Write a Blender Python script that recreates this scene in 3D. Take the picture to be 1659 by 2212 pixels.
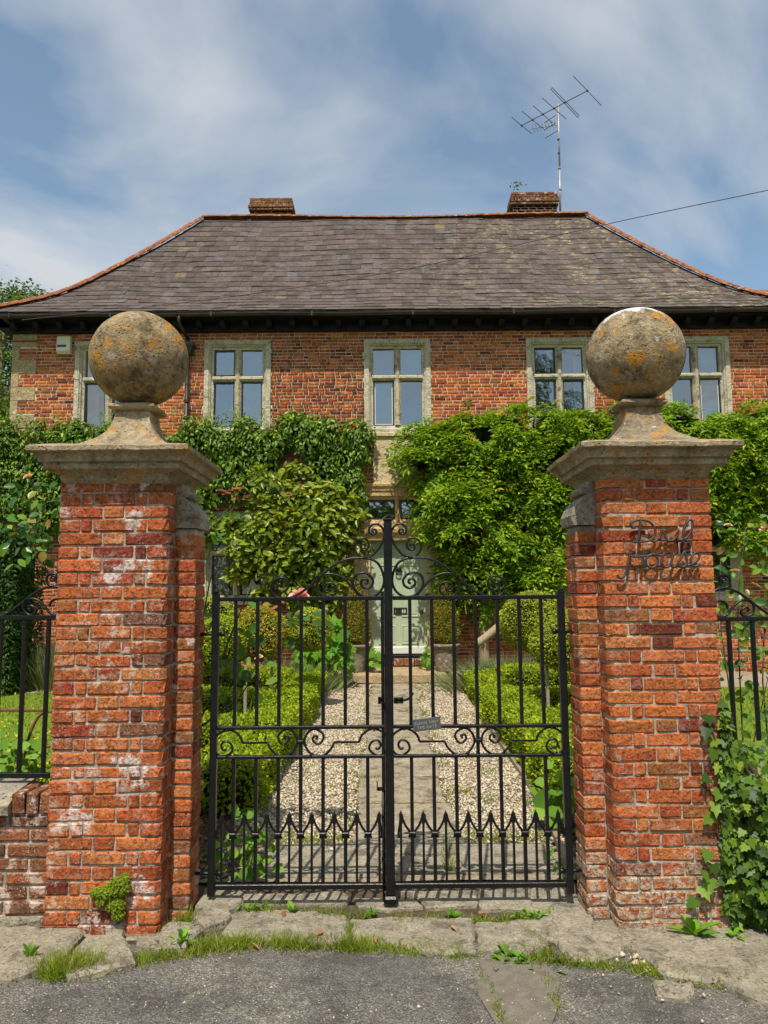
import bpy, math
import numpy as np
from mathutils import Matrix, Vector, Quaternion

for _o in list(bpy.data.objects):
    bpy.data.objects.remove(_o)
scene = bpy.context.scene
COL = scene.collection
rng = np.random.default_rng(11)
R = math.radians

# ------------------------------------------------------------------ camera
PITCH, ROLL = R(6.1), R(-0.45)
cam_data = bpy.data.cameras.new('camera')
cam = bpy.data.objects.new('camera', cam_data)
COL.objects.link(cam)
_f = Vector((0, math.cos(PITCH), math.sin(PITCH)))
_r0 = Vector((1, 0, 0))
_u0 = _r0.cross(_f)
_r = _r0 * math.cos(ROLL) + _u0 * math.sin(ROLL)
_u = _u0 * math.cos(ROLL) - _r0 * math.sin(ROLL)
cam.matrix_world = Matrix(((_r.x, _u.x, -_f.x, 0), (_r.y, _u.y, -_f.y, 0), (_r.z, _u.z, -_f.z, 1.6), (0, 0, 0, 1)))
cam_data.sensor_width = 36
cam_data.lens = 36 * 1600 / 2212
cam_data.clip_start = 0.05
cam_data.clip_end = 2000
scene.camera = cam

# ------------------------------------------------------------------ sky, sun, exposure
SUN_EL, SUN_AZ = R(60), R(190)
world = bpy.data.worlds.new('World')
scene.world = world
world.use_nodes = True
wt = world.node_tree
for _n in list(wt.nodes):
    wt.nodes.remove(_n)
w_out = wt.nodes.new('ShaderNodeOutputWorld')
w_bg = wt.nodes.new('ShaderNodeBackground')
w_bg.inputs['Strength'].default_value = 0.135
sky = wt.nodes.new('ShaderNodeTexSky')
sky.sky_type = 'NISHITA'
sky.sun_disc = False
sky.sun_elevation = SUN_EL
sky.sun_rotation = SUN_AZ
sky.altitude = 50
sky.air_density = 1.0
sky.dust_density = 0.9
sky.ozone_density = 0.6
w_tc = wt.nodes.new('ShaderNodeTexCoord')
w_sep = wt.nodes.new('ShaderNodeSeparateXYZ')
wt.links.new(w_tc.outputs['Generated'], w_sep.inputs[0])


def _wmath(op, a, b=None):
    n = wt.nodes.new('ShaderNodeMath')
    n.operation = op
    for i, v in enumerate((a, b)):
        if v is None:
            continue
        if isinstance(v, (int, float)):
            n.inputs[i].default_value = v
        else:
            wt.links.new(v, n.inputs[i])
    return n.outputs[0]


_den = _wmath('ADD', _wmath('MAXIMUM', w_sep.outputs[2], 0.0), 0.22)
_cx = _wmath('DIVIDE', w_sep.outputs[0], _den)
_cy = _wmath('DIVIDE', w_sep.outputs[1], _den)
w_cmb = wt.nodes.new('ShaderNodeCombineXYZ')
wt.links.new(_wmath('ADD', _wmath('MULTIPLY', _cx, 0.85), _wmath('MULTIPLY', _cy, 0.15)), w_cmb.inputs[0])
wt.links.new(_wmath('SUBTRACT', _wmath('MULTIPLY', _cy, 1.1), _wmath('MULTIPLY', _cx, 0.40)), w_cmb.inputs[1])
w_cmb.inputs[2].default_value = 10.3
w_n1 = wt.nodes.new('ShaderNodeTexNoise')
w_n1.inputs['Scale'].default_value = 1.25
w_n1.inputs['Detail'].default_value = 7
w_n1.inputs['Roughness'].default_value = 0.5
w_n1.inputs['Distortion'].default_value = 0.55
wt.links.new(w_cmb.outputs[0], w_n1.inputs['Vector'])
w_ramp = wt.nodes.new('ShaderNodeValToRGB')
w_ramp.color_ramp.elements[0].position = 0.41
w_ramp.color_ramp.elements[0].color = (0.08, 0.08, 0.08, 1)
w_ramp.color_ramp.elements[1].position = 0.62
w_ramp.color_ramp.elements[1].color = (0.95, 0.95, 0.95, 1)
wt.links.new(w_n1.outputs['Fac'], w_ramp.inputs[0])
w_mix = wt.nodes.new('ShaderNodeMixRGB')
w_mix.inputs[2].default_value = (4.0, 4.2, 4.45, 1)
wt.links.new(w_ramp.outputs[0], w_mix.inputs[0])
w_hue = wt.nodes.new('ShaderNodeMixRGB')
w_hue.blend_type = 'MULTIPLY'
w_hue.inputs[0].default_value = 1.0
w_hue.inputs[2].default_value = (0.90, 1.0, 0.93, 1)
wt.links.new(sky.outputs[0], w_hue.inputs[1])
wt.links.new(w_hue.outputs[0], w_mix.inputs[1])
wt.links.new(w_mix.outputs[0], w_bg.inputs['Color'])
wt.links.new(w_bg.outputs[0], w_out.inputs[0])

sun_data = bpy.data.lights.new('sun', 'SUN')
sun_data.energy = 4.2
sun_data.angle = R(0.53)
sun_data.color = (1.0, 0.945, 0.86)
sun = bpy.data.objects.new('sun', sun_data)
COL.objects.link(sun)
_to_sun = Vector((math.sin(SUN_AZ) * math.cos(SUN_EL), math.cos(SUN_AZ) * math.cos(SUN_EL), math.sin(SUN_EL)))
sun.rotation_euler = (-_to_sun).to_track_quat('-Z', 'Y').to_euler()
sun.location = _to_sun * 60

scene.view_settings.view_transform = 'Standard'
scene.view_settings.look = 'None'
scene.view_settings.exposure = 0.30
scene.view_settings.gamma = 1.0
scene.render.engine = 'CYCLES'
scene.cycles.use_adaptive_sampling = True
scene.cycles.adaptive_threshold = 0.025
scene.cycles.max_bounces = 6
scene.cycles.diffuse_bounces = 3
scene.cycles.glossy_bounces = 3
scene.cycles.transmission_bounces = 3
scene.cycles.transparent_max_bounces = 6
scene.cycles.caustics_reflective = False
scene.cycles.caustics_refractive = False

# ------------------------------------------------------------------ node helpers
class NB:
    def __init__(self, name):
        self.mat = bpy.data.materials.new(name)
        self.mat.use_nodes = True
        self.t = self.mat.node_tree
        for n in list(self.t.nodes):
            self.t.nodes.remove(n)
        self.out = self.t.nodes.new('ShaderNodeOutputMaterial')
        self.geo = self.t.nodes.new('ShaderNodeNewGeometry')
        self._obj = None
        self._rnd = None

    def set(self, sock, v):
        if v is None:
            return
        if isinstance(v, bpy.types.NodeSocket):
            self.t.links.new(v, sock)
        elif isinstance(v, (tuple, list)) and len(v) == 3 and sock.type == 'RGBA':
            sock.default_value = (*v, 1)
        else:
            sock.default_value = v

    @property
    def pos(self):
        return self.geo.outputs['Position']

    def rnd(self):
        if self._rnd is None:
            oi = self.t.nodes.new('ShaderNodeObjectInfo')
            s = self.math('ADD', oi.outputs['Random'], self.geo.outputs['Random Per Island'])
            self._rnd = self.math('FRACT', s)
        return self._rnd

    def math(self, op, a, b=None, clamp=False):
        n = self.t.nodes.new('ShaderNodeMath')
        n.operation = op
        n.use_clamp = clamp
        self.set(n.inputs[0], a)
        self.set(n.inputs[1], b)
        return n.outputs[0]

    def mapping(self, vec=None, scale=(1, 1, 1), loc=(0, 0, 0), rot=(0, 0, 0)):
        n = self.t.nodes.new('ShaderNodeMapping')
        n.inputs['Scale'].default_value = scale
        n.inputs['Location'].default_value = loc
        n.inputs['Rotation'].default_value = rot
        self.set(n.inputs[0], vec if vec is not None else self.pos)
        return n.outputs[0]

    def noise(self, scale, detail=4, rough=0.55, vec=None, dist=0.0):
        n = self.t.nodes.new('ShaderNodeTexNoise')
        self.set(n.inputs['Vector'], vec if vec is not None else self.pos)
        n.inputs['Scale'].default_value = scale
        n.inputs['Detail'].default_value = detail
        n.inputs['Roughness'].default_value = rough
        n.inputs['Distortion'].default_value = dist
        return n.outputs['Fac']

    def voronoi(self, scale, vec=None, feature='F1', rand=1.0):
        n = self.t.nodes.new('ShaderNodeTexVoronoi')
        n.feature = feature
        self.set(n.inputs['Vector'], vec if vec is not None else self.pos)
        n.inputs['Scale'].default_value = scale
        n.inputs['Randomness'].default_value = rand
        return n

    def ramp(self, fac, stops, interp='LINEAR'):
        n = self.t.nodes.new('ShaderNodeValToRGB')
        cr = n.color_ramp
        cr.interpolation = interp
        while len(cr.elements) < len(stops):
            cr.elements.new(0.5)
        for e, (p, c) in zip(cr.elements, stops):
            e.position = p
            if isinstance(c, (int, float)):
                c = (c, c, c)
            e.color = (*c, 1)
        self.set(n.inputs[0], fac)
        return n.outputs[0]

    def mix(self, fac, a, b, mode='MIX'):
        n = self.t.nodes.new('ShaderNodeMixRGB')
        n.blend_type = mode
        self.set(n.inputs[0], fac)
        self.set(n.inputs[1], a)
        self.set(n.inputs[2], b)
        return n.outputs[0]

    def bump(self, height, strength=0.4, dist=0.01):
        n = self.t.nodes.new('ShaderNodeBump')
        n.inputs['Strength'].default_value = strength
        n.inputs['Distance'].default_value = dist
        self.set(n.inputs['Height'], height)
        return n.outputs[0]

    def sep(self, vec=None):
        n = self.t.nodes.new('ShaderNodeSeparateXYZ')
        self.set(n.inputs[0], vec if vec is not None else self.pos)
        return n.outputs

    def bsdf(self, color, rough=0.7, normal=None, spec=0.5, metallic=0.0):
        n = self.t.nodes.new('ShaderNodeBsdfPrincipled')
        self.set(n.inputs['Base Color'], color)
        self.set(n.inputs['Roughness'], rough)
        self.set(n.inputs['Normal'], normal)
        n.inputs['Specular IOR Level'].default_value = spec
        n.inputs['Metallic'].default_value = metallic
        return n.outputs[0]

    def done(self, shader):
        self.t.links.new(shader, self.out.inputs[0])
        return self.mat


def thr(b, v, lo, hi):
    """smooth threshold of a 0..1 socket"""
    return b.ramp(v, [(lo, 0.0), (hi, 1.0)])


MATS = {}


def m_brick(name, ramp, white=0.5, yellow=0.3, grime=0.4, fine=1.0, seed=0.0, base_lichen=0.0):
    b = NB(name)
    p = b.mapping(loc=(seed, seed * 1.7, seed * 0.6))
    col = b.ramp(b.rnd(), ramp)
    col = b.mix(1.0, col, b.ramp(b.math('FRACT', b.math('MULTIPLY', b.rnd(), 7.31)), [(0.0, 0.72), (0.5, 1.0), (1.0, 1.18)]), 'MULTIPLY')
    n1 = b.noise(38 * fine, 5, 0.65, p)
    col = b.mix(1.0, col, b.ramp(n1, [(0.3, 0.5), (0.47, 0.98), (0.72, 1.25)]), 'MULTIPLY')
    n2 = b.noise(11 * fine, 4, 0.6, p)
    pit = b.ramp(b.noise(85 * fine, 4, 0.7, p), [(0.34, 0.35), (0.44, 1.0)])
    col = b.mix(0.8, col, pit, 'MULTIPLY')
    col = b.mix(thr(b, n2, 0.56, 0.7), col, b.mix(0.5, col, (0.11, 0.04, 0.022)))
    if grime:
        g = b.math('MULTIPLY', thr(b, b.noise(5 * fine, 6, 0.7, p), 0.55, 0.72), grime)
        col = b.mix(g, col, (0.06, 0.05, 0.04))
    big = thr(b, b.noise(2.3, 3, 0.6, p), 0.40, 0.58)
    if base_lichen:
        z = b.sep()[2]
        zz = b.math('MULTIPLY', b.ramp(b.math('MULTIPLY', z, 1.6), [(0.0, 1.0), (0.75, 0.0)]), base_lichen)
        big2 = b.math('ADD', big, zz, True)
    else:
        big2 = big
    wl = b.math('MULTIPLY', thr(b, b.noise(13 * fine, 7, 0.72, p), 0.53, 0.60), big2)
    col = b.mix(b.math('MULTIPLY', wl, white), col, (0.56, 0.43, 0.34))
    if white > 0.6:
        pw = b.math('MULTIPLY', thr(b, b.noise(4.6, 6, 0.62, b.mapping(p, loc=(2, 6, 1))), 0.60, 0.64), thr(b, b.noise(34, 5, 0.75, p), 0.42, 0.50))
        col = b.mix(b.math('MULTIPLY', pw, 0.85), col, (0.64, 0.56, 0.50))
    sp = b.voronoi(75 * fine, p).outputs['Distance']
    spm = b.math('MULTIPLY', b.ramp(sp, [(0.16, 1.0), (0.26, 0.0)]), thr(b, b.noise(6, 3, 0.5, p), 0.5, 0.62))
    col = b.mix(b.math('MULTIPLY', spm, white * 0.8), col, (0.62, 0.55, 0.5))
    yl = b.math('MULTIPLY', thr(b, b.noise(36 * fine, 7, 0.75, b.mapping(p, loc=(4, 2, 9))), 0.55, 0.62), b.math('ADD', thr(b, b.noise(1.9, 2, 0.5, b.mapping(p, loc=(7, 1, 3))), 0.42, 0.58), zz if base_lichen else 0.0, True))
    col = b.mix(b.math('MULTIPLY', yl, yellow), col, (0.52, 0.25, 0.035))
    if base_lichen > 0.9:
        bz = b.math('ADD', b.sep()[2], b.math('MULTIPLY', b.math('SUBTRACT', b.noise(3.5, 4, 0.6, p), 0.5), 0.5))
        crust = b.math('MULTIPLY', b.ramp(bz, [(0.20, 1.0), (0.36, 0.0)]), thr(b, b.noise(26, 7, 0.75, p), 0.43, 0.52))
        col = b.mix(b.math('MULTIPLY', crust, 0.85), col, b.ramp(b.noise(40, 5, 0.7, b.mapping(p, loc=(1, 1, 4))), [(0.38, (0.13, 0.10, 0.07)), (0.47, (0.40, 0.34, 0.26)), (0.54, (0.58, 0.50, 0.40)), (0.6, (0.50, 0.25, 0.05))]))
    h = b.math('ADD', b.math('MULTIPLY', n1, 0.8), b.math('MULTIPLY', n2, 0.7))
    h = b.math('ADD', h, b.math('MULTIPLY', pit, 0.5))
    return b.done(b.bsdf(col, 0.88, b.bump(h, 0.95, 0.016 / fine), 0.2))


PIER_RAMP = [(0.0, (0.17, 0.042, 0.028)), (0.05, (0.30, 0.055, 0.025)), (0.13, (0.39, 0.088, 0.030)), (0.42, (0.455, 0.119, 0.036)),
             (0.72, (0.49, 0.142, 0.042)), (0.9, (0.50, 0.172, 0.055)), (0.97, (0.40, 0.15, 0.05)), (1.0, (0.20, 0.09, 0.055))]
HOUSE_RAMP = [(0.0, (0.11, 0.04, 0.028)), (0.05, (0.24, 0.052, 0.024)), (0.14, (0.37, 0.080, 0.026)), (0.45, (0.48, 0.130, 0.032)),
              (0.75, (0.56, 0.175, 0.042)), (0.93, (0.50, 0.17, 0.05)), (1.0, (0.24, 0.1, 0.06))]
MATS['pier_brick'] = m_brick('pier brick', PIER_RAMP, 0.75, 0.45, 0.45)
MATS['pier_brick_right'] = m_brick('pier brick lichened', PIER_RAMP, 0.45, 0.6, 0.45, seed=3.1, base_lichen=1.0)
MATS['wall_brick'] = m_brick('garden wall brick', [(0, (0.12, 0.055, 0.03)), (0.4, (0.22, 0.085, 0.04)), (0.8, (0.34, 0.11, 0.04)), (1, (0.22, 0.11, 0.055))], 1.0, 0.7, 1.0, seed=6.0, base_lichen=0.5)
MATS['house_brick'] = m_brick('house brick', HOUSE_RAMP, 0.25, 0.12, 0.15, fine=0.7, seed=9.0)
MATS['chimney_brick'] = m_brick('chimney brick', [(0, (0.10, 0.05, 0.03)), (0.5, (0.2, 0.08, 0.04)), (1, (0.26, 0.12, 0.05))], 0.8, 1.0, 0.7, fine=0.6, seed=2.0, base_lichen=0.0)


def m_mortar(name, c1, c2, scale=30, bump=0.8):
    b = NB(name)
    n = b.noise(scale, 6, 0.7)
    col = b.ramp(n, [(0.3, c1), (0.65, c2)])
    n2 = b.noise(6, 4, 0.6)
    col = b.mix(thr(b, n2, 0.5, 0.7), col, b.mix(0.55, col, (0.10, 0.085, 0.06)))
    return b.done(b.bsdf(col, 0.95, b.bump(b.noise(scale * 3, 4, 0.7), bump, 0.01), 0.15))


MATS['mortar'] = m_mortar('pier mortar', (0.17, 0.14, 0.10), (0.62, 0.54, 0.43))
MATS['house_mortar'] = m_mortar('house mortar', (0.52, 0.42, 0.29), (0.74, 0.62, 0.46), 14, 0.4)
MATS['concrete'] = m_mortar('render coat', (0.20, 0.17, 0.13), (0.38, 0.34, 0.27), 10, 0.5)


def m_stone(name, c_dark, c_light, orange=0.6, white=0.2, dark=0.4, seed=0.0, white_top=None, scale=1.0):
    b = NB(name)
    p = b.mapping(loc=(seed, seed * 0.7, -seed))
    n = b.noise(9 * scale, 6, 0.65, p)
    col = b.ramp(n, [(0.28, c_dark), (0.68, c_light)])
    f = b.noise(55 * scale, 5, 0.7, p)
    col = b.mix(1.0, col, b.ramp(f, [(0.3, 0.6), (0.52, 1.0), (0.7, 1.3)]), 'MULTIPLY')
    dk = b.math('MULTIPLY', thr(b, b.noise(7 * scale, 7, 0.75, b.mapping(p, loc=(3, 3, 3))), 0.52, 0.62), dark)
    col = b.mix(dk, col, (0.045, 0.036, 0.026))
    if white:
        wv = b.math('MULTIPLY', thr(b, b.noise(13 * scale, 6, 0.7, b.mapping(p, loc=(8, 1, 5))), 0.6, 0.66), white)
        col = b.mix(wv, col, (0.66, 0.62, 0.55))
        ring = b.voronoi(9 * scale, b.mapping(p, loc=(2, 9, 4))).outputs['Distance']
        rr = b.ramp(ring, [(0.14, 0.0), (0.19, 1.0), (0.25, 0.9), (0.3, 0.0)])
        rr = b.math('MULTIPLY', rr, thr(b, b.noise(3 * scale, 2, 0.5, p), 0.5, 0.6))
        col = b.mix(b.math('MULTIPLY', rr, white), col, (0.62, 0.60, 0.54))
    if orange:
        wob = b.mix(0.09, p, b.noise(30 * scale, 3, 0.6, p))
        vd = b.voronoi(13 * scale, wob).outputs['Distance']
        oc = b.ramp(vd, [(0.34, 1.0), (0.44, 0.0)])
        oc = b.math('MULTIPLY', oc, thr(b, b.noise(4.2 * scale, 3, 0.6, b.mapping(p, loc=(5, 5, 1))), 0.46, 0.55))
        oc = b.math('MULTIPLY', oc, b.ramp(b.noise(60 * scale, 4, 0.7, p), [(0.34, 0.1), (0.52, 1.0)]))
        col = b.mix(b.math('MULTIPLY', oc, orange, True), col, b.ramp(f, [(0.3, (0.40, 0.155, 0.012)), (0.7, (0.62, 0.30, 0.03))]))
    if white_top is not None:
        z = b.sep()[2]
        zz = b.math('ADD', z, b.math('MULTIPLY', b.math('SUBTRACT', b.noise(9, 5, 0.65, p), 0.5), 0.28))
        wt_ = b.ramp(b.math('SUBTRACT', zz, white_top), [(0.0, 0.0), (0.02, 1.0)])
        col = b.mix(b.math('MULTIPLY', wt_, 0.92), col, (0.72, 0.70, 0.68))
    pt = b.ramp(b.voronoi(46 * scale, p).outputs['Distance'], [(0.12, 0.0), (0.3, 1.0)])
    ptm = b.mix(thr(b, b.noise(12 * scale, 3, 0.6, p), 0.46, 0.56), (1, 1, 1), pt)
    col = b.mix(0.55, col, ptm, 'MULTIPLY')
    h = b.math('ADD', b.math('MULTIPLY', n, 1.2), b.math('ADD', f, b.math('MULTIPLY', ptm, 0.5)))
    return b.done(b.bsdf(col, 0.92, b.bump(h, 0.95, 0.016 / scale), 0.2))


MATS['ball_stone'] = m_stone('ball stone', (0.17, 0.115, 0.055), (0.42, 0.31, 0.165), 1.0, 0.25, 0.7, 0.0)
MATS['ball_stone_right'] = m_stone('ball stone white topped', (0.18, 0.125, 0.065), (0.46, 0.36, 0.21), 1.0, 0.5, 0.75, 5.3, white_top=3.05)
MATS['cap_stone'] = m_stone('cap stone', (0.26, 0.20, 0.12), (0.48, 0.385, 0.24), 0.6, 0.2, 0.4, 2.2)
MATS['pedestal_right'] = m_stone('pedestal stone patched white', (0.2, 0.15, 0.09), (0.38, 0.30, 0.19), 0.8, 0.9, 0.5, 7.7)
MATS['shoulder_stone'] = m_stone('shoulder stone', (0.25, 0.215, 0.165), (0.46, 0.40, 0.31), 0.6, 0.6, 0.5, 1.4)
MATS['window_stone'] = m_stone('window stone', (0.48, 0.425, 0.29), (0.61, 0.55, 0.395), 0.0, 0.25, 0.45, 4.4, scale=0.7)
MATS['window_stone_dark'] = m_stone('mullion stone', (0.38, 0.31, 0.19), (0.60, 0.52, 0.34), 0.0, 0.35, 0.8, 6.4, scale=0.8)
MATS['quoin_stone'] = m_stone('quoin stone', (0.36, 0.27, 0.14), (0.48, 0.37, 0.20), 0.0, 0.9, 0.15, 1.1, scale=0.6)
MATS['door_stone'] = m_stone('door stone', (0.52, 0.34, 0.135), (0.66, 0.47, 0.22), 0.3, 0.1, 0.15, 8.8, scale=0.6)
MATS['panel_stone'] = m_stone('panel stone', (0.58, 0.45, 0.24), (0.70, 0.565, 0.33), 0.1, 0.1, 0.12, 3.8, scale=0.5)
MATS['flag_stone'] = m_stone('path flag stone', (0.26, 0.21, 0.14), (0.45, 0.375, 0.26), 0.1, 0.15, 0.6, 9.1, scale=0.8)
MATS['pave_stone'] = m_stone('paving stone', (0.235, 0.20, 0.142), (0.41, 0.355, 0.255), 0.0, 0.2, 0.55, 12.1, scale=1.2)
MATS['step_stone'] = m_stone('step stone', (0.38, 0.26, 0.13), (0.54, 0.40, 0.23), 0.4, 0.3, 0.2, 13.1, scale=0.8)
MATS['pot_stone'] = m_stone('pot stone', (0.16, 0.12, 0.085), (0.32, 0.26, 0.19), 0.15, 0.7, 0.4, 15.1, scale=1.6)


def m_slate():
    b = NB('slate')
    col = b.ramp(b.rnd(), [(0, (0.080, 0.060, 0.050)), (0.25, (0.100, 0.075, 0.065)), (0.6, (0.120, 0.090, 0.080)), (0.93, (0.140, 0.106, 0.094)), (0.975, (0.11, 0.104, 0.108)), (0.99, (0.14, 0.135, 0.135)), (0.996, (0.20, 0.145, 0.08)), (1.0, (0.17, 0.13, 0.085))])
    n = b.noise(14, 5, 0.65)
    col = b.mix(1.0, col, b.ramp(n, [(0.3, 0.7), (0.55, 1.0), (0.7, 1.2)]), 'MULTIPLY')
    xs = b.sep()
    moss = b.math('MULTIPLY', thr(b, b.noise(4.5, 9, 0.78, b.mapping(scale=(0.7, 1, 1.5))), 0.47, 0.56), 0.85)
    moss = b.math('MULTIPLY', moss, thr(b, b.noise(0.7, 3, 0.6), 0.32, 0.6))
    col = b.mix(moss, col, (0.046, 0.040, 0.030))
    right = b.ramp(b.math('ADD', b.math('MULTIPLY', xs[0], 0.12), 0.45), [(0.4, 0.0), (1.0, 1.0)])
    lich = b.math('MULTIPLY', thr(b, b.noise(9, 8, 0.78, b.mapping(loc=(4, 4, 4), scale=(0.6, 1, 1.3))), 0.535, 0.59), b.math('ADD', b.math('MULTIPLY', right, 0.95), 0.12))
    lich = b.math('MULTIPLY', lich, thr(b, b.noise(1.1, 3, 0.6), 0.35, 0.55))
    col = b.mix(b.math('MULTIPLY', lich, 0.75), col, (0.34, 0.30, 0.14))
    return b.done(b.bsdf(col, 0.8, b.bump(n, 0.4, 0.01), 0.15))


MATS['slate'] = m_slate()


def m_plain(name, c1, c2, rough=0.5, scale=12, bump=0.2, spec=0.5, bscale=None, metallic=0.0):
    b = NB(name)
    n = b.noise(scale, 5, 0.6)
    col = b.ramp(n, [(0.3, c1), (0.7, c2)])
    return b.done(b.bsdf(col, rough, b.bump(b.noise(bscale or scale * 3, 4, 0.6), bump, 0.004), spec, metallic))


MATS['ridge_tile'] = m_stone('ridge tile', (0.20, 0.07, 0.035), (0.38, 0.135, 0.06), 0.6, 0.5, 0.75, 3.0, scale=0.9)
MATS['iron'] = m_plain('black painted iron', (0.004, 0.004, 0.005), (0.010, 0.0095, 0.0105), 0.33, 25, 0.35, 0.35, 90)
MATS['sign_iron'] = m_plain('dark iron', (0.022, 0.019, 0.018), (0.05, 0.043, 0.04), 0.5, 60, 0.4)
MATS['rust'] = m_plain('rusty iron', (0.11, 0.045, 0.025), (0.20, 0.08, 0.04), 0.9, 40, 0.4)
MATS['black_wood'] = m_plain('black painted timber', (0.004, 0.004, 0.006), (0.010, 0.010, 0.014), 0.5, 9, 0.3, 0.25)
MATS['gutter'] = m_plain('black gutter', (0.010, 0.010, 0.012), (0.05, 0.035, 0.03), 0.4, 5, 0.2)
MATS['casement'] = m_plain('casement iron', (0.008, 0.008, 0.010), (0.025, 0.025, 0.03), 0.4, 30, 0.1)
MATS['casement_white'] = m_plain('casement white', (0.6, 0.58, 0.52), (0.72, 0.7, 0.64), 0.5, 30, 0.1)
MATS['door'] = m_plain('sage green paint', (0.40, 0.465, 0.30), (0.44, 0.50, 0.33), 0.35, 4, 0.1, 0.5, 40)
MATS['door_white'] = m_plain('weather board paint', (0.62, 0.62, 0.52), (0.72, 0.72, 0.62), 0.4, 4, 0.1)
MATS['brass'] = m_plain('dull brass', (0.10, 0.06, 0.03), (0.16, 0.10, 0.05), 0.35, 30, 0.1, 0.5, None, 0.6)
MATS['plastic'] = m_plain('cream plastic', (0.66, 0.60, 0.36), (0.72, 0.66, 0.44), 0.45, 3, 0.05)
MATS['blue'] = m_plain('blue stripe', (0.02, 0.03, 0.12), (0.03, 0.04, 0.15), 0.4, 3, 0.05)
MATS['alu'] = m_plain('aluminium', (0.25, 0.24, 0.23), (0.42, 0.41, 0.40), 0.45, 20, 0.1, 0.5, None, 0.4)
MATS['aerial_dark'] = m_plain('weathered aerial', (0.03, 0.027, 0.027), (0.06, 0.05, 0.05), 0.6, 20, 0.1)
MATS['curtain'] = m_plain('curtain cloth', (0.48, 0.45, 0.38), (0.6, 0.57, 0.5), 0.9, 6, 0.1)
MATS['room'] = m_plain('dim room', (0.10, 0.09, 0.08), (0.16, 0.15, 0.13), 0.95, 2, 0.05)
MATS['bark'] = m_plain('bark', (0.12, 0.085, 0.055), (0.26, 0.20, 0.14), 0.9, 30, 0.9)
MATS['pale_bark'] = m_plain('pale stem', (0.24, 0.18, 0.10), (0.36, 0.28, 0.17), 0.9, 30, 0.6)
MATS['rose_stem'] = m_plain('rose stem', (0.05, 0.03, 0.02), (0.11, 0.06, 0.035), 0.7, 40, 0.3)
MATS['vine_stem'] = m_plain('vine stem', (0.22, 0.24, 0.07), (0.34, 0.33, 0.12), 0.7, 40, 0.3)
MATS['soil'] = m_mortar('soil', (0.045, 0.032, 0.02), (0.13, 0.095, 0.06), 22, 1.0)
MATS['timber'] = m_plain('weathered board', (0.20, 0.15, 0.09), (0.33, 0.26, 0.17), 0.9, 18, 0.6)
MATS['shaded_twigs'] = m_plain('inner twigs', (0.012, 0.016, 0.006), (0.03, 0.035, 0.012), 1.0, 30, 0.8, 0.0)  # near-black fill for plant insides; shade between the leaves is in this colour
MATS['sign_board'] = m_plain('slate sign board', (0.045, 0.05, 0.055), (0.085, 0.09, 0.095), 0.7, 60, 0.5)
MATS['sign_paint'] = m_plain('faded gold paint', (0.22, 0.19, 0.12), (0.42, 0.37, 0.25), 0.8, 90, 0.1)
MATS['terracotta_old'] = m_plain('old roof tile', (0.13, 0.07, 0.04), (0.28, 0.15, 0.08), 0.9, 9, 0.5)


def m_leaf(name, stops, rough=0.45, trans=0.25, spec=0.5, patch=None, gain=1.3):
    b = NB(name)
    spec *= 0.45
    rough = min(0.8, rough + 0.08)
    stops = [(p, tuple(min(0.8, v * gain) for v in c)) for p, c in stops]
    col = b.ramp(b.rnd(), stops)
    n = b.noise(2.2, 3, 0.6)
    col = b.mix(1.0, col, b.ramp(n, [(0.3, 0.78), (0.7, 1.2)]), 'MULTIPLY')
    if patch:
        col = b.mix(b.math('MULTIPLY', thr(b, b.noise(patch[0], 2, 0.5), patch[1], patch[1] + 0.08), 0.8), col, patch[2])
    s1 = b.bsdf(col, rough, None, spec)
    t = b.t.nodes.new('ShaderNodeBsdfTranslucent')
    b.set(t.inputs[0], b.mix(1.0, col, (1.5, 1.35, 0.5), 'MULTIPLY'))
    mx = b.t.nodes.new('ShaderNodeMixShader')
    mx.inputs[0].default_value = trans
    b.t.links.new(s1, mx.inputs[1])
    b.t.links.new(t.outputs[0], mx.inputs[2])
    return b.done(mx.outputs[0])


MATS['leaf_climber'] = m_leaf('climber leaf', [(0, (0.022, 0.048, 0.006)), (0.5, (0.050, 0.098, 0.009)), (0.88, (0.105, 0.165, 0.012)), (1, (0.19, 0.22, 0.022))], 0.32, 0.3, 0.6, gain=2.0)
MATS['leaf_wisteria'] = m_leaf('wisteria leaf', [(0, (0.040, 0.090, 0.007)), (0.5, (0.095, 0.175, 0.009)), (0.85, (0.165, 0.245, 0.011)), (0.97, (0.24, 0.28, 0.02)), (1, (0.28, 0.24, 0.03))], 0.5, 0.36, 0.22, gain=1.6)
MATS['leaf_shoot'] = m_leaf('young shoot leaf', [(0, (0.26, 0.30, 0.02)), (0.6, (0.38, 0.34, 0.03)), (1, (0.34, 0.17, 0.04))], 0.5, 0.35)
MATS['leaf_magnolia'] = m_leaf('magnolia leaf', [(0, (0.065, 0.10, 0.008)), (0.45, (0.15, 0.205, 0.011)), (0.9, (0.22, 0.27, 0.014)), (1, (0.28, 0.26, 0.025))], 0.25, 0.25, 0.6, gain=1.1)
MATS['leaf_box'] = m_leaf('box leaf', [(0, (0.065, 0.12, 0.007)), (0.5, (0.155, 0.215, 0.008)), (0.9, (0.25, 0.30, 0.010)), (1, (0.33, 0.33, 0.016))], 0.45, 0.32, 0.3, gain=1.5)
MATS['leaf_box_gold'] = m_leaf('golden box leaf', [(0, (0.10, 0.12, 0.008)), (0.5, (0.22, 0.22, 0.012)), (0.9, (0.36, 0.25, 0.015)), (1, (0.45, 0.22, 0.02))], 0.45, 0.25)
MATS['leaf_box_ball'] = m_leaf('box ball leaf', [(0, (0.09, 0.12, 0.008)), (0.5, (0.20, 0.25, 0.012)), (0.9, (0.30, 0.32, 0.02)), (1, (0.36, 0.32, 0.04))], 0.4, 0.25)
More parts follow.
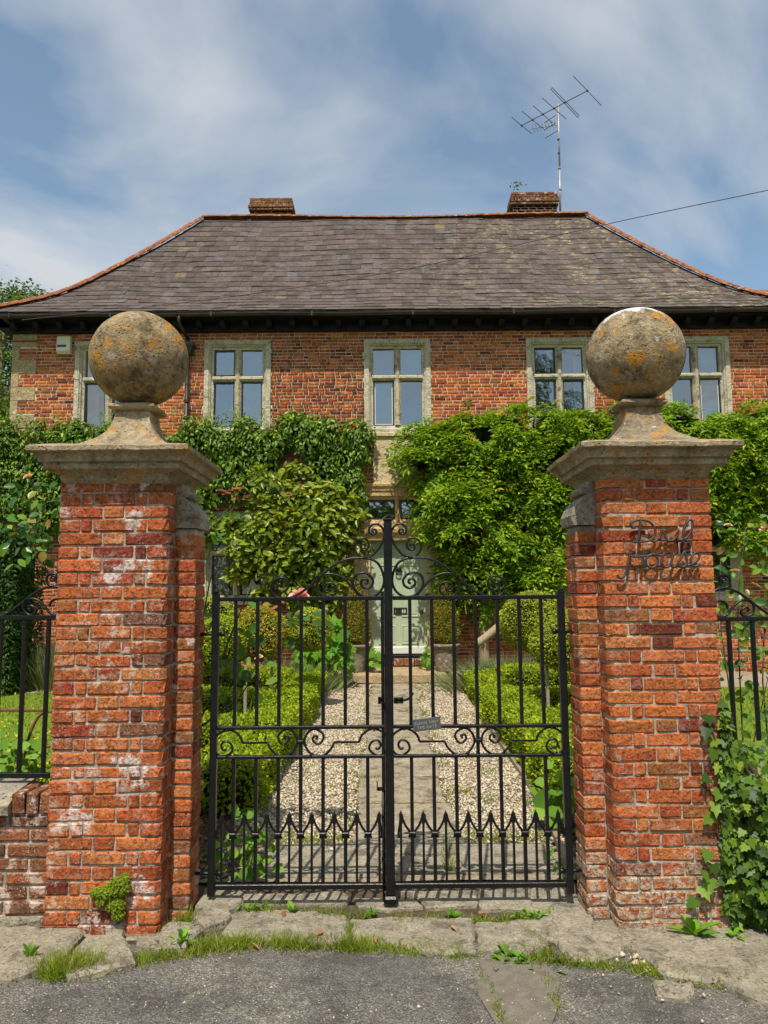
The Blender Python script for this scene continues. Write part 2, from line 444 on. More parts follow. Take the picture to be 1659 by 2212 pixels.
MATS['leaf_yew'] = m_leaf('yew needle', [(0, (0.012, 0.035, 0.006)), (0.6, (0.03, 0.075, 0.008)), (1, (0.055, 0.11, 0.012))], 0.5, 0.1)
MATS['leaf_conifer'] = m_leaf('cone leaf', [(0, (0.055, 0.06, 0.006)), (0.5, (0.13, 0.13, 0.008)), (0.9, (0.24, 0.18, 0.012)), (1, (0.30, 0.19, 0.02))], 0.5, 0.2)
MATS['leaf_tree'] = m_leaf('tree leaf', [(0, (0.035, 0.065, 0.008)), (0.5, (0.07, 0.12, 0.013)), (1, (0.13, 0.18, 0.025))], 0.5, 0.3)
MATS['leaf_rose'] = m_leaf('rose leaf', [(0, (0.025, 0.07, 0.012)), (0.55, (0.06, 0.14, 0.016)), (0.9, (0.14, 0.23, 0.02)), (1, (0.20, 0.10, 0.03))], 0.25, 0.25, 0.6)
MATS['leaf_rose_red'] = m_leaf('young rose leaf', [(0, (0.10, 0.012, 0.012)), (0.6, (0.17, 0.03, 0.02)), (1, (0.26, 0.09, 0.03))], 0.35, 0.25)
MATS['leaf_ivy'] = m_leaf('ivy leaf', [(0, (0.018, 0.042, 0.005)), (0.4, (0.045, 0.095, 0.008)), (0.8, (0.085, 0.15, 0.012)), (0.95, (0.14, 0.21, 0.016)), (1, (0.22, 0.28, 0.025))], 0.36, 0.2, 0.45)
MATS['leaf_lush'] = m_leaf('lush leaf', [(0, (0.06, 0.16, 0.012)), (0.6, (0.12, 0.27, 0.018)), (1, (0.20, 0.34, 0.03))], 0.5, 0.35)
MATS['leaf_mantle'] = m_leaf('mantle leaf', [(0, (0.06, 0.14, 0.012)), (0.6, (0.12, 0.24, 0.02)), (1, (0.17, 0.28, 0.03))], 0.55, 0.3)
MATS['mantle_flower'] = m_leaf('mantle flower', [(0, (0.30, 0.34, 0.02)), (1, (0.46, 0.46, 0.03))], 0.7, 0.3)
MATS['grass'] = m_leaf('grass blade', [(0, (0.07, 0.12, 0.008)), (0.5, (0.14, 0.20, 0.012)), (0.85, (0.22, 0.25, 0.025)), (1, (0.34, 0.27, 0.10))], 0.6, 0.3, 0.3)
MATS['lawn_grass'] = m_leaf('lawn blade', [(0, (0.09, 0.15, 0.010)), (0.5, (0.14, 0.21, 0.014)), (1, (0.22, 0.26, 0.02))], 0.6, 0.3, 0.3)
MATS['grass_grey'] = m_leaf('grey grass', [(0, (0.07, 0.10, 0.03)), (0.5, (0.14, 0.18, 0.06)), (1, (0.28, 0.27, 0.16))], 0.7, 0.3, 0.2)
MATS['moss'] = m_leaf('cushion plant', [(0, (0.08, 0.13, 0.008)), (0.6, (0.16, 0.22, 0.010)), (1, (0.26, 0.28, 0.02))], 0.6, 0.25)
MATS['petal'] = m_leaf('rose petal', [(0, (0.66, 0.18, 0.17)), (0.5, (0.74, 0.28, 0.25)), (1, (0.80, 0.42, 0.36))], 0.5, 0.3)
MATS['petal_red'] = m_leaf('red petal', [(0, (0.55, 0.05, 0.07)), (1, (0.66, 0.13, 0.14))], 0.5, 0.3)
MATS['petal_pale'] = m_leaf('faded petal', [(0, (0.60, 0.36, 0.26)), (1, (0.70, 0.48, 0.36))], 0.5, 0.3)
MATS['dry_leaf'] = m_leaf('dry leaf', [(0, (0.18, 0.07, 0.03)), (0.6, (0.34, 0.15, 0.06)), (1, (0.45, 0.30, 0.18))], 0.7, 0.15)


def m_asphalt():
    b = NB('asphalt')
    v = b.voronoi(150)
    n = b.noise(120, 4, 0.7)
    big = b.noise(1.7, 5, 0.65)
    col = b.ramp(b.noise(34, 6, 0.7), [(0.3, (0.095, 0.087, 0.074)), (0.7, (0.19, 0.173, 0.148))])
    col = b.mix(1.0, col, b.ramp(n, [(0.34, 0.45), (0.5, 1.0), (0.66, 1.9)]), 'MULTIPLY')
    sp = b.voronoi(48)
    spm = b.math('MULTIPLY', b.ramp(sp.outputs['Distance'], [(0.15, 1.0), (0.24, 0.0)]), thr(b, b.noise(9, 3, 0.6), 0.42, 0.6))
    col = b.mix(spm, col, (0.42, 0.38, 0.32))
    col = b.mix(b.math('MULTIPLY', thr(b, big, 0.44, 0.62), 0.7), col, b.mix(1.0, col, (1.7, 1.62, 1.5), 'MULTIPLY'))
    st_ = thr(b, b.noise(3.1, 6, 0.7, b.mapping(loc=(3, 7, 0))), 0.5, 0.6)
    col = b.mix(b.math('MULTIPLY', st_, 0.45), col, (0.05, 0.043, 0.034))
    ck = b.voronoi(0.8, b.mix(0.12, b.pos, b.noise(5, 4, 0.6)), 'DISTANCE_TO_EDGE').outputs['Distance']
    col = b.mix(b.math('MULTIPLY', b.ramp(ck, [(0.001, 1.0), (0.004, 0.0)]), 0.35), col, (0.035, 0.03, 0.024))
    h = b.math('ADD', b.math('MULTIPLY', v.outputs['Distance'], -0.8), b.noise(70, 4, 0.7))
    return b.done(b.bsdf(col, 0.85, b.bump(h, 0.9, 0.012), 0.35))


MATS['asphalt'] = m_asphalt()


def m_tarpatch(name, c1, c2):
    b = NB(name)
    n = b.noise(20, 6, 0.7)
    col = b.ramp(n, [(0.3, c1), (0.7, c2)])
    f = b.noise(190, 3, 0.6)
    col = b.mix(1.0, col, b.ramp(f, [(0.3, 0.7), (0.5, 1.0), (0.7, 1.3)]), 'MULTIPLY')
    return b.done(b.bsdf(col, 0.9, b.bump(b.math('ADD', n, f), 0.5, 0.008), 0.2))


MATS['cement_strip'] = m_tarpatch('cement strip', (0.13, 0.112, 0.084), (0.215, 0.185, 0.14))
MATS['lawn_ground'] = m_tarpatch('lawn soil', (0.10, 0.15, 0.012), (0.18, 0.24, 0.02))
MATS['gravel_bed'] = m_mortar('gravel bed', (0.20, 0.155, 0.10), (0.46, 0.38, 0.26), 45, 1.0)
MATS['ground'] = m_mortar('open ground', (0.10, 0.12, 0.05), (0.18, 0.17, 0.09), 3, 0.5)


def m_gravel():
    b = NB('gravel stone')
    col = b.ramp(b.rnd(), [(0, (0.14, 0.105, 0.065)), (0.2, (0.36, 0.285, 0.19)), (0.55, (0.52, 0.435, 0.30)), (0.85, (0.64, 0.555, 0.41)), (1, (0.38, 0.25, 0.14))])
    return b.done(b.bsdf(col, 0.85, None, 0.3))


MATS['gravel'] = m_gravel()


def m_bark_chip():
    b = NB('bark chip')
    col = b.ramp(b.rnd(), [(0, (0.05, 0.03, 0.02)), (0.6, (0.13, 0.08, 0.05)), (1, (0.26, 0.17, 0.10))])
    return b.done(b.bsdf(col, 0.9, None, 0.2))


MATS['bark_chip'] = m_bark_chip()


def m_glass():
    b = NB('window glass')
    g = b.t.nodes.new('ShaderNodeBsdfGlossy')
    g.inputs['Roughness'].default_value = 0.02
    g.inputs['Color'].default_value = (0.90, 0.92, 0.92, 1)
    b.set(g.inputs['Normal'], b.bump(b.noise(2.6, 3, 0.5), 0.12, 0.06))
    tr = b.t.nodes.new('ShaderNodeBsdfTransparent')
    tr.inputs[0].default_value = (0.82, 0.86, 0.84, 1)
    fr = b.t.nodes.new('ShaderNodeFresnel')
    fr.inputs[0].default_value = 1.5
    fac = b.math('ADD', b.math('MULTIPLY', fr.outputs[0], 2.2), 0.22, True)
    mx = b.t.nodes.new('ShaderNodeMixShader')
    b.set(mx.inputs[0], fac)
    b.t.links.new(tr.outputs[0], mx.inputs[1])
    b.t.links.new(g.outputs[0], mx.inputs[2])
    return b.done(mx.outputs[0])


MATS['glass'] = m_glass()

# ------------------------------------------------------------------ traced outlines (metres, x and z)
CREST_MAIN = [(-0.552,1.635),(-0.562,1.642),(-0.574,1.63),(-0.569,1.612),(-0.546,1.602),(-0.521,1.615),(-0.515,1.645),(-0.533,1.671),(-0.563,1.676),(-0.596,1.655),(-0.608,1.616),(-0.589,1.583),(-0.549,1.566),(-0.502,1.57),(-0.449,1.595),(-0.396,1.634),(-0.343,1.68),(-0.29,1.726),(-0.236,1.759),(-0.176,1.776),(-0.102,1.777),(-0.052,1.762),(-0.022,1.729),(-0.003,1.669),(-0.011,1.619),(-0.038,1.585),(-0.078,1.568),(-0.123,1.578),(-0.158,1.61),(-0.169,1.65),(-0.155,1.685),(-0.117,1.699),(-0.083,1.687),(-0.062,1.659),(-0.068,1.63),(-0.093,1.615),(-0.118,1.625),(-0.127,1.647),(-0.113,1.665),(-0.095,1.661),(-0.09,1.647),(-0.103,1.638)]
CREST_MID = [(-0.133,1.576),(-0.163,1.612),(-0.203,1.656),(-0.236,1.679),(-0.276,1.692),(-0.316,1.692),(-0.35,1.67),(-0.363,1.634),(-0.353,1.597),(-0.323,1.571),(-0.29,1.572),(-0.26,1.593),(-0.26,1.626),(-0.283,1.645),(-0.313,1.639),(-0.326,1.614),(-0.313,1.597),(-0.293,1.603),(-0.296,1.617)]
CREST_TOP = [(-0.107,1.84),(-0.101,1.849),(-0.109,1.854),(-0.123,1.845),(-0.124,1.827),(-0.107,1.819),(-0.087,1.832),(-0.083,1.857),(-0.097,1.879),(-0.119,1.883),(-0.147,1.87),(-0.159,1.84),(-0.152,1.81),(-0.13,1.787),(-0.097,1.779),(-0.062,1.794),(-0.026,1.834),(-0.006,1.874),(0.001,1.909),(-0.011,1.94),(-0.033,1.958),(-0.058,1.959),(-0.079,1.94),(-0.08,1.917),(-0.061,1.903),(-0.044,1.912),(-0.045,1.928),(-0.059,1.932),(-0.064,1.921),(-0.055,1.917)]
BAND = [(-0.833,0.786),(-0.849,0.78),(-0.861,0.802),(-0.846,0.824),(-0.817,0.818),(-0.802,0.792),(-0.81,0.767),(-0.848,0.747),(-0.881,0.761),(-0.905,0.806),(-0.883,0.856),(-0.831,0.884),(-0.792,0.874),(-0.762,0.849),(-0.749,0.816)]
BAND_STEP = [(-0.749,0.816),(-0.618,0.817)]
BAND2 = [(-0.618,0.817),(-0.602,0.784),(-0.563,0.749),(-0.524,0.747),(-0.485,0.771),(-0.463,0.815),(-0.475,0.859),(-0.511,0.884),(-0.55,0.869),(-0.563,0.844),(-0.55,0.815),(-0.53,0.808),(-0.506,0.828),(-0.514,0.85),(-0.531,0.844),(-0.524,0.831)]
RAIL_MAIN = [(-2.103,1.494),(-2.053,1.487),(-2.009,1.49),(-1.971,1.507),(-1.928,1.539),(-1.895,1.565),(-1.861,1.592),(-1.823,1.618),(-1.784,1.634),(-1.745,1.637),(-1.71,1.63),(-1.675,1.605)]
RAIL_LOW = [(-1.866,1.519),(-1.876,1.523),(-1.871,1.536),(-1.854,1.536),(-1.836,1.518),(-1.84,1.499),(-1.867,1.49),(-1.896,1.509),(-1.904,1.538),(-1.892,1.565),(-1.861,1.576),(-1.826,1.567),(-1.795,1.54),(-1.764,1.503),(-1.729,1.489),(-1.691,1.503),(-1.682,1.537),(-1.703,1.566),(-1.733,1.572),(-1.759,1.557),(-1.766,1.532)]
RAIL_TOP = [(-1.757,1.684),(-1.742,1.679),(-1.74,1.691),(-1.757,1.691),(-1.764,1.677),(-1.749,1.669),(-1.732,1.679),(-1.735,1.699),(-1.758,1.706),(-1.782,1.694),(-1.786,1.67),(-1.77,1.645),(-1.745,1.637)]
WORD1 = [[(1.245,1.914),(1.248,1.906),(1.236,1.903),(1.227,1.917),(1.232,1.93),(1.254,1.94),(1.279,1.941),(1.31,1.937),(1.334,1.918),(1.346,1.89),(1.34,1.862),(1.321,1.842),(1.293,1.835),(1.259,1.833),(1.231,1.835)],[(1.276,1.939),(1.269,1.894),(1.259,1.835)],[(1.38,1.893),(1.373,1.871),(1.369,1.853),(1.372,1.842),(1.382,1.839),(1.395,1.841)],[(1.324,1.838),(1.339,1.834),(1.355,1.845),(1.369,1.857)],[(1.457,1.889),(1.438,1.899),(1.416,1.896),(1.398,1.879),(1.394,1.859),(1.404,1.84),(1.422,1.837),(1.441,1.846),(1.451,1.864),(1.457,1.889)],[(1.461,1.895),(1.454,1.861),(1.454,1.844),(1.466,1.84),(1.481,1.844)],[(1.481,1.844),(1.5,1.852),(1.524,1.885),(1.535,1.923),(1.529,1.938),(1.514,1.938),(1.499,1.917),(1.486,1.883),(1.482,1.855),(1.49,1.841),(1.509,1.837),(1.527,1.841)]]
WORD2 = [[(1.221,1.803),(1.213,1.761),(1.202,1.719),(1.192,1.682),(1.181,1.664),(1.165,1.655),(1.152,1.664),(1.154,1.671)],[(1.285,1.802),(1.279,1.758),(1.27,1.707)],[(1.216,1.763),(1.246,1.76),(1.277,1.762),(1.308,1.764),(1.324,1.771),(1.345,1.77),(1.363,1.765),(1.384,1.768)],[(1.324,1.77),(1.302,1.758),(1.291,1.736),(1.297,1.718),(1.315,1.705),(1.336,1.71),(1.351,1.73),(1.351,1.751),(1.336,1.767),(1.324,1.77)],[(1.387,1.777),(1.377,1.757),(1.37,1.733),(1.373,1.714),(1.388,1.706),(1.404,1.711),(1.415,1.726)],[(1.433,1.775),(1.423,1.747),(1.417,1.723),(1.421,1.709),(1.435,1.711),(1.448,1.726)],[(1.448,1.726),(1.464,1.747),(1.486,1.785),(1.488,1.768),(1.496,1.741),(1.492,1.719),(1.474,1.707),(1.458,1.713),(1.46,1.726)],[(1.495,1.713),(1.521,1.721),(1.55,1.743),(1.559,1.768),(1.546,1.779),(1.527,1.765),(1.514,1.741),(1.518,1.719),(1.533,1.71),(1.552,1.716),(1.563,1.723)]]
SLABS = [[(-1.991,3.585),(-1.913,3.678),(-1.833,3.693),(-1.723,3.711),(-1.422,3.661),(-1.405,3.637),(-1.426,3.402),(-1.447,3.375),(-1.51,3.297),(-1.564,3.247),(-1.674,3.261),(-1.842,3.328)],[(-1.385,3.613),(-1.305,3.62),(-1.321,3.684),(-1.233,3.682),(-1.168,3.526),(-1.087,3.39),(-1.148,3.343),(-1.246,3.306),(-1.336,3.256),(-1.41,3.381)],[(-2.145,3.851),(-1.917,3.856),(-1.781,3.863),(-1.678,3.773),(-1.737,3.724),(-1.839,3.706),(-2.046,3.68)],[(-1.049,3.584),(-1.057,3.745),(-0.897,3.751),(-0.857,3.676),(-0.918,3.522),(-1.012,3.509)],[(-0.965,3.795),(-0.97,4.045),(-0.749,4.031),(-0.737,3.973),(-0.774,3.88),(-0.755,3.826),(-0.865,3.709)],[(-1.158,3.633),(-1.056,3.585),(-1.019,3.509),(-1.139,3.556)],[(-0.754,3.898),(-0.651,3.924),(-0.461,3.92),(-0.199,3.861),(-0.19,3.816),(-0.192,3.57),(-0.421,3.582),(-0.599,3.623),(-0.736,3.658),(-0.783,3.707)],[(-0.179,3.825),(0.016,3.851),(0.41,3.805),(0.412,3.575),(0.394,3.486),(0.171,3.46),(0.049,3.551),(-0.165,3.585)],[(0.422,3.762),(0.629,3.801),(0.774,3.802),(0.731,3.539),(0.667,3.466),(0.573,3.483),(0.414,3.507)],[(0.839,3.958),(0.976,3.937),(0.965,3.685),(1.068,3.675),(1.081,3.556),(1.023,3.461),(0.907,3.392),(0.803,3.408),(0.766,3.539),(0.799,3.798)],[(1.069,3.519),(1.167,3.578),(1.337,3.559),(1.648,3.616),(1.829,3.551),(1.537,3.016),(1.408,3.118),(1.347,3.215),(1.133,3.256),(1.124,3.416)],[(1.091,3.238),(1.259,3.204),(1.195,3.11),(1.13,3.1),(1.074,3.147)]]
THRESHOLD = [[(-0.956,4.122),(-0.224,4.154),(-0.187,4.077),(-0.215,3.991),(-0.505,4.015),(-0.745,4.01),(-0.911,4.032)],[(-0.171,4.077),(0.138,4.047),(0.174,3.955),(0.008,3.931),(-0.151,3.98)],[(0.059,4.153),(0.475,4.155),(0.453,3.969),(0.197,3.946),(0.156,4.071)],[(0.492,4.155),(0.767,4.16),(0.726,3.908),(0.47,3.922)]]

# ------------------------------------------------------------------ object helpers
WLOC = {}


def link(name, data, parent=None, mat=None, world=True):
    """one object; with world=True its mesh is in world coordinates even under a parent that has been moved"""
    o = bpy.data.objects.new(name, data)
    COL.objects.link(o)
    if mat is not None and data is not None and hasattr(data, 'materials') and len(data.materials) == 0:
        data.materials.append(MATS[mat] if isinstance(mat, str) else mat)
    if parent is not None:
        o.parent = parent
        if world:
            o.matrix_parent_inverse = Matrix.Translation(-Vector(WLOC.get(parent.name, (0, 0, 0))))
    WLOC[o.name] = (0, 0, 0)
    return o


def thing(name, label, cat, loc=(0, 0, 0), group=None):
    o = bpy.data.objects.new(name, None)
    COL.objects.link(o)
    o.empty_display_size = 0.1
    o.location = loc
    WLOC[o.name] = tuple(loc)
    o['label'] = label
    o['category'] = cat
    if group:
        o['group'] = group
    return o


def tag(o, label, cat, group=None):
    o['label'] = label
    o['category'] = cat
    if group:
        o['group'] = group
    return o


def struct(o, kind='structure'):
    o['kind'] = kind
    return o


def mesh_np(name, V, F, smooth=False):
    """V (n,3) float, F (m,k) int, all faces with k corners"""
    V = np.ascontiguousarray(V, dtype=np.float32)
    F = np.ascontiguousarray(F, dtype=np.int32)
    m = bpy.data.meshes.new(name)
    k = F.shape[1]
    m.vertices.add(len(V))
    m.vertices.foreach_set('co', V.ravel())
    m.loops.add(F.size)
    m.loops.foreach_set('vertex_index', F.ravel())
    m.polygons.add(len(F))
    m.polygons.foreach_set('loop_start', np.arange(0, F.size, k, dtype=np.int32))
    m.polygons.foreach_set('loop_total', np.full(len(F), k, dtype=np.int32))
    if smooth:
        m.polygons.foreach_set('use_smooth', np.ones(len(F), dtype=bool))
    m.update(calc_edges=True)
    return m


def crom(pts, n=6, closed=False):
    P = [np.array(p, float) for p in pts]
    if len(P) < 3:
        return P
    out = []
    N = len(P)
    for i in range(N - 1):
        p0 = P[i - 1] if i > 0 else 2 * P[0] - P[1]
        p1, p2 = P[i], P[i + 1]
        p3 = P[i + 2] if i + 2 < N else 2 * P[-1] - P[-2]
        for j in range(n):
            t = j / n
            out.append(0.5 * ((2 * p1) + (-p0 + p2) * t + (2 * p0 - 5 * p1 + 4 * p2 - p3) * t * t + (-p0 + 3 * p1 - 3 * p2 + p3) * t ** 3))
    out.append(P[-1])
    return out


class MB:
    def __init__(self):
        self.v, self.f = [], []

    def add(self, V, F):
        b = len(self.v)
        self.v.extend([tuple(map(float, p)) for p in V])
        self.f.extend([tuple(int(i) + b for i in f) for f in F])
        return self

    def box(self, x0, x1, y0, y1, z0, z1, bev=0.0):
        if x0 > x1: x0, x1 = x1, x0
        if bev <= 0:
            V = [(x, y, z) for z in (z0, z1) for y in (y0, y1) for x in (x0, x1)]
            F = [(0, 2, 3, 1), (4, 5, 7, 6), (0, 1, 5, 4), (2, 6, 7, 3), (0, 4, 6, 2), (1, 3, 7, 5)]
            return self.add(V, F)
        V, F = chamfer_box((x1 - x0), (y1 - y0), (z1 - z0), bev)
        V = V + np.array([(x0 + x1) / 2, (y0 + y1) / 2, (z0 + z1) / 2])
        return self.add(V, F)

    def tube(self, pts, r, seg=6, cap=True, flat=None, r_end=None):
        P = [np.array(p, float) for p in pts]
        n = len(P)
        V, F = [], []
        up = np.array([0.0, 1.0, 0.0])
        nrm = None
        for i in range(n):
            t = P[min(i + 1, n - 1)] - P[max(i - 1, 0)]
            t = t / (np.linalg.norm(t) + 1e-9)
            if nrm is None:
                a = up if abs(t @ up) < 0.9 else np.array([1.0, 0, 0])
                nrm = a - t * (a @ t)
            else:
                nrm = nrm - t * (nrm @ t)
            nrm = nrm / (np.linalg.norm(nrm) + 1e-9)
            bi = np.cross(t, nrm)
            rr = r if r_end is None else r + (r_end - r) * i / max(n - 1, 1)
            for k in range(seg):
                a = 2 * math.pi * (k + 0.5) / seg
                V.append(P[i] + rr * (math.cos(a) * nrm * (flat or 1.0) + math.sin(a) * bi))
        for i in range(n - 1):
            for k in range(seg):
                k2 = (k + 1) % seg
                F.append((i * seg + k, i * seg + k2, (i + 1) * seg + k2, (i + 1) * seg + k))
        if cap:
            F.append(tuple(range(seg))[::-1])
            F.append(tuple((n - 1) * seg + k for k in range(seg)))
        return self.add(V, F)

    def lathe(self, prof, cx, cy, seg=32, square=False):
        """prof list of (r, z)"""
        V, F = [], []
        for r, z in prof:
            for k in range(seg):
                a = 2 * math.pi * k / seg
                V.append((cx + r * math.cos(a), cy + r * math.sin(a), z))
        for i in range(len(prof) - 1):
            for k in range(seg):
                k2 = (k + 1) % seg
                F.append((i * seg + k, i * seg + k2, (i + 1) * seg + k2, (i + 1) * seg + k))
        F.append(tuple(range(seg))[::-1])
        F.append(tuple((len(prof) - 1) * seg + k for k in range(seg)))
        return self.add(V, F)

    def rect_sweep(self, prof, x0, x1, y0, y1, nx=1):
        """horizontal moulding: prof list of (outset, z) swept round a rectangle, nx cuts per side"""
        V, F = [], []
        per = 0
        for o, z in prof:
            ring = []
            a, b_, c, d = (x0 - o, y0 - o), (x1 + o, y0 - o), (x1 + o, y1 + o), (x0 - o, y1 + o)
            for p, q in ((a, b_), (b_, c), (c, d), (d, a)):
                for j in range(nx):
                    t = j / nx
                    ring.append((p[0] + (q[0] - p[0]) * t, p[1] + (q[1] - p[1]) * t, z))
            per = len(ring)
            V += ring
        for i in range(len(prof) - 1):
            for k in range(per):
                k2 = (k + 1) % per
                F.append((i * per + k, i * per + k2, (i + 1) * per + k2, (i + 1) * per + k))
        F.append(tuple(range(per))[::-1])
        F.append(tuple((len(prof) - 1) * per + k for k in range(per)))
        return self.add(V, F)

    def frame(self, x0, x1, z0, z1, prof):
        """upright picture-frame: prof list of (inset, y)"""
        V, F = [], []
        for i_, y in prof:
            V += [(x0 + i_, y, z0 + i_), (x1 - i_, y, z0 + i_), (x1 - i_, y, z1 - i_), (x0 + i_, y, z1 - i_)]
        for i in range(len(prof) - 1):
            for k in range(4):
                k2 = (k + 1) % 4
                F.append((i * 4 + k, i * 4 + k2, (i + 1) * 4 + k2, (i + 1) * 4 + k))
        return self.add(V, F)

    def mesh(self, name, smooth=False):
        m = bpy.data.meshes.new(name)
        m.from_pydata(self.v, [], self.f)
        if smooth:
            m.polygons.foreach_set('use_smooth', [True] * len(m.polygons))
        m.update()
        return m

    def build(self, name, mat, parent=None, smooth=False, world=True):
        return link(name, self.mesh(name, smooth), parent, mat, world)


def chamfer_box(w, d, h, c, jit=0.0, r=None):
    """24-vertex chamfered box centred on the origin"""
    V = []
    idx = {}
    for sx in (-1, 1):
        for sy in (-1, 1):
            for sz in (-1, 1):
                cx, cy, cz = sx * w / 2, sy * d / 2, sz * h / 2
                for ax in range(3):
                    p = [cx - sx * c, cy - sy * c, cz - sz * c]
                    p[ax] = (cx, cy, cz)[ax]
                    idx[(sx, sy, sz, ax)] = len(V)
                    V.append(p)
    V = np.array(V)
    if jit:
        V = V + r.normal(0, jit, V.shape)
    F = []
    g = idx
    for ax in range(3):
        o1, o2 = [a for a in range(3) if a != ax]
        for s in (-1, 1):
            q = []
            for a, b in ((-1, -1), (1, -1), (1, 1), (-1, 1)):
                k = [0, 0, 0]
                k[ax], k[o1], k[o2] = s, a, b
                q.append(g[(*k, ax)])
            F.append(q if (s > 0) == (ax != 1) else q[::-1])
        for a in (-1, 1):
            for b in (-1, 1):
                k1 = [0, 0, 0]; k1[o1], k1[o2] = a, b
                k1[ax] = -1; A = tuple(k1)
                k1[ax] = 1; B = tuple(k1)
                q = [g[(*A, o1)], g[(*B, o1)], g[(*B, o2)], g[(*A, o2)]]
                F.append(q if (a * b > 0) == (ax != 1) else q[::-1])
    for sx in (-1, 1):
        for sy in (-1, 1):
            for sz in (-1, 1):
                q = [g[(sx, sy, sz, 0)], g[(sx, sy, sz, 1)], g[(sx, sy, sz, 2)]]
                F.append(q if sx * sy * sz > 0 else q[::-1])
    return V, F


def unit(a):
    return a / (np.linalg.norm(a, axis=-1, keepdims=True) + 1e-9)


def sine_noise(P, scale, seed, octaves=3):
    r = np.random.default_rng(seed)
    out = np.zeros(len(P))
    amp = 1.0
    for o in range(octaves):
        for _ in range(4):
            d = r.normal(size=3)
            d /= np.linalg.norm(d)
            out += amp * np.sin((P @ d) * scale * 6.28 + r.uniform(0, 6.28)) / 4
        scale *= 2.1
        amp *= 0.55
    return out


# leaf templates: (along, across, lift) vertices and triangles
def _tpl(kind):
    if kind == 'diamond':
        V = [(0, 0, 0), (.45, .5, .10), (1, 0, -.04), (.45, -.5, .10)]
        F = [(0, 2, 1), (0, 3, 2)]
    elif kind == 'oval':
        V = [(0, 0, 0), (.22, .36, .06), (.55, .5, .08), (.84, .27, .02), (1, 0, -.08), (.84, -.27, .02), (.55, -.5, .08), (.22, -.36, .06), (.5, 0, -.01)]
        F = [(8, 1, 0), (8, 2, 1), (8, 3, 2), (8, 4, 3), (8, 5, 4), (8, 6, 5), (8, 7, 6), (8, 0, 7)]
    elif kind == 'ivy':
        o = [(0, 0), (-.10, .30), (.12, .55), (.34, .34), (.58, .42), (.62, .20), (1, 0), (.62, -.20), (.58, -.42), (.34, -.34), (.12, -.55), (-.10, -.30)]
        V = [(a, b, .05 * abs(b) - .12 * a * a) for a, b in o] + [(.32, 0, -.03)]
        F = [(12, (i + 1) % 12, i) for i in range(12)]
    elif kind == 'palm':
        o = [(0, 0), (-.12, .28), (.10, .34), (.02, .62), (.30, .42), (.50, .72), (.55, .28), (1, .08), (1, -.08), (.55, -.28), (.50, -.72), (.30, -.42), (.02, -.62), (.10, -.34), (-.12, -.28)]
        V = [(a, b, -.10 * abs(b) - .12 * a * a) for a, b in o] + [(.3, 0, .03)]
        F = [(15, (i + 1) % 15, i) for i in range(15)]
    elif kind == 'round':
        V = [(.5 + .5 * math.cos(t), .5 * math.sin(t) * (1 + .12 * math.sin(4 * t)), .06 * math.cos(4 * t)) for t in np.linspace(0, 2 * math.pi, 10, endpoint=False)] + [(.45, 0, -.05)]
        F = [(10, i, (i + 1) % 10) for i in range(10)]
    elif kind == 'blade':
        V = [(0, .5, 0), (0, -.5, 0), (.5, .38, .0), (.5, -.38, .0), (1, 0, -.18)]
        F = [(0, 1, 3), (0, 3, 2), (2, 3, 4)]
    elif kind == 'petal':
        V = [(0, .12, 0), (0, -.12, 0), (.5, .45, .14), (.5, -.45, .14), (.9, .40, .02), (.9, -.40, .02), (1.0, 0, -.1), (.5, 0, .0)]
        F = [(0, 1, 7), (0, 7, 2), (1, 3, 7), (2, 7, 4), (3, 5, 7), (4, 7, 6), (5, 6, 7)]
    return np.array(V, float), np.array(F, int)


def leaf_frames(N, A, r, tilt=0.6):
    """unit (axis, across, normal) frames from wanted normals and axes with random tilt"""
    n = unit(N + r.normal(0, tilt, N.shape))
    a = A - n * np.sum(A * n, axis=1, keepdims=True)
    a = unit(a)
    b = np.cross(n, a)
    return a, b, n


def leaf_mesh(name, P, a, b, n, L, W, kind, smooth=False):
    tv, tf = _tpl(kind)
    k = len(tv)
    L = np.broadcast_to(L, (len(P),))[:, None, None]
    W = np.broadcast_to(W, (len(P),))[:, None, None]
    V = P[:, None, :] + a[:, None, :] * (tv[None, :, 0:1] * L) + b[:, None, :] * (tv[None, :, 1:2] * W) + n[:, None, :] * (tv[None, :, 2:3] * L)
    F = tf[None] + (np.arange(len(P)) * k)[:, None, None]
    return mesh_np(name, V.reshape(-1, 3), F.reshape(-1, 3), smooth)


_LEAFBASE = {}


def leaf_objects(parent, P, a, b, n, L, W, kind, mat, name='leaf'):
    """single leaves as parts that share one mesh per shape and material"""
    key = (kind, mat)
    if key not in _LEAFBASE:
        tv, tf = _tpl(kind)
        m = mesh_np(name, tv, tf)
        m.materials.append(MATS[mat])
        _LEAFBASE[key] = m
    L = np.broadcast_to(L, (len(P),))
    W = np.broadcast_to(W, (len(P),))
    inv = Matrix.Translation(-Vector(WLOC.get(parent.name, (0, 0, 0))))
    for i in range(len(P)):
        o = bpy.data.objects.new(name, _LEAFBASE[key])
        COL.objects.link(o)
        o.parent = parent
        o.matrix_parent_inverse = inv
        l, w = float(L[i]), float(W[i])
        o.matrix_basis = Matrix(((a[i, 0] * l, b[i, 0] * w, n[i, 0] * l, P[i, 0]), (a[i, 1] * l, b[i, 1] * w, n[i, 1] * l, P[i, 1]), (a[i, 2] * l, b[i, 2] * w, n[i, 2] * l, P[i, 2]), (0, 0, 0, 1)))


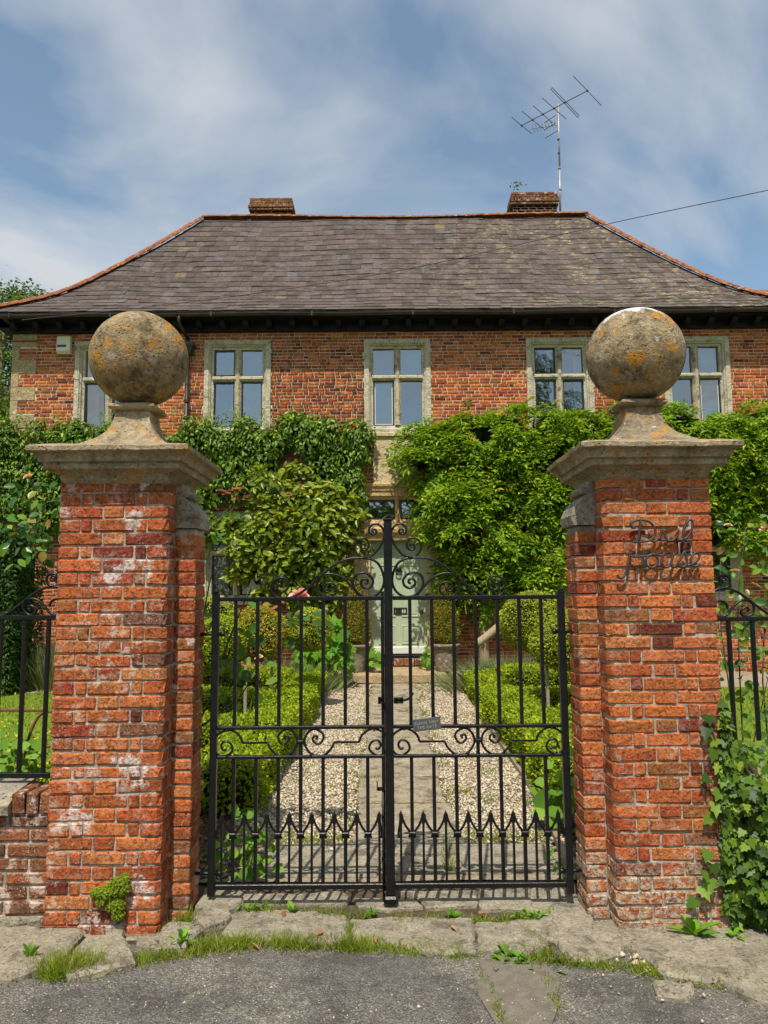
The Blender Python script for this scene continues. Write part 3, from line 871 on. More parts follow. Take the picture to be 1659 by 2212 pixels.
def blob_points(blobs, count, r, depth=0.25, front=True, rough=0.14, scale=2.0, seed=1, ymax=0.45):
    """points and outward normals on the skins of overlapping ellipsoids"""
    B = np.array(blobs, float)
    area = (B[:, 3] * B[:, 4] + B[:, 3] * B[:, 5] + B[:, 4] * B[:, 5])
    pick = r.choice(len(B), size=count * 3, p=area / area.sum())
    d = unit(r.normal(size=(count * 3, 3)))
    if front:
        ok = d[:, 1] < ymax
        pick, d = pick[ok], d[ok]
    rad = 1 - depth * np.abs(r.normal(0, 0.5, len(d)))
    c, s = B[pick, :3], B[pick, 3:6]
    P = c + d * s * rad[:, None]
    P = P + d * (s.mean(axis=1) * rough * sine_noise(P, scale, seed))[:, None]
    N = unit(d / s)
    inside = np.zeros(len(P), bool)
    for k in range(len(B)):
        q = (P - B[k, :3]) / B[k, 3:6]
        inside |= (np.sum(q * q, axis=1) < 0.5) & (pick != k)
    P, N = P[~inside], N[~inside]
    return P[:count], N[:count]


def icoball(cx, cy, cz, rx, ry, rz, noise_amp=0.08, seg=20, rings=12, seed=0):
    th = np.linspace(0, 2 * math.pi, seg, endpoint=False)
    ph = np.linspace(-math.pi / 2, math.pi / 2, rings)
    V = np.array([[math.cos(p) * math.cos(t), math.cos(p) * math.sin(t), math.sin(p)] for p in ph for t in th])
    V = V * (1 + noise_amp * sine_noise(V, 0.6, seed))[:, None]
    V = V * np.array([rx, ry, rz]) + np.array([cx, cy, cz])
    F = [(i * seg + k, i * seg + (k + 1) % seg, (i + 1) * seg + (k + 1) % seg, (i + 1) * seg + k) for i in range(rings - 1) for k in range(seg)]
    return V, np.array(F)


def zg(y):
    """garden ground height"""
    return max(0.0, (y - 5.0)) * 0.013


# ------------------------------------------------------------------ ground
g = MB()
g.add([(-400, -60, -0.12), (400, -60, -0.12), (400, 600, -0.12), (-400, 600, -0.12)], [(0, 1, 2, 3)])
struct(g.build('ground', 'ground'))


def sheet(name, poly_fn, xs, ys, mat, amp=0.0, seed=0):
    X, Y = np.meshgrid(xs, ys)
    P = np.stack([X.ravel(), Y.ravel(), np.zeros(X.size)], 1)
    P[:, 2] = np.array([poly_fn(x, y) for x, y in P[:, :2]]) + amp * sine_noise(P, 0.9, seed)
    nx, ny = len(xs), len(ys)
    F = [(j * nx + i, j * nx + i + 1, (j + 1) * nx + i + 1, (j + 1) * nx + i) for j in range(ny - 1) for i in range(nx - 1)]
    return link(name, mesh_np(name, P, np.array(F), True), None, mat)


struct(sheet('road', lambda x, y: -0.010 - 0.010 * max(0, x) + 0.010 * (y - 3.4), np.linspace(-9, 9, 90), np.linspace(-8, 3.60, 70), 'asphalt', 0.004, 3))
struct(sheet('verge_soil', lambda x, y: -0.034 if y < 4.4 else zg(y) - 0.012, np.linspace(-9, 9, 60), np.linspace(3.38, 13.6, 70), 'soil', 0.008, 5))

# worn cement strip that crosses the tarmac in front of the gate
cs = []
rr_ = np.random.default_rng(5)
for i, y in enumerate(np.linspace(3.44, 1.0, 26)):
    cs.append((0.385 + 0.02 * math.sin(i * 1.7) + rr_.uniform(-.012, .012), 0.665 + 0.05 * math.sin(i * 0.9) + rr_.uniform(-.012, .012), y))
V = [(a, y, -0.008 + 0.010 * (y - 3.4)) for a, b_, y in cs] + [(b_, y, -0.010 + 0.010 * (y - 3.4)) for a, b_, y in cs]
n_ = len(cs)
struct(link('cement_strip', mesh_np('cement_strip', np.array(V), np.array([(i, n_ + i, n_ + i + 1, i + 1) for i in range(n_ - 1)])), None, 'cement_strip'))

# lawn on the left beyond the railings
struct(sheet('lawn', lambda x, y: zg(y) + 0.01, np.linspace(-9, -2.25, 40), np.linspace(5.0, 11.6, 40), 'lawn_ground', 0.01, 8))
struct(sheet('lawn_right', lambda x, y: zg(y) + 0.01, np.linspace(2.6, 9, 40), np.linspace(5.4, 11.6, 40), 'lawn_ground', 0.01, 9))


def polygon_slab(name, poly, z0, z1, mat, parent=None, seed=0, rough=0.008, bev=0.012, tilt=(0, 0)):
    r = np.random.default_rng(seed)
    pts = []
    n = len(poly)
    cx = sum(p[0] for p in poly) / n
    cy = sum(p[1] for p in poly) / n
    for i in range(n):
        p, q = np.array(poly[i]), np.array(poly[(i + 1) % n])
        k = max(1, int(np.linalg.norm(q - p) / 0.05))
        for j in range(k):
            pts.append(p + (q - p) * j / k + r.normal(0, rough, 2))
    V = []
    for ins, z in ((0.0, z0), (0.0, z1 - bev), (bev, z1)):
        for p in pts:
            d = np.array([cx, cy]) - p
            d = d / (np.linalg.norm(d) + 1e-6)
            q = p + d * ins
            V.append((q[0], q[1], z + (q[0] - cx) * tilt[0] + (q[1] - cy) * tilt[1] + (r.normal(0, 0.0012) if ins else 0)))
    k = len(pts)
    F = [(l * k + i, l * k + (i + 1) % k, (l + 1) * k + (i + 1) % k, (l + 1) * k + i) for l in range(2) for i in range(k)]
    F.append(tuple(2 * k + i for i in range(k)))
    m = bpy.data.meshes.new(name)
    m.from_pydata([tuple(map(float, v)) for v in V], [], F)
    m.update()
    # make sure the top looks up
    if m.polygons[-1].normal.z < 0:
        m.flip_normals()
    return link(name, m, parent, mat)


PAVE = MB().box(-3.2, 3.2, 3.565, 4.36, -0.06, -0.014).build('pavement', 'soil')
struct(PAVE)
_sl_z = [0.032, 0.026, 0.05, 0.03, 0.035, 0.022, 0.010, 0.008, 0.006, 0.006, 0.014, 0.004]
_sl_t = [(0.0, 0.03), (0.02, 0.03), (0, 0), (0.03, 0.02), (-0.02, 0.03), (0, 0), (0, 0.01), (0.01, 0.0), (0, 0), (0, 0.0), (-0.02, 0.0), (0, 0)]
for i, poly in enumerate(SLABS):
    polygon_slab('paving_stone', poly, -0.05, _sl_z[i], 'pave_stone', PAVE, 40 + i, 0.009, 0.014, _sl_t[i])
for i, poly in enumerate(THRESHOLD):
    polygon_slab('paving_stone', poly, -0.05, 0.004 + 0.002 * i, 'pave_stone', PAVE, 60 + i, 0.006, 0.008)

polygon_slab('paving_stone', [(.70, 3.62), (1.02, 3.56), (1.40, 3.60), (1.78, 3.58), (1.80, 3.80), (1.0, 3.80), (.98, 4.25), (.72, 4.25)], -.05, -.002, 'pave_stone', PAVE, 72, .006, .006)
polygon_slab('paving_stone', [(-1.70, 3.62), (-1.0, 3.66), (-.72, 3.85), (-.74, 4.25), (-.98, 4.25), (-1.0, 3.85), (-1.70, 3.80)], -.05, -.006, 'pave_stone', PAVE, 73, .006, .006)

# garden path: gravel with a strip of flags
PATH = sheet('garden_path', lambda x, y: zg(y), np.linspace(-1.06, 1.18, 24), np.linspace(4.3, 12.4, 60), 'gravel_bed', 0.006, 12)
struct(PATH)
FLAG_Y = []
sheet('flag_bed', lambda x, y: zg(y) + .006, np.linspace(-.25, .49, 8), np.linspace(5.02, 12.2, 50), 'soil', .002, 15)['kind'] = 'structure'
_fy = 5.08
_k = 0
_fr = np.random.default_rng(21)
while _fy < 12.2:
    L_ = _fr.uniform(0.42, 0.72) if _k != 2 else 0.85
    x0, x1 = -0.22 + _fr.uniform(-.03, .03), 0.46 + _fr.uniform(-.03, .03)
    poly = [(x0, _fy), (x1, _fy + _fr.uniform(-.01, .01)), (x1 + .01, _fy + L_ - .02), (x0 + .01, _fy + L_ - .02)]
    polygon_slab('flagstone', poly, zg(_fy) - 0.05, zg(_fy + L_ / 2) + 0.02, 'flag_stone', PATH, 80 + _k, 0.006, 0.012, (0, 0.013))
    FLAG_Y.append(_fy + L_)
    _fy += L_ + _fr.uniform(0.015, 0.04)
    _k += 1
for i, poly in enumerate([[(-0.78, 4.36), (-0.06, 4.36), (-0.02, 4.62), (-0.06, 4.88), (-0.50, 4.92), (-0.74, 4.86)],
                          [(0.02, 4.40), (0.34, 4.38), (0.33, 4.62), (0.05, 4.66)],
                          [(-0.06, 4.72), (0.50, 4.70), (0.50, 5.04), (-0.20, 5.06), (-0.22, 4.94)],
                          [(0.42, 4.38), (1.00, 4.38), (0.98, 4.84), (0.46, 4.86)]]):
    polygon_slab('flagstone', poly, -0.05, 0.014 + 0.002 * i, 'pave_stone', PATH, 100 + i, 0.007, 0.01)

# timber edging board along the right of the gravel
MB().tube(crom([(1.04, 4.4, 0.02), (1.10, 5.2, 0.025), (1.15, 6.2, 0.035), (1.17, 8.0, 0.055), (1.17, 9.5, 0.075)], 6), 0.04, 4, True, 0.5).build('edging_board', 'timber', PATH)


def loose_stones(name, X, Y, Z, size, mat, seed, parent=None, flat=0.55):
    r = np.random.default_rng(seed)
    n = len(X)
    base = np.array([(1, 0, 0), (-1, 0, 0), (0, 1, 0), (0, -1, 0), (0, 0, 1), (0, 0, -1)], float)
    F = np.array([(0, 2, 4), (2, 1, 4), (1, 3, 4), (3, 0, 4), (2, 0, 5), (1, 2, 5), (3, 1, 5), (0, 3, 5)])
    V = base[None] * r.uniform(0.55, 1.15, (n, 6, 1)) + r.normal(0, 0.12, (n, 6, 3))
    V *= np.stack([r.uniform(.8, 1.35, n), r.uniform(.6, 1.0, n), r.uniform(.35, .8, n) * flat / 0.55], 1)[:, None, :]
    ang = r.uniform(0, 6.28, n)
    c, s = np.cos(ang), np.sin(ang)
    x = V[..., 0] * c[:, None] - V[..., 1] * s[:, None]
    y = V[..., 0] * s[:, None] + V[..., 1] * c[:, None]
    V = np.stack([x, y, V[..., 2]], -1) * size[:, None, None]
    V += np.stack([X, Y, Z], 1)[:, None, :]
    Fa = F[None] + (np.arange(n) * 6)[:, None, None]
    return link(name, mesh_np(name, V.reshape(-1, 3), Fa.reshape(-1, 3)), parent, mat)


_gr = np.random.default_rng(31)
_n = 42000
_gy = 4.75 + 7.6 * _gr.random(_n) ** 1.25
_gx = _gr.uniform(-1.04, 1.14, _n)
_ok = ((_gx < -0.21 + _gr.normal(0, .03, _n)) | (_gx > 0.45 + _gr.normal(0, .03, _n))) & ((_gy > 5.0) | (_gr.random(_n) < 0.35))
_gx, _gy = _gx[_ok], _gy[_ok]
_gz = np.array([zg(y) for y in _gy]) + 0.008
struct(loose_stones('path_gravel', _gx, _gy, _gz, _gr.uniform(0.007, 0.021, len(_gx)), 'gravel', 32, PATH), 'stuff')
# bark chips at the foot of the hedges near the gate
for _side, (xa, xb) in (('left', (-1.35, -0.85)), ('right', (1.12, 1.5))):
    _n = 1500
    _x, _y = _gr.uniform(xa, xb, _n), _gr.uniform(4.35, 6.0, _n)
    struct(loose_stones('bark_mulch', _x, _y, np.full(_n, 0.004), _gr.uniform(0.008, 0.026, _n), 'bark_chip', 33 + len(_side), None, 0.3), 'stuff')
# loose chippings on the tarmac and by the right pier
_n = 1500
struct(loose_stones('loose_chippings', np.r_[_gr.uniform(-1.6, 1.6, _n)], np.r_[_gr.uniform(2.7, 3.5, _n)], np.full(_n, -0.012), _gr.uniform(0.0018, 0.0055, _n) * (1 + 1.2 * (_gr.random(_n) > .93)), 'gravel', 35), 'stuff')
_n = 70
struct(loose_stones('rubble', _gr.normal(1.14, .06, _n), _gr.normal(3.42, .045, _n), np.full(_n, -0.004), _gr.uniform(0.006, 0.02, _n), 'gravel', 36), 'stuff')
# gravel drive strip before the house on both sides
struct(sheet('drive', lambda x, y: zg(y) + 0.004, np.linspace(-9, 9, 60), np.linspace(11.55, 13.45, 14), 'gravel_bed', 0.006, 14))

# ------------------------------------------------------------------ house
HY = 13.5
HX0, HX1 = -6.95, 7.58
WALL_TOP = 6.50
HOUSE = thing('brick_house', 'red brick country house with hipped slate roof and stone mullioned windows', 'house', (0.3, HY, 0))
UPW = [-5.14, -2.72, 0.27, 3.31, 5.87]          # window centres, upper floor
GRW = [-5.14, -2.70, 3.31, 5.87]                # ground floor
WW, UZ0, UZ1 = 1.24, 4.50, 6.31
GZ0, GZ1 = 1.38, 3.07
OPEN = [(c - WW / 2, c + WW / 2, UZ0, UZ1) for c in UPW] + [(c - WW / 2, c + WW / 2, GZ0, GZ1) for c in GRW]
OPEN += [(-0.56, 0.96, 0.25, 3.58), (-0.19, 0.68, 3.5, 4.56)]
# mortar wall with openings
xs_ = sorted({HX0, HX1, *[o[0] for o in OPEN], *[o[1] for o in OPEN]})
zs_ = sorted({-0.1, WALL_TOP, *[o[2] for o in OPEN], *[o[3] for o in OPEN]})
w = MB()
for i in range(len(xs_) - 1):
    for j in range(len(zs_) - 1):
        cx_, cz_ = (xs_[i] + xs_[i + 1]) / 2, (zs_[j] + zs_[j + 1]) / 2
        if any(o[0] < cx_ < o[1] and o[2] < cz_ < o[3] for o in OPEN):
            continue
        w.add([(xs_[i], HY + .006, zs_[j]), (xs_[i + 1], HY + .006, zs_[j]), (xs_[i + 1], HY + .006, zs_[j + 1]), (xs_[i], HY + .006, zs_[j + 1])], [(0, 1, 2, 3)])
w.add([(HX0, HY + .006, -.1), (HX0, HY + 5.6, -.1), (HX0, HY + 5.6, WALL_TOP), (HX0, HY + .006, WALL_TOP)], [(0, 3, 2, 1)])
w.add([(HX1, HY + .006, -.1), (HX1, HY + 5.6, -.1), (HX1, HY + 5.6, WALL_TOP), (HX1, HY + .006, WALL_TOP)], [(0, 1, 2, 3)])
w.add([(HX0, HY + 5.6, -.1), (HX1, HY + 5.6, -.1), (HX1, HY + 5.6, WALL_TOP), (HX0, HY + 5.6, WALL_TOP)], [(0, 3, 2, 1)])
WALL = w.build('wall', 'house_mortar', HOUSE)
rm = MB()
rm.add([(HX0, HY + 1.6, 0), (HX1, HY + 1.6, 0), (HX1, HY + 1.6, 6.6), (HX0, HY + 1.6, 6.6)], [(0, 1, 2, 3)])
rm.box(HX0, HX1, HY + .25, HY + 1.6, 3.35, 3.45)
rm.build('inner_wall', 'room', HOUSE)

# bricks in courses
COURSE = 0.0625
QUOIN = []
_z = WALL_TOP - 0.02
_k = 0
while _z > 0.1:
    h = 0.26
    QUOIN.append((HX0, HX0 + (0.46 if _k % 2 == 0 else 0.145), _z - h, _z))
    _z -= h
    _k += 1
br = np.random.default_rng(77)
hb = []          # x0,x1,z0,z1,proud
row = 0
z = 0.0
while z < WALL_TOP - 0.02:
    z0, z1 = z + 0.0055, z + COURSE - 0.0055
    zc = (z0 + z1) / 2
    blocked = sorted([(o[0], o[1]) for o in OPEN + QUOIN if o[2] - 0.01 < zc < o[3] + 0.005])
    free = []
    x = HX0
    for a, b_ in blocked:
        if a > x:
            free.append((x, a))
        x = max(x, b_)
    if x < HX1:
        free.append((x, HX1))
    x = HX0 - br.uniform(0, 0.22)
    kk = row
    while x < HX1:
        ln = 0.205 if (kk + row) % 2 == 0 or br.random() < .25 else 0.095
        ln *= br.uniform(0.94, 1.05)
        a, b_ = x + 0.0055, x + ln - 0.0055
        for f0, f1 in free:
            aa, bb = max(a, f0), min(b_, f1)
            if bb - aa > 0.025:
                hb.append((aa, bb, z0 + br.normal(0, .0012), z1 + br.normal(0, .0012), br.uniform(0, .005) + (0.004 if br.random() < .06 else 0)))
        x += ln
        kk += 1
    row += 1
    z += COURSE
hb = np.array(hb)
cxs, czs = (hb[:, 0] + hb[:, 1]) / 2, (hb[:, 2] + hb[:, 3]) / 2
sel = np.where((cxs > -2.08) & (cxs < -0.36) & (czs > 4.72) & (czs < 6.36))[0]
sel = sel[np.argsort(-(hb[sel, 1] - hb[sel, 0]))][:300]
single = np.zeros(len(hb), bool)
single[sel] = True


def brick_verts(B):
    e = 0.004
    out = []
    y1 = np.full(len(B), HY + .012)
    y0 = HY - B[:, 4]
    for ins, y in ((0, y1), (0, y0 + e), (e, y0)):
        for sx, sz in ((0, 2), (1, 2), (1, 3), (0, 3)):
            x = B[:, sx] + (ins if sx == 0 else -ins)
            zz = B[:, sz] + (ins if sz == 2 else -ins)
            out.append(np.stack([x, y, zz], 1))
    V = np.stack(out, 1)
    V[:, 4:] += br.normal(0, .0011, V[:, 4:].shape)
    return V


BF = np.array([(l * 4 + k, l * 4 + (k + 1) % 4, (l + 1) * 4 + (k + 1) % 4, (l + 1) * 4 + k) for l in range(2) for k in range(4)] + [(8, 9, 10, 11)])
rest = hb[~single]
V = brick_verts(rest)
ob = link('brickwork', mesh_np('brickwork', V.reshape(-1, 3), (BF[None] + (np.arange(len(rest)) * 12)[:, None, None]).reshape(-1, 4)), WALL, 'house_brick')
ob['kind'] = 'stuff'
_ub = []
for k in range(4):
    V = brick_verts(np.array([[-.5, .5, -.5 * COURSE, .5 * COURSE, 0.0]]))[0]
    V[:, 1] -= HY
    m = mesh_np('brick', V, BF)
    m.materials.append(MATS['house_brick'])
    _ub.append(m)
for i in sel:
    o = link('brick', _ub[i % 4], WALL)
    b_ = hb[i]
    o.location = ((b_[0] + b_[1]) / 2, HY - b_[4], (b_[2] + b_[3]) / 2)
    o.scale = (b_[1] - b_[0], 1, (b_[3] - b_[2]) / COURSE)
for q in QUOIN:
    MB().box(q[0], q[1] - .004, HY - .012, HY + .10, q[2] + .003, q[3] - .003, .005).build('quoin', 'quoin_stone', WALL)
MB().box(HX0 - .5, HX0 + .47, HY - .022, HY - .010, 6.305, 6.335).build('iron_strap', 'rust', WALL)


# ---- windows
def make_window(cx, z0, z1, kind, white=False, curtain=(0, 0), black=(1, 1, 1, 1)):
    """stone frame object with mullion, transom, casements, panes and curtains as sub-parts"""
    Wd, Hh = WW, z1 - z0
    m = MB()
    m.frame(-Wd / 2, Wd / 2, 0, Hh, [(-.004, .16), (-.004, -.018), (.0, -.024), (.085, -.024), (.088, -.004), (.115, .016), (.125, .05), (.165, .06), (.168, .20)])
    m.add(*[[(-Wd / 2 - .03, -.055, 0), (Wd / 2 + .03, -.055, 0), (Wd / 2 + .03, -.035, .05), (-Wd / 2 - .03, -.035, .05), (-Wd / 2 - .03, .0, -.07), (Wd / 2 + .03, .0, -.07), (Wd / 2 + .03, -.05, -.07), (-Wd / 2 - .03, -.05, -.07)], [(0, 1, 2, 3), (7, 6, 1, 0), (4, 5, 6, 7)]]) if False else None
    fr = m.build('window', 'window_stone', HOUSE)
    fr.location = (cx, HY, z0)
    tz = Hh - .165 - .50 - .06 if kind == 'up' else Hh * 0.56
    xi0, xi1, zi0, zi1 = -Wd / 2 + .165, Wd / 2 - .165, .165, Hh - .165
    mu = MB()
    mw = .065
    mu.add([(-mw, .06, zi0), (-.022, .0, zi0), (.022, .0, zi0), (mw, .06, zi0), (mw, .16, zi0), (-mw, .16, zi0), (-mw, .06, zi1), (-.022, .0, zi1), (.022, .0, zi1), (mw, .06, zi1), (mw, .16, zi1), (-mw, .16, zi1)],
           [(0, 1, 7, 6), (1, 2, 8, 7), (2, 3, 9, 8), (3, 4, 10, 9), (5, 0, 6, 11), (4, 5, 11, 10)])
    mu.build('mullion', 'window_stone_dark', fr, world=False)
    tr = MB()
    th = .055
    tr.add([(xi0 - .02, .062, tz - th), (xi0 - .02, .006, tz - .02), (xi0 - .02, .006, tz + .02), (xi0 - .02, .062, tz + th), (xi1 + .02, .062, tz - th), (xi1 + .02, .006, tz - .02), (xi1 + .02, .006, tz + .02), (xi1 + .02, .062, tz + th), (xi0, .15, tz + th), (xi1, .15, tz + th), (xi0, .15, tz - th), (xi1, .15, tz - th)],
           [(0, 4, 5, 1), (1, 5, 6, 2), (2, 6, 7, 3), (3, 7, 9, 8), (10, 11, 4, 0)])
    tr.build('transom', 'window_stone', fr, world=False)
    r = np.random.default_rng(int(abs(cx * 100)) + int(z0 * 10))
    k = 0
    for (za, zb) in ((tz + th, zi1), (zi0, tz - th)):
        for (xa, xb) in ((xi0, -mw), (mw, xi1)):
            bl = black[k]
            if bl:
                c = MB()
                c.frame(xa, xb, za, zb, [(-.004, .14), (-.004, .085), (.024, .085), (.026, .12)])
                cs_ = c.build('casement', 'casement', fr, world=False)
                if bl == 2:
                    MB().frame(xa + .028, xb - .028, za + .028, zb - .028, [(0, .12), (0, .098), (.014, .098), (.014, .12)]).build('casement_lining', 'casement_white', fr, world=False)
            tx, tzt = r.normal(0, .016), r.normal(0, .012)
            e = .0
            V = []
            for (x, zq) in ((xa, za), (xb, za), (xb, zb), (xa, zb)):
                V.append((x, .115 + (x - (xa + xb) / 2) * tx + (zq - (za + zb) / 2) * tzt, zq))
            MB().add(V, [(0, 1, 2, 3)]).build('pane', 'glass', fr, world=False)
            k += 1
    for side, wd in zip((-1, 1), curtain):
        if wd <= 0:
            continue
        n = 36
        V, F = [], []
        for i in range(n + 1):
            t = i / n
            x = (xi0 - .1 + wd * t) if side < 0 else (xi1 + .1 - wd * t)
            y = .30 + .022 * math.sin(i * 1.45) + .008 * math.sin(i * 3.1)
            sw = 0.12 * t * side * -1
            V += [(x, y, .02), (x + sw * .0, y, Hh * .45), (x, y, Hh - .05)]
        for i in range(n):
            for l in range(2):
                F.append((i * 3 + l, (i + 1) * 3 + l, (i + 1) * 3 + l + 1, i * 3 + l + 1))
        MB().add(V, F).build('curtain', 'curtain', fr, True, world=False)
    return fr


make_window(UPW[0], UZ0, UZ1, 'up', curtain=(.28, 0), black=(0, 1, 1, 1))
make_window(UPW[1], UZ0, UZ1, 'up', black=(1, 0, 1, 1))
make_window(UPW[2], UZ0, UZ1, 'up', black=(0, 0, 2, 0))
make_window(UPW[3], UZ0, UZ1, 'up', curtain=(0, .22), black=(1, 0, 1, 1))
make_window(UPW[4], UZ0, UZ1, 'up', curtain=(0, .34), black=(0, 0, 0, 2))
make_window(GRW[0], GZ0, GZ1, 'gr')
make_window(GRW[1], GZ0, GZ1, 'gr', curtain=(.36, 0), black=(0, 0, 1, 1))
make_window(GRW[2], GZ0, GZ1, 'gr', black=(1, 1, 1, 1))
make_window(GRW[3], GZ0, GZ1, 'gr', curtain=(0, .2), black=(1, 1, 1, 1))

# ---- doorway: surround, fanlight, lintel, panel over it
DS = MB()
DS.box(-0.56, -0.30, HY - .04, HY + .22, 0.25, 2.62, .012)
DS.box(0.80, 0.96, HY - .04, HY + .22, 0.25, 2.62, .012)
DS.box(-0.302, -0.255, HY + .02, HY + .22, 0.45, 2.60, .008)
DS.box(0.762, 0.802, HY + .02, HY + .22, 0.45, 2.60, .008)
DS.build('door_jamb', 'panel_stone', HOUSE)
cor = MB()
cor.add([(-0.60, HY + .1, 2.52), (-.60, HY - .06, 2.52), (-.62, HY - .08, 2.60), (-.66, HY - .13, 2.66), (-.66, HY - .14, 2.72), (-.60, HY - .08, 2.76), (-.60, HY + .1, 2.76),
         (1.0, HY + .1, 2.52), (1.0, HY - .06, 2.52), (1.02, HY - .08, 2.60), (1.06, HY - .13, 2.66), (1.06, HY - .14, 2.72), (1.0, HY - .08, 2.76), (1.0, HY + .1, 2.76)],
        [(i, i + 7, i + 8, i + 1) for i in range(6)] + [(0, 1, 2, 3, 4, 5, 6), (13, 12, 11, 10, 9, 8, 7)])
cor.build('door_cornice', 'door_stone', HOUSE)
fl = MB()
fl.frame(-.50, 1.00, 2.74, 3.44, [(0, HY + .1), (0, HY - .03), (.10, HY - .03), (.12, HY + .02), (.165, HY + .04), (.17, HY + .16)])
fl.add([(.20, HY + .04, 2.8), (.235, HY - .015, 2.8), (.265, HY - .015, 2.8), (.30, HY + .04, 2.8), (.20, HY + .04, 3.38), (.235, HY - .015, 3.38), (.265, HY - .015, 3.38), (.30, HY + .04, 3.38)],
       [(0, 1, 5, 4), (1, 2, 6, 5), (2, 3, 7, 6)])
FAN = fl.build('fanlight', 'door_stone', HOUSE)
for xa, xb in ((-.33, .20), (.30, .83)):
    MB().frame(xa, xb, 2.91, 3.27, [(-.004, HY + .12), (-.004, HY + .055), (.028, HY + .055), (.03, HY + .10)]).build('casement', 'casement', FAN)
    MB().add([(xa, HY + .095, 2.91), (xb, HY + .095, 2.91), (xb, HY + .092, 3.27), (xa, HY + .092, 3.27)], [(0, 1, 2, 3)]).build('pane', 'glass', FAN)
c2 = MB()
c2.add([(-.58, HY + .1, 3.43), (-.58, HY - .05, 3.43), (-.60, HY - .06, 3.48), (-.64, HY - .085, 3.51), (-.64, HY - .09, 3.55), (-.58, HY - .02, 3.58), (-.58, HY + .1, 3.58),
        (1.08, HY + .1, 3.43), (1.08, HY - .05, 3.43), (1.10, HY - .06, 3.48), (1.14, HY - .085, 3.51), (1.14, HY - .09, 3.55), (1.08, HY - .02, 3.58), (1.08, HY + .1, 3.58)],
       [(i, i + 7, i + 8, i + 1) for i in range(6)] + [(0, 1, 2, 3, 4, 5, 6), (13, 12, 11, 10, 9, 8, 7)])
c2.build('fanlight_cornice', 'door_stone', HOUSE)
MB().box(-.19, .68, HY - .014, HY + .08, 3.575, 4.02, .006).build('stone_panel', 'panel_stone', HOUSE)
MB().box(-.19, .68, HY - .016, HY + .08, 4.024, 4.56, .006).build('stone_panel', 'panel_stone', HOUSE)
MB().box(-.40, .92, HY - .06, HY + .02, 4.44, 4.52, .012).build('window_sill', 'panel_stone', HOUSE)

# ---- door
dx0, dx1, dz0, dz1, dy = -.253, .760, .46, 2.53, HY + .13
d = MB()
d.box(dx0, dx1, dy, dy + .05, dz0, dz1)
DOOR = d.build('door', 'door', HOUSE)
W_ = dx1 - dx0
for (pz0, pz1) in ((2.06, 2.37), (1.13, 1.92), (.64, .98)):
    for (px0, px1) in ((dx0 + .14, dx0 + W_ / 2 - .055), (dx0 + W_ / 2 + .055, dx1 - .14)):
        q = MB()
        q.frame(px0, px1, pz0, pz1, [(0, dy - .001), (.004, dy - .014), (.022, dy - .014), (.030, dy - .004), (.055, dy - .012), (.056, dy - .0121)])
        q.add([(px0 + .056, dy - .0121, pz0 + .056), (px1 - .056, dy - .0121, pz0 + .056), (px1 - .056, dy - .0121, pz1 - .056), (px0 + .056, dy - .0121, pz1 - .056)], [(0, 1, 2, 3)])
        q.build('door_panel', 'door', DOOR)
MB().box(dx0, dx1, dy - .04, dy - .002, .465, .60, .012).build('weather_bar', 'door_white', DOOR)
lb = MB()
lb.frame(.16, .41, 1.17, 1.30, [(0, dy - .001), (0, dy - .014), (.03, dy - .014), (.032, dy - .006)])
lb.add([(.192, dy - .006, 1.202), (.378, dy - .006, 1.202), (.378, dy - .006, 1.268), (.192, dy - .006, 1.268)], [(0, 1, 2, 3)])
lb.build('letter_plate', 'casement', DOOR)
V, F = icoball(.665, dy - .075, 1.215, .042, .04, .042, 0, 14, 8)
kn = MB().add(V, F)
kn.tube([(.665, dy, 1.215), (.665, dy - .07, 1.215)], .018, 8)
kn.build('door_knob', 'brass', DOOR, True)
kk_ = MB()
V, F = icoball(.26, dy - .02, 2.0, .05, .02, .055, 0, 12, 8)
kk_.add(V, F)
kk_.tube(crom([(.26 + .052 * math.sin(t), dy - .045, 1.955 + .062 * math.cos(t)) for t in np.linspace(.4, 5.9, 10)], 3), .011, 6)
kk_.build('door_knocker', 'casement', DOOR, True)
MB().box(-.35, .85, HY + .02, HY + .24, .25, .455, .01).build('threshold', 'black_wood', HOUSE)
stp = MB()
for i in range(7):
    stp.box(-.40 + i * .185, -.40 + i * .185 + .175, HY - .16, HY + .03, .28, .40, .008)
stp.build('brick_step', 'chimney_brick', HOUSE)
# stone landing
LAND = polygon_slab('landing', [(-.98, 12.24), (-.2, 12.2), (.55, 12.22), (1.02, 12.23), (1.03, 13.46), (-.98, 13.46)], zg(12.2) + .03, .262, 'step_stone', None, 141, .006, .02)
struct(LAND)
polygon_slab('landing_stone', [(1.045, 12.23), (1.26, 12.26), (1.27, 13.2), (1.05, 13.2)], zg(12.2) - .03, .252, 'step_stone', LAND, 142, .006, .02)

# ---- roof
HPX = np.array([0, .25, .65, 1.1, 1.6, 2.15, 2.7, 3.24])
HPZ = np.array([6.70, 6.86, 7.13, 7.50, 8.08, 8.76, 9.47, 10.20])
EX0, EX1, EY = -7.37, 7.97, 13.05
RUN = 3.24


def roof_z(d):
    # smooth the fitted profile
    return np.interp(d, np.linspace(0, 3.24, 60), np.convolve(np.interp(np.linspace(-.3, 3.54, 72), HPX, HPZ, left=None, right=None) + np.where(np.linspace(-.3, 3.54, 72) < 0, np.linspace(-.3, 3.54, 72) * .62, 0) + np.where(np.linspace(-.3, 3.54, 72) > 3.24, (np.linspace(-.3, 3.54, 72) - 3.24) * 1.35, 0), np.ones(13) / 13, 'valid'))


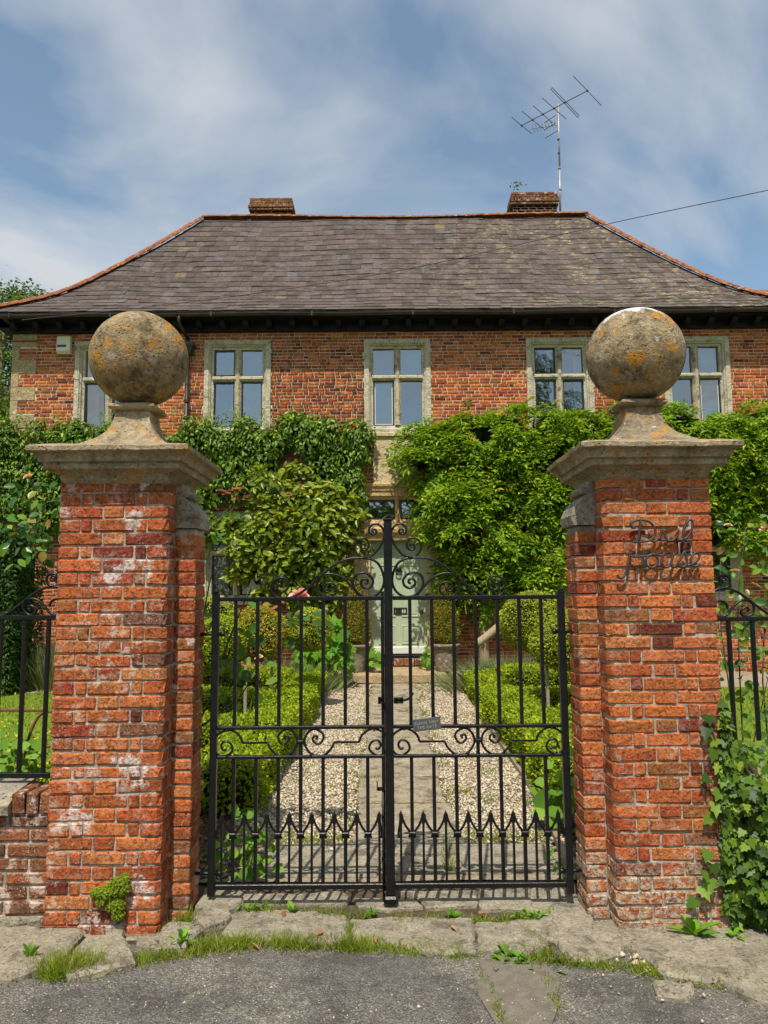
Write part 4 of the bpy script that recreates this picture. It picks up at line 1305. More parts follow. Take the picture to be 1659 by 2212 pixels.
dd = np.linspace(0, RUN, 30)
m = MB()
EYB = EY + 2 * RUN
V = []
for d in dd:
    z = float(roof_z(d)) - .02
    V += [(EX0 + d, EY + d, z), (EX1 - d, EY + d, z), (EX1 - d, EYB - d, z), (EX0 + d, EYB - d, z)]
F = []
for i in range(len(dd) - 1):
    for k in range(4):
        if i == 0 or True:
            F.append((i * 4 + k, i * 4 + (k + 1) % 4, (i + 1) * 4 + (k + 1) % 4, (i + 1) * 4 + k))
m.add(V, F)
ROOF = m.build('roof', 'slate', HOUSE)
# arc-length rows of slates
dfine = np.linspace(0, RUN, 400)
zf = roof_z(dfine)
arc = np.r_[0, np.cumsum(np.hypot(np.diff(dfine), np.diff(zf)))]
EXPO = 0.232
nrow = int(arc[-1] / EXPO)
sr = np.random.default_rng(91)
slates = []
for rI in range(nrow + 1):
    s0, s1 = rI * EXPO, min((rI + 1) * EXPO + .015, arc[-1])
    if s1 - s0 < .04:
        continue
    d0, d1 = np.interp(s0, arc, dfine), np.interp(s1, arc, dfine)
    z0, z1 = roof_z(d0), roof_z(d1)
    x = EX0 - sr.uniform(0, .2) - .1
    while x < EX1:
        wd = sr.uniform(.19, .27)
        xa, xb = x + .002, x + wd - .002
        l0, r0, l1, r1 = EX0 + d0, EX1 - d0, EX0 + d1, EX1 - d1
        A, Bq = min(max(xa, l0), r0), min(max(xb, l0), r0)
        C, D = min(max(xb, l1), r1), min(max(xa, l1), r1)
        if Bq - A > .03 or C - D > .03:
            t = .009 + sr.uniform(0, .006)
            dz = sr.normal(0, .002) - (.004 if sr.random() < .05 else 0)
            drop = sr.normal(0, .004) + (0.02 if sr.random() < .03 else 0)
            wave = lambda xx: .018 * math.sin(xx * .9 + 1) + .012 * math.sin(xx * 2.3 + rI * .2)
            nn = np.array([0, -(z1 - z0), (d1 - d0)])
            nn = nn / np.linalg.norm(nn)
            p = []
            for xx, dq, zq, off in ((A, d0, z0, t), (Bq, d0, z0, t), (C, d1, z1, .001), (D, d1, z1, .001)):
                p.append(np.array([xx, EY + dq, zq + wave(xx) * min(1, dq)]) + nn * (off + dz))
            sl = np.array([0, d1 - d0, z1 - z0]) / np.linalg.norm([d1 - d0, z1 - z0])
            p[0] = p[0] - sl * drop
            p[1] = p[1] - sl * (drop + sr.normal(0, .002))
            q = [p[0] - nn * .013, p[1] - nn * .013]
            slates.append((rI, np.array([p[0], p[1], p[2], p[3], q[0], q[1]])))
        x += wd
SF = [(0, 1, 2, 3), (4, 5, 1, 0)]
ST = [(4, 0, 3), (1, 5, 2)]
cand = [i for i, s in enumerate(slates) if 7 <= s[0] <= 15 and -4.2 < s[1][:, 0].mean() < 4.6]
cand = cand[::max(1, len(cand) // 300)][:300]
cset = set(cand)
mm = MB()
for i, (rI, P6) in enumerate(slates):
    if i in cset:
        MB().add(P6, SF + ST).build('slate', 'slate', ROOF)
    else:
        mm.add(P6, SF + ST)
o = mm.build('slating', 'slate', ROOF)
o['kind'] = 'stuff'


# ridge and hip tiles
def tile_run(P0, P1, n, rad, prof=None):
    for i in range(n):
        a = P0(i / n)
        b_ = P0((i + 1.06) / n)
        t_ = MB()
        pa, pb = np.array(a), np.array(b_)
        dr = (pb - pa) / np.linalg.norm(pb - pa)
        sd = np.cross(dr, np.array([0, 0, 1.0]))
        sd /= np.linalg.norm(sd)
        upv = np.cross(sd, dr)
        V = []
        for q, lift in ((pa, .0), (pb, .012)):
            for an in np.linspace(-1.25, 1.25, 7):
                V.append(q + sd * math.sin(an) * rad + upv * (math.cos(an) * rad - rad * .35 + lift))
            for an in np.linspace(1.25, -1.25, 7):
                V.append(q + sd * math.sin(an) * (rad - .018) + upv * (math.cos(an) * (rad - .018) - rad * .35 + lift))
        F = [(k, (k + 1) % 14, 14 + (k + 1) % 14, 14 + k) for k in range(14)] + [tuple(range(14))[::-1], tuple(range(14, 28))]
        t_.add(V, F).build(prof or 'ridge_tile', 'ridge_tile', ROOF)


RZ = float(roof_z(RUN))
tile_run(lambda t: (EX0 + RUN + t * (EX1 - EX0 - 2 * RUN), EY + RUN, RZ + .03 + .02 * math.sin(t * 9) - .035 * math.sin(t * 3.14)), None, 22, .105)
tile_run(lambda t: (EX0 + RUN * t, EY + RUN * t, float(roof_z(RUN * t)) + .03), None, 14, .10, 'hip_tile')
tile_run(lambda t: (EX1 - RUN * t, EY + RUN * t, float(roof_z(RUN * t)) + .03), None, 14, .10, 'hip_tile')

# eaves: soffit, fascia plate, brackets, gutter
e = MB()
e.box(EX0 + .05, EX1 - .05, EY + .03, HY + .02, 6.60, 6.635)
e.box(HX0 - .02, HX1 + .02, HY - .10, HY + .02, 6.455, 6.60)
e.box(HX0 - .34, HX0 - .02, EY + .03, EYB - .1, 6.60, 6.635)
EAVE = e.build('eaves', 'black_wood', HOUSE)
for i, x in enumerate(np.arange(HX0 + .12, HX1, .43)):
    q = MB()
    q.add([(x - .05, HY - .101, 6.598), (x - .05, EY + .12, 6.598), (x - .05, EY + .12, 6.56), (x - .05, HY - .26, 6.50), (x - .05, HY - .101, 6.48),
           (x + .05, HY - .101, 6.598), (x + .05, EY + .12, 6.598), (x + .05, EY + .12, 6.56), (x + .05, HY - .26, 6.50), (x + .05, HY - .101, 6.48)],
          [(0, 1, 2, 3, 4), (9, 8, 7, 6, 5), (1, 6, 7, 2), (2, 7, 8, 3), (3, 8, 9, 4)])
    q.build('eaves_bracket', 'black_wood', EAVE)
gt = MB()
V, F = [], []
gxs = np.linspace(EX0 - .02, EX1 + .02, 24)
for x in gxs:
    sag = .008 * math.sin(x * 2.1)
    for an in np.linspace(0, math.pi, 8):
        V.append((x, EY - .03 - .055 * math.cos(an), 6.655 + sag - .06 * math.sin(an)))
    for an in np.linspace(math.pi, 0, 8):
        V.append((x, EY - .03 - .050 * math.cos(an), 6.655 + sag - .055 * math.sin(an)))
for i in range(len(gxs) - 1):
    for k in range(16):
        F.append((i * 16 + k, i * 16 + (k + 1) % 16, (i + 1) * 16 + (k + 1) % 16, (i + 1) * 16 + k))
gt.add(V, F)
GUT = gt.build('gutter', 'gutter', HOUSE)
for x in np.arange(EX0 + .6, EX1, 1.83):
    MB().box(x - .015, x + .015, EY - .09, EY + .03, 6.585, 6.66).build('gutter_clip', 'gutter', GUT)
# downpipe with swan neck and hopper
dp = MB()
px = -3.64
dp.tube(crom([(px - .06, EY - .03, 6.60), (px - .06, EY - .02, 6.50), (px - .03, EY + .18, 6.40), (px, HY - .09, 6.32), (px, HY - .085, 6.24)], 5), .035, 8)
dp.tube([(px, HY - .085, 6.0), (px, HY - .085, .2)], .036, 8)
DP = dp.build('downpipe', 'gutter', HOUSE, True)
hp = MB()
hp.rect_sweep([(.02, 5.99), (.05, 6.03), (.085, 6.15), (.10, 6.16), (.10, 6.22)], px - .03, px + .03, HY - .12, HY - .09)
hp.build('hopper', 'gutter', DP)
for zz in (5.8, 5.1, 4.4):
    MB().lathe([(.036, zz), (.05, zz + .005), (.05, zz + .05), (.036, zz + .055)], px, HY - .085, 12).build('pipe_collar', 'gutter', DP)


# chimneys behind the ridge
def chimney(xa, xb, ya, yb, z0, z1, nm):
    core = MB().box(xa + .03, xb - .03, ya + .03, yb - .03, z0, z1 - .02)
    ch = core.build('chimney', 'terracotta_old', ROOF)
    r = np.random.default_rng(int(xa * 50) + 700)
    z = z1
    k = 0
    while z > z0 + .2:
        o_ = [.0, .0, .012, .04, .02, -.03, -.03, -.03][min(k, 7)]
        for (p, q, f_) in ((xa - o_, xb + o_, 'f'),):
            x = p - (.1 if k % 2 else 0)
            while x < q:
                ln = .205 if k % 2 else .20
                a, b_ = max(x, p), min(x + ln - .01, q)
                if b_ - a > .03:
                    MB().box(a, b_, ya - o_, ya + .10 - o_, z - .062, z - .004, .006).build('brick', 'chimney_brick', ch)
                x += ln
        for sx in (xa - o_, xb + o_ - .09):
            y = ya + .105
            while y < yb - .1:
                MB().box(sx, sx + .09, y, y + .195, z - .062, z - .004, .006).build('brick', 'chimney_brick', ch)
                y += .205
        k += 1
        z -= .0665
    return ch


chimney(-3.30, -2.24, 17.6, 18.3, 9.6, 11.42, 'a')
chimney(3.26, 4.42, 17.6, 18.4, 9.6, 11.52, 'b')

# ------------------------------------------------------------------ things fixed to the house
ab = thing('alarm_box', 'cream burglar alarm box high on the brick wall beside the left corner', 'alarm box', (-5.95, HY, 6.05))
MB().add([(-6.08, HY - .014, 6.40), (-6.08, HY - .10, 6.38), (-6.08, HY - .12, 6.10), (-6.08, HY - .07, 6.05), (-6.08, HY - .014, 6.05), (-5.83, HY - .014, 6.40), (-5.83, HY - .10, 6.38), (-5.83, HY - .12, 6.10), (-5.83, HY - .07, 6.05), (-5.83, HY - .014, 6.05)],
         [(0, 5, 6, 1), (1, 6, 7, 2), (2, 7, 8, 3), (3, 8, 9, 4), (0, 1, 2, 3, 4), (9, 8, 7, 6, 5)]).build('case', 'plastic', ab)
MB().box(-6.06, -5.90, HY - .126, HY - .112, 6.17, 6.21).build('stripe', 'blue', ab)

aer = thing('tv_aerial', 'tall television aerial on a pole beside the right chimney', 'aerial', (4.33, 17.55, 11.0))
AX, AY = 4.33 * 17.55 / 17, 17.55
sc_ = 17.55 / 17


def A3(p, dy=0.0):
    return (p[0] * sc_, AY + dy, 1.6 + (p[1] - 1.6) * sc_)


MB().tube([A3((4.306, 10.55)), A3((4.33, 11.8))], .028, 8).tube([A3((4.33, 11.75)), A3((4.351, 13.45))], .022, 8).build('mast', 'alu', aer, True)
for zz in (11.2, 11.75, 12.15, 12.5):
    MB().lathe([(.034, 1.6 + (zz - 1.6) * sc_), (.034, 1.6 + (zz + .03 - 1.6) * sc_)], A3((4.325, 0))[0], AY, 10).build('mast_band', 'aerial_dark', aer)
BA, BB = np.array((3.462, 12.967)), np.array((5.041, 13.703))
MB().tube([A3(BA, .12), A3(BB, -.12)], .013, 6).build('boom', 'aerial_dark', aer)
for t, hx, hz in ((0.0, .23, .25), (.165, .24, .26), (.325, .22, .26), (.495, .27, .31), (.66, .31, .38), (1.0, .315, .425)):
    c_ = BA + (BB - BA) * t
    cy_ = .12 - .24 * t
    if abs(t - .66) < .01:
        MB().tube([A3(c_ + q, cy_) for q in (np.array((-hx - .025, hz - .02)), np.array((-hx + .01, hz + .02)), np.array((hx + .03, -hz + .03)), np.array((hx + .005, -hz - .02)), np.array((-hx - .025, hz - .02)))], .009, 5).build('dipole', 'aerial_dark', aer)
    else:
        MB().tube([A3(c_ + np.array((-hx, hz)), cy_ + .05), A3(c_ + np.array((hx, -hz)), cy_ - .05)], .009, 5).build('element', 'aerial_dark', aer)
    V, F = icoball(*A3(c_, cy_), .03, .03, .03, 0, 8, 6)
    MB().add(V, F).build('clamp', 'aerial_dark', aer)
MB().tube([A3((3.78, 13.06), .4), A3((4.34, 12.90), 0)], .011, 6).build('small_boom', 'alu', aer)
for i in range(8):
    t = .05 + i * .12
    p = A3((3.78 + .56 * t, 13.06 - .16 * t), .4 - .4 * t)
    MB().tube([(p[0] - .05, p[1] - .04, p[2] + .09), (p[0] + .05, p[1] + .04, p[2] - .09)], .006, 4).build('small_element', 'alu', aer)
for a, b_ in (((4.02, 13.02), (4.28, 13.12)), ((4.0, 12.83), (4.26, 12.92)), ((4.03, 12.62), (4.30, 12.72))):
    MB().tube([A3(a, .1), A3(b_, -.05)], .009, 5).build('reflector_bar', 'aerial_dark', aer)
for i in range(5):
    t = i / 4
    MB().tube([A3((4.02 + .25 * t, 13.02 + .1 * t), .1 - .15 * t), A3((4.03 + .26 * t, 12.63 + .1 * t), .1 - .15 * t)], .004, 4).build('reflector_wire', 'alu', aer)

cb = MB().tube(crom([(-6.534, 12.98, 6.541), (-3.235, 12.6, 6.719), (.27, 12.0, 6.975), (3.613, 10.9, 7.237), (5.391, 9.8, 7.118), (6.404, 9.0, 6.975)], 8), .0065, 5).build('overhead_cable', 'aerial_dark')
tag(cb, 'black overhead cable slanting across the slate roof from the right', 'cable')
lw = MB()
lw.tube(crom([(3.30, 17.55, 11.5), (3.32, 17.5, 11.58), (3.40, 17.45, 11.63), (3.46, 17.42, 11.61)], 4), .01, 5)
cw = thing('chimney_weed', 'small leafy weed sprouting from the top of the right chimney', 'weed', (3.3, 17.5, 11.6))
lw.build('stem', 'vine_stem', cw)
_r = np.random.default_rng(3)
P = np.array([(3.38, 17.4, 11.60)]) + _r.normal(0, .055, (26, 3))
a, b_, n = leaf_frames(_r.normal(0, 1, (26, 3)) + [0, -1, 1], _r.normal(0, 1, (26, 3)), _r)
link('foliage', leaf_mesh('foliage', P, a, b_, n, .08, .04, 'diamond'), cw, 'leaf_ivy')

# neighbouring roof that peeps over the hip at the far right
nb = thing('neighbour_building', 'old tiled roof of a building just behind the right end of the house', 'building', (10.5, 20, 0))
MB().box(8.9, 16, 18.4, 22.4, -.1, 7.4).build('wall', 'chimney_brick', nb)
MB().add([(8.6, 18.0, 7.3), (16.3, 18.0, 7.3), (16.3, 20.3, 10.05), (8.6, 20.3, 10.05), (8.6, 22.8, 7.3), (16.3, 22.8, 7.3)], [(0, 1, 2, 3), (3, 2, 5, 4), (0, 3, 4), (1, 5, 2)]).build('roof', 'terracotta_old', nb)

# ------------------------------------------------------------------ gate piers
_BM = {}
_bmr = np.random.default_rng(404)


def brick_mesh(w, d, h, mat, var, corner=0):
    key = (round(w, 3), round(d, 3), round(h, 3), mat, var, corner)
    if key not in _BM:
        V, F = chamfer_box(w, d, h, .0065, .0014, _bmr)
        if corner:          # weathered round on the inner front arris
            q = .016
            ex = np.clip(1 - (w / 2 - V[:, 0] * corner) / .0085, 0, 1)
            ey = np.clip(1 - (d / 2 + V[:, 1]) / .0085, 0, 1)
            both = (V[:, 0] * corner > w / 2 - .011) & (V[:, 1] < -d / 2 + .011)
            V[both & (ex < .3), 0] -= corner * q
            V[both & (ey < .3), 1] += q
            V[both & (ex >= .3) & (ey >= .3)] += np.array([-corner * q * .3, q * .3, 0])
        m = bpy.data.meshes.new('brick')
        m.from_pydata([tuple(v) for v in V], [], [tuple(f) for f in F])
        m.materials.append(MATS[mat])
        m.update()
        _BM[key] = m
    return _BM[key]


def put_brick(parent, x0, x1, y0, y1, z0, z1, mat, r, push=(0, 0), corner=0):
    w, d, h = abs(x1 - x0), y1 - y0, z1 - z0
    o = link('brick', brick_mesh(w, d, h, mat, int(r.integers(4)), corner), parent)
    er = min(r.exponential(.0016), .0042)
    o.location = ((x0 + x1) / 2 + r.normal(0, .0012) + push[0] * er, (y0 + y1) / 2 + r.normal(0, .0012) + push[1] * er, (z0 + z1) / 2 + r.normal(0, .0012))
    o.rotation_euler = (r.normal(0, .010), r.normal(0, .005), r.normal(0, .006) + (math.pi if r.random() < .5 and not corner else 0))
    return o


PY0, PY1 = 3.70, 4.20
CH = 0.0668


def gate_pier(s, xo, label, mat, ballmat, capmat, pedmat, cx, zbase, seed):
    """s=+1: inner side towards +x. xo = outer front corner"""
    r = np.random.default_rng(seed)
    T = thing('gate_pier', label, 'gate pier', (cx, 3.95, zbase), 'gate piers')
    X = lambda t: xo + s * t
    core = MB()
    lo, hi = sorted((X(.0085), X(.5395)))
    ci = X(.5395)
    ring = [(X(.010), PY0 + .010), (ci - s * .024, PY0 + .010), (ci, PY0 + .034), (ci, PY1 - .010), (X(.010), PY1 - .010)]
    core.add([(x, y, z) for z in (zbase - .1, 2.17) for x, y in ring], [(i, (i + 1) % 5, 5 + (i + 1) % 5, 5 + i) for i in range(5)] + [(0, 1, 2, 3, 4), (9, 8, 7, 6, 5)])
    lo, hi = sorted((X(.53), X(.6435)))
    core.box(lo, hi, 3.859, 4.052, zbase - .1, 1.93)
    core.build('mortar_core', 'mortar', T)
    A = [(0, .214), (.222, .324), (.332, .548)]
    B = [(0, .103), (.110, .165), (.172, .376), (.383, .438), (.445, .548)]
    n = int(round((2.172 - zbase) / CH)) + 1
    back = MB()
    for k in range(n):
        z1 = 2.172 - k * CH
        z0 = z1 - CH
        if z0 < zbase - .08:
            break
        za, zb = z0 + .0036 + r.normal(0, .0012), z1 - .0036 + r.normal(0, .0012)
        even = k % 2 == 1
        fr = B if even else A
        for i, (a, b_) in enumerate(fr):
            corner = i in (0, len(fr) - 1)
            dep = (.212 if even else .10) if corner else (.10 if (b_ - a) > .15 else .10)
            put_brick(T, X(a), X(b_), PY0, PY0 + dep, za, zb, mat, r, (0, 1), s if i == len(fr) - 1 else 0)
        dep = .212 if even else .10
        ys = [dep + .012]
        side = [(.224, .424), (.436, .50)] if even else [(.112, .312), (.324, .50)]
        for (a, b_) in side:
            # outer side
            put_brick(T, X(0), X(.10), PY0 + a, PY0 + b_, za, zb, mat, r, (s, 0))
            # inner side, hidden behind the pilaster between .15 and .36
            a2, b2 = a, b_
            if a < .15 < b_:
                b2 = .152
            if b2 - a2 > .025 and not (a >= .15 and b_ <= .37):
                put_brick(T, X(.448), X(.548), PY0 + a2, PY0 + b2, za, zb, mat, r, (-s, 0))
        for (a, b_) in fr[1:-1]:
            V, F = chamfer_box(b_ - a, .09, zb - za, .007, .002, r)
            back.add(V + np.array([X((a + b_) / 2), PY1 - .045, (za + zb) / 2]), F)
        # pilaster
        if z1 < 1.945:
            if even:
                put_brick(T, X(.548), X(.652), 3.85, 3.95, za, zb, mat, r, (0, 1))
                put_brick(T, X(.548), X(.652), 3.962, 4.06, za, zb, mat, r, (-s, 0))
            else:
                put_brick(T, X(.548), X(.652), 3.85, 4.06, za, zb, mat, r, (-s * .5, .5))
    o = back.build('back_brickwork', mat, T)
    o['kind'] = 'stuff'
    # stone shoulder on the pilaster
    prof = [(.50, 1.935), (.668, 1.935), (.672, 1.985), (.655, 2.03), (.625, 2.065), (.598, 2.085), (.59, 2.095), (.612, 2.10), (.622, 2.115), (.612, 2.132), (.585, 2.138), (.58, 2.165), (.50, 2.165)]
    m = MB()
    q = len(prof)
    V = []
    for y, ins in ((3.835, .006), (3.845, 0), (4.065, 0), (4.075, .006)):
        for t, z in prof:
            V.append((X(t - (ins if t > .55 else 0)) + r.normal(0, .0012), y, z + (-ins if z > 2.1 else 0)))
    F = [(l * q + i, l * q + (i + 1) % q, (l + 1) * q + (i + 1) % q, (l + 1) * q + i) for l in range(3) for i in range(q)] + [tuple(range(q))[::-1], tuple(range(3 * q, 4 * q))]
    m.add(V, F).build('shoulder_stone', 'shoulder_stone', T)
    # moulded capstone
    lo, hi = sorted((X(.015), X(.548)))
    capm = MB()
    capm.rect_sweep([(-.01, 2.150), (.006, 2.168), (.008, 2.178), (.016, 2.192), (.034, 2.204), (.046, 2.208), (.050, 2.212), (.066, 2.213), (.069, 2.216), (.0705, 2.247), (.088, 2.249), (.090, 2.256), (.094, 2.272), (.106, 2.286), (.126, 2.293), (.131, 2.298), (.132, 2.319), (.115, 2.327), (.05, 2.345), (-.02, 2.352)], lo, hi, PY0 - .01, PY1, 16)
    per = 64
    Vc = np.array(capm.v)
    nl = len(Vc) // per
    cn = sine_noise(Vc, 3.2, seed + 5) * .004 + sine_noise(Vc, 9, seed + 6) * .002
    Vc[:, 2] += cn * (Vc[:, 2] > 2.29) * (1.8 if s < 0 else .8)
    Vc[:, 0] += sine_noise(Vc, 6, seed + 7) * .002
    Vc[:, 1] += sine_noise(Vc, 6, seed + 8) * .0025
    capm.v = [tuple(v) for v in Vc]
    capm.build('capstone', capmat, T)
    # finial: concave pedestal, plate and ball
    ped = MB()
    ped.rect_sweep([(.225, 2.335), (.235, 2.345), (.228, 2.362), (.190, 2.385), (.150, 2.415), (.118, 2.455), (.098, 2.505), (.090, 2.560), (.085, 2.572)], cx, cx, 3.95, 3.95, 6)
    FIN = ped.build('finial', pedmat, T)
    pl = MB()
    pl.rect_sweep([(.085, 2.568), (.115, 2.574), (.124, 2.584), (.120, 2.598), (.10, 2.606), (.05, 2.622)], cx, cx, 3.95, 3.95, 6)
    pl.build('plate', pedmat, FIN)
    V, F = icoball(cx, 3.95, 2.872, .262, .262, .258, .004, 64, 40, seed)
    V = V + unit(V - np.array([cx, 3.95, 2.872])) * (.0022 * sine_noise(V, 5, seed + 2, 4))[:, None]
    bo = link('ball', mesh_np('ball', V, F, True), FIN, ballmat)
    return T


PIER_L = gate_pier(1, -1.632, 'red brick gate pier left of the iron gate with orange lichened stone ball', 'pier_brick', 'ball_stone', 'cap_stone', 'cap_stone', -1.335, .02, 501)
PIER_R = gate_pier(-1, 1.645, 'red brick gate pier carrying the iron house name and white topped stone ball', 'pier_brick_right', 'ball_stone_right', 'cap_stone', 'pedestal_right', 1.383, -.02, 502)


# ------------------------------------------------------------------ dwarf walls beside the piers
def dwarf_wall(s, x_in, x_out, label, seed):
    r = np.random.default_rng(seed)
    T = thing('garden_wall', label, 'wall', ((x_in + x_out) / 2, 3.9, 0), 'low walls beside the gate piers')
    lo, hi = sorted((x_in, x_out))
    MB().box(lo, hi, 3.775, 4.03, -.1, .525).build('mortar_core', 'mortar', T)
    for k in range(8):
        z0 = -.01 + k * CH
        x = x_in - s * (.11 if k % 2 else 0) * 0
        first = True
        while (x - x_out) * s > 0.02:
            ln = .212 if (not first or k % 2) else .10
            xe = x - s * ln
            if (xe - x_out) * s < 0:
                xe = x_out
            put_brick(T, x, xe, 3.763, 3.86, z0 + .006, z0 + CH - .006, 'wall_brick', r, (0, 1))
            x = xe - s * .012
            first = False
    x = x_in
    for k in range(3):
        put_brick(T, x - s * .002, x - s * .058, 3.755, 3.98, .528, .628, 'wall_brick', r)
        x -= s * .066
    # stone coping with a weathered slope
    lo, hi = sorted((x, x_out))
    MB().add([(lo, 3.73, .53), (hi, 3.73, .53), (hi, 3.725, .575), (lo, 3.725, .575), (hi, 3.82, .625), (lo, 3.82, .625), (hi, 4.0, .64), (lo, 4.0, .64), (hi, 4.06, .56), (lo, 4.06, .56), (hi, 4.06, .53), (lo, 4.06, .53)],
             [(0, 1, 2, 3), (3, 2, 4, 5), (5, 4, 6, 7), (7, 6, 8, 9), (9, 8, 10, 11), (0, 3, 5, 7, 9, 11), (1, 10, 8, 6, 4, 2)]).build('coping', 'shoulder_stone', T)
    return T


dwarf_wall(1, -1.640, -3.4, 'low lichened brick wall under the railings left of the gate', 611)
dwarf_wall(-1, 1.655, 3.4, 'low brick wall hidden under ivy right of the gate', 612)

# ------------------------------------------------------------------ iron gates
GY = 3.98
XC = 0.019


def gate_leaf(s, label):
    """s=+1 left leaf, s=-1 right leaf mirrored about the meeting line"""
    T = thing('iron_gate', label, 'gate', (XC - s * .46, GY, .06), 'pair of iron gates')
    X = (lambda x: x) if s > 0 else (lambda x: 2 * XC - x)

    def bx(name, xa, xb, z0, z1, dep=.018, bev=.002, y=GY):
        lo, hi = sorted((X(xa), X(xb)))
        return MB().box(lo, hi, y - dep / 2, y + dep / 2, z0, z1, bev).build(name, 'iron', T)

    st = MB()
    lo, hi = sorted((X(-.918), X(-.882)))
    st.box(lo, hi, GY - .018, GY + .018, .055, 1.595, .003)
    st.box(lo + .004, hi - .004, GY - .014, GY + .014, 1.595, 1.606, .004)
    st.build('hinge_stile', 'iron', T)
    if s > 0:
        bx('meeting_stile', -.022, -.004, .075, 1.60, .02)
    else:
        MB().box(XC - .0225, XC + .0225, GY - .030, GY - .004, .06, 1.975, .003).box(XC - .026, XC + .026, GY - .034, GY, 1.975, 1.988, .004).build('meeting_stile', 'iron', T)
        MB().box(XC - .036, XC + .036, GY - .05, GY + .02, .018, .06, .01).build('stile_shoe', 'iron', T)
    e = -.006 if s > 0 else -.004
    bx('top_rail', -.882, e, 1.552, 1.574, .024, .003)
    bx('lock_rail', -.882, e, .885, .902, .026, .003)
    bx('lock_rail', -.882, e, .736, .752, .026, .003)
    bx('bottom_rail', -.882, e, .086, .112, .026, .003)
    bars = [-.793 + .1163 * k for k in range(7)]
    for k, x in enumerate(bars):
        bx('bar', x - .009, x + .009, .902, 1.552)
        bx('bar', x - .009, x + .009, .112, .736)
        if k == 3:
            bx('bar', x - .009, x + .009, .752, .885)
    for c in bars:
        bx('collar', c - .0185, c + .0185, .350, .366, .036, .004)
    mids = [-.793 - .058 + .1163 * k for k in range(8)]
    edges = [-.893] + bars + [-.012]
    for k, x in enumerate(mids):
        db = MB()
        xm = X(x)
        db.box(xm - .006, xm + .006, GY - .006, GY + .006, .112, .43, .001)
        db.add([(xm - .0085, GY - .008, .405), (xm + .0085, GY - .008, .405), (xm + .0085, GY + .008, .405), (xm - .0085, GY + .008, .405), (xm - .007, GY - .006, .455), (xm + .007, GY - .006, .455), (xm + .007, GY + .006, .455), (xm - .007, GY + .006, .455), (xm, GY, .472)],
               [(3, 2, 1, 0), (0, 1, 5, 4), (1, 2, 6, 5), (2, 3, 7, 6), (3, 0, 4, 7), (4, 5, 8), (5, 6, 8), (6, 7, 8), (7, 4, 8)])
        DB = db.build('dog_bar', 'iron', T)
        for dx, edge in ((-1, edges[k]), (1, edges[k + 1])):
            xe = edge - dx * .012
            span = xe - x
            pts = [(x + dx * .004, .452), (x + span * .22, .425), (x + span * .55, .392), (x + span * .95, .366), (x + span * 1.0, .350), (x + span * .90, .335)]
            MB().tube([(X(p[0]), GY - .002, p[1]) for p in crom(pts, 4)], .0062, 6).build('cusp', 'iron', DB)

    def scroll(name, pts, rad=.0062, n=5):
        return MB().tube([(X(float(p[0])), GY, float(p[1])) for p in crom(pts, n)], rad, 6, True, 1.35).build(name, 'iron', T, True)

    scroll('crest_scroll', CREST_MAIN, .0068)
    scroll('crest_scroll', CREST_MID)
    scroll('crest_scroll', CREST_TOP)
    bx('scroll_collar', -.115, -.088, 1.768, 1.786, .03, .004)
    bx('scroll_collar', -.362, -.338, 1.668, 1.688, .028, .004)
    mid = bars[3]
    for mir in (False, True):
        fx = (lambda p: (2 * mid - p[0], p[1])) if mir else (lambda p: p)
        scroll('band_scroll', [fx(p) for p in BAND])
        MB().tube([(X(fx(p)[0]), GY, p[1]) for p in BAND_STEP], .0058, 6).build('band_bar', 'iron', T)
        scroll('band_scroll', [fx(p) for p in BAND2])
    bx('band_collar', mid - .018, mid + .018, .811, .830, .036, .004)
    for (rx, rz) in ((-.83, .757), (-.39, .757), (-.83, .880), (-.50, .880), (-.40, .880), (-.06, .880)):
        V, F = icoball(X(rx), GY - .012, rz, .007, .006, .006, 0, 8, 6)
        MB().add(V, F).build('rivet', 'iron', T, True)
    for z in (1.38, .165):
        h = MB()
        h.tube([(X(-.985), GY, z), (X(-.872), GY, z)], .009, 8)
        h.tube([(X(-.872), GY, z), (X(-.850), GY, z)], .014, 8)
        h.build('hinge_pin', 'iron', T, True)
    return T


GL = gate_leaf(1, 'black iron gate leaf on the left, hinged to the left pier')
GR = gate_leaf(-1, 'black iron gate leaf on the right with latch and small hanging sign')
lt = MB()
lt.box(XC - .058, XC - .026, GY - .04, GY - .012, 1.015, 1.05, .003).box(XC - .035, XC - .022, GY - .035, GY - .02, .975, 1.02, .002)
lt.box(XC + .024, XC + .075, GY - .05, GY - .01, 1.018, 1.046, .004)
lt.tube(crom([(XC + .06, GY - .035, 1.034), (XC + .085, GY - .04, 1.036), (XC + .105, GY - .045, 1.045), (XC + .118, GY - .05, 1.062), (XC + .124, GY - .05, 1.075)], 4), .0065, 6)
lt.build('latch', 'iron', GR, True)
bo = MB()
bo.tube([(XC - .036, GY - .02, .03), (XC - .036, GY - .02, .58)], .006, 6)
bo.box(XC - .066, XC - .026, GY - .03, GY - .012, .575, .592, .003).box(XC - .068, XC - .062, GY - .03, GY - .012, .58, .622, .001)
bo.box(XC - .045, XC - .026, GY - .032, GY - .004, .43, .455, .003).box(XC - .045, XC - .026, GY - .032, GY - .004, .22, .245, .003)
bo.build('drop_bolt', 'iron', GL, True)

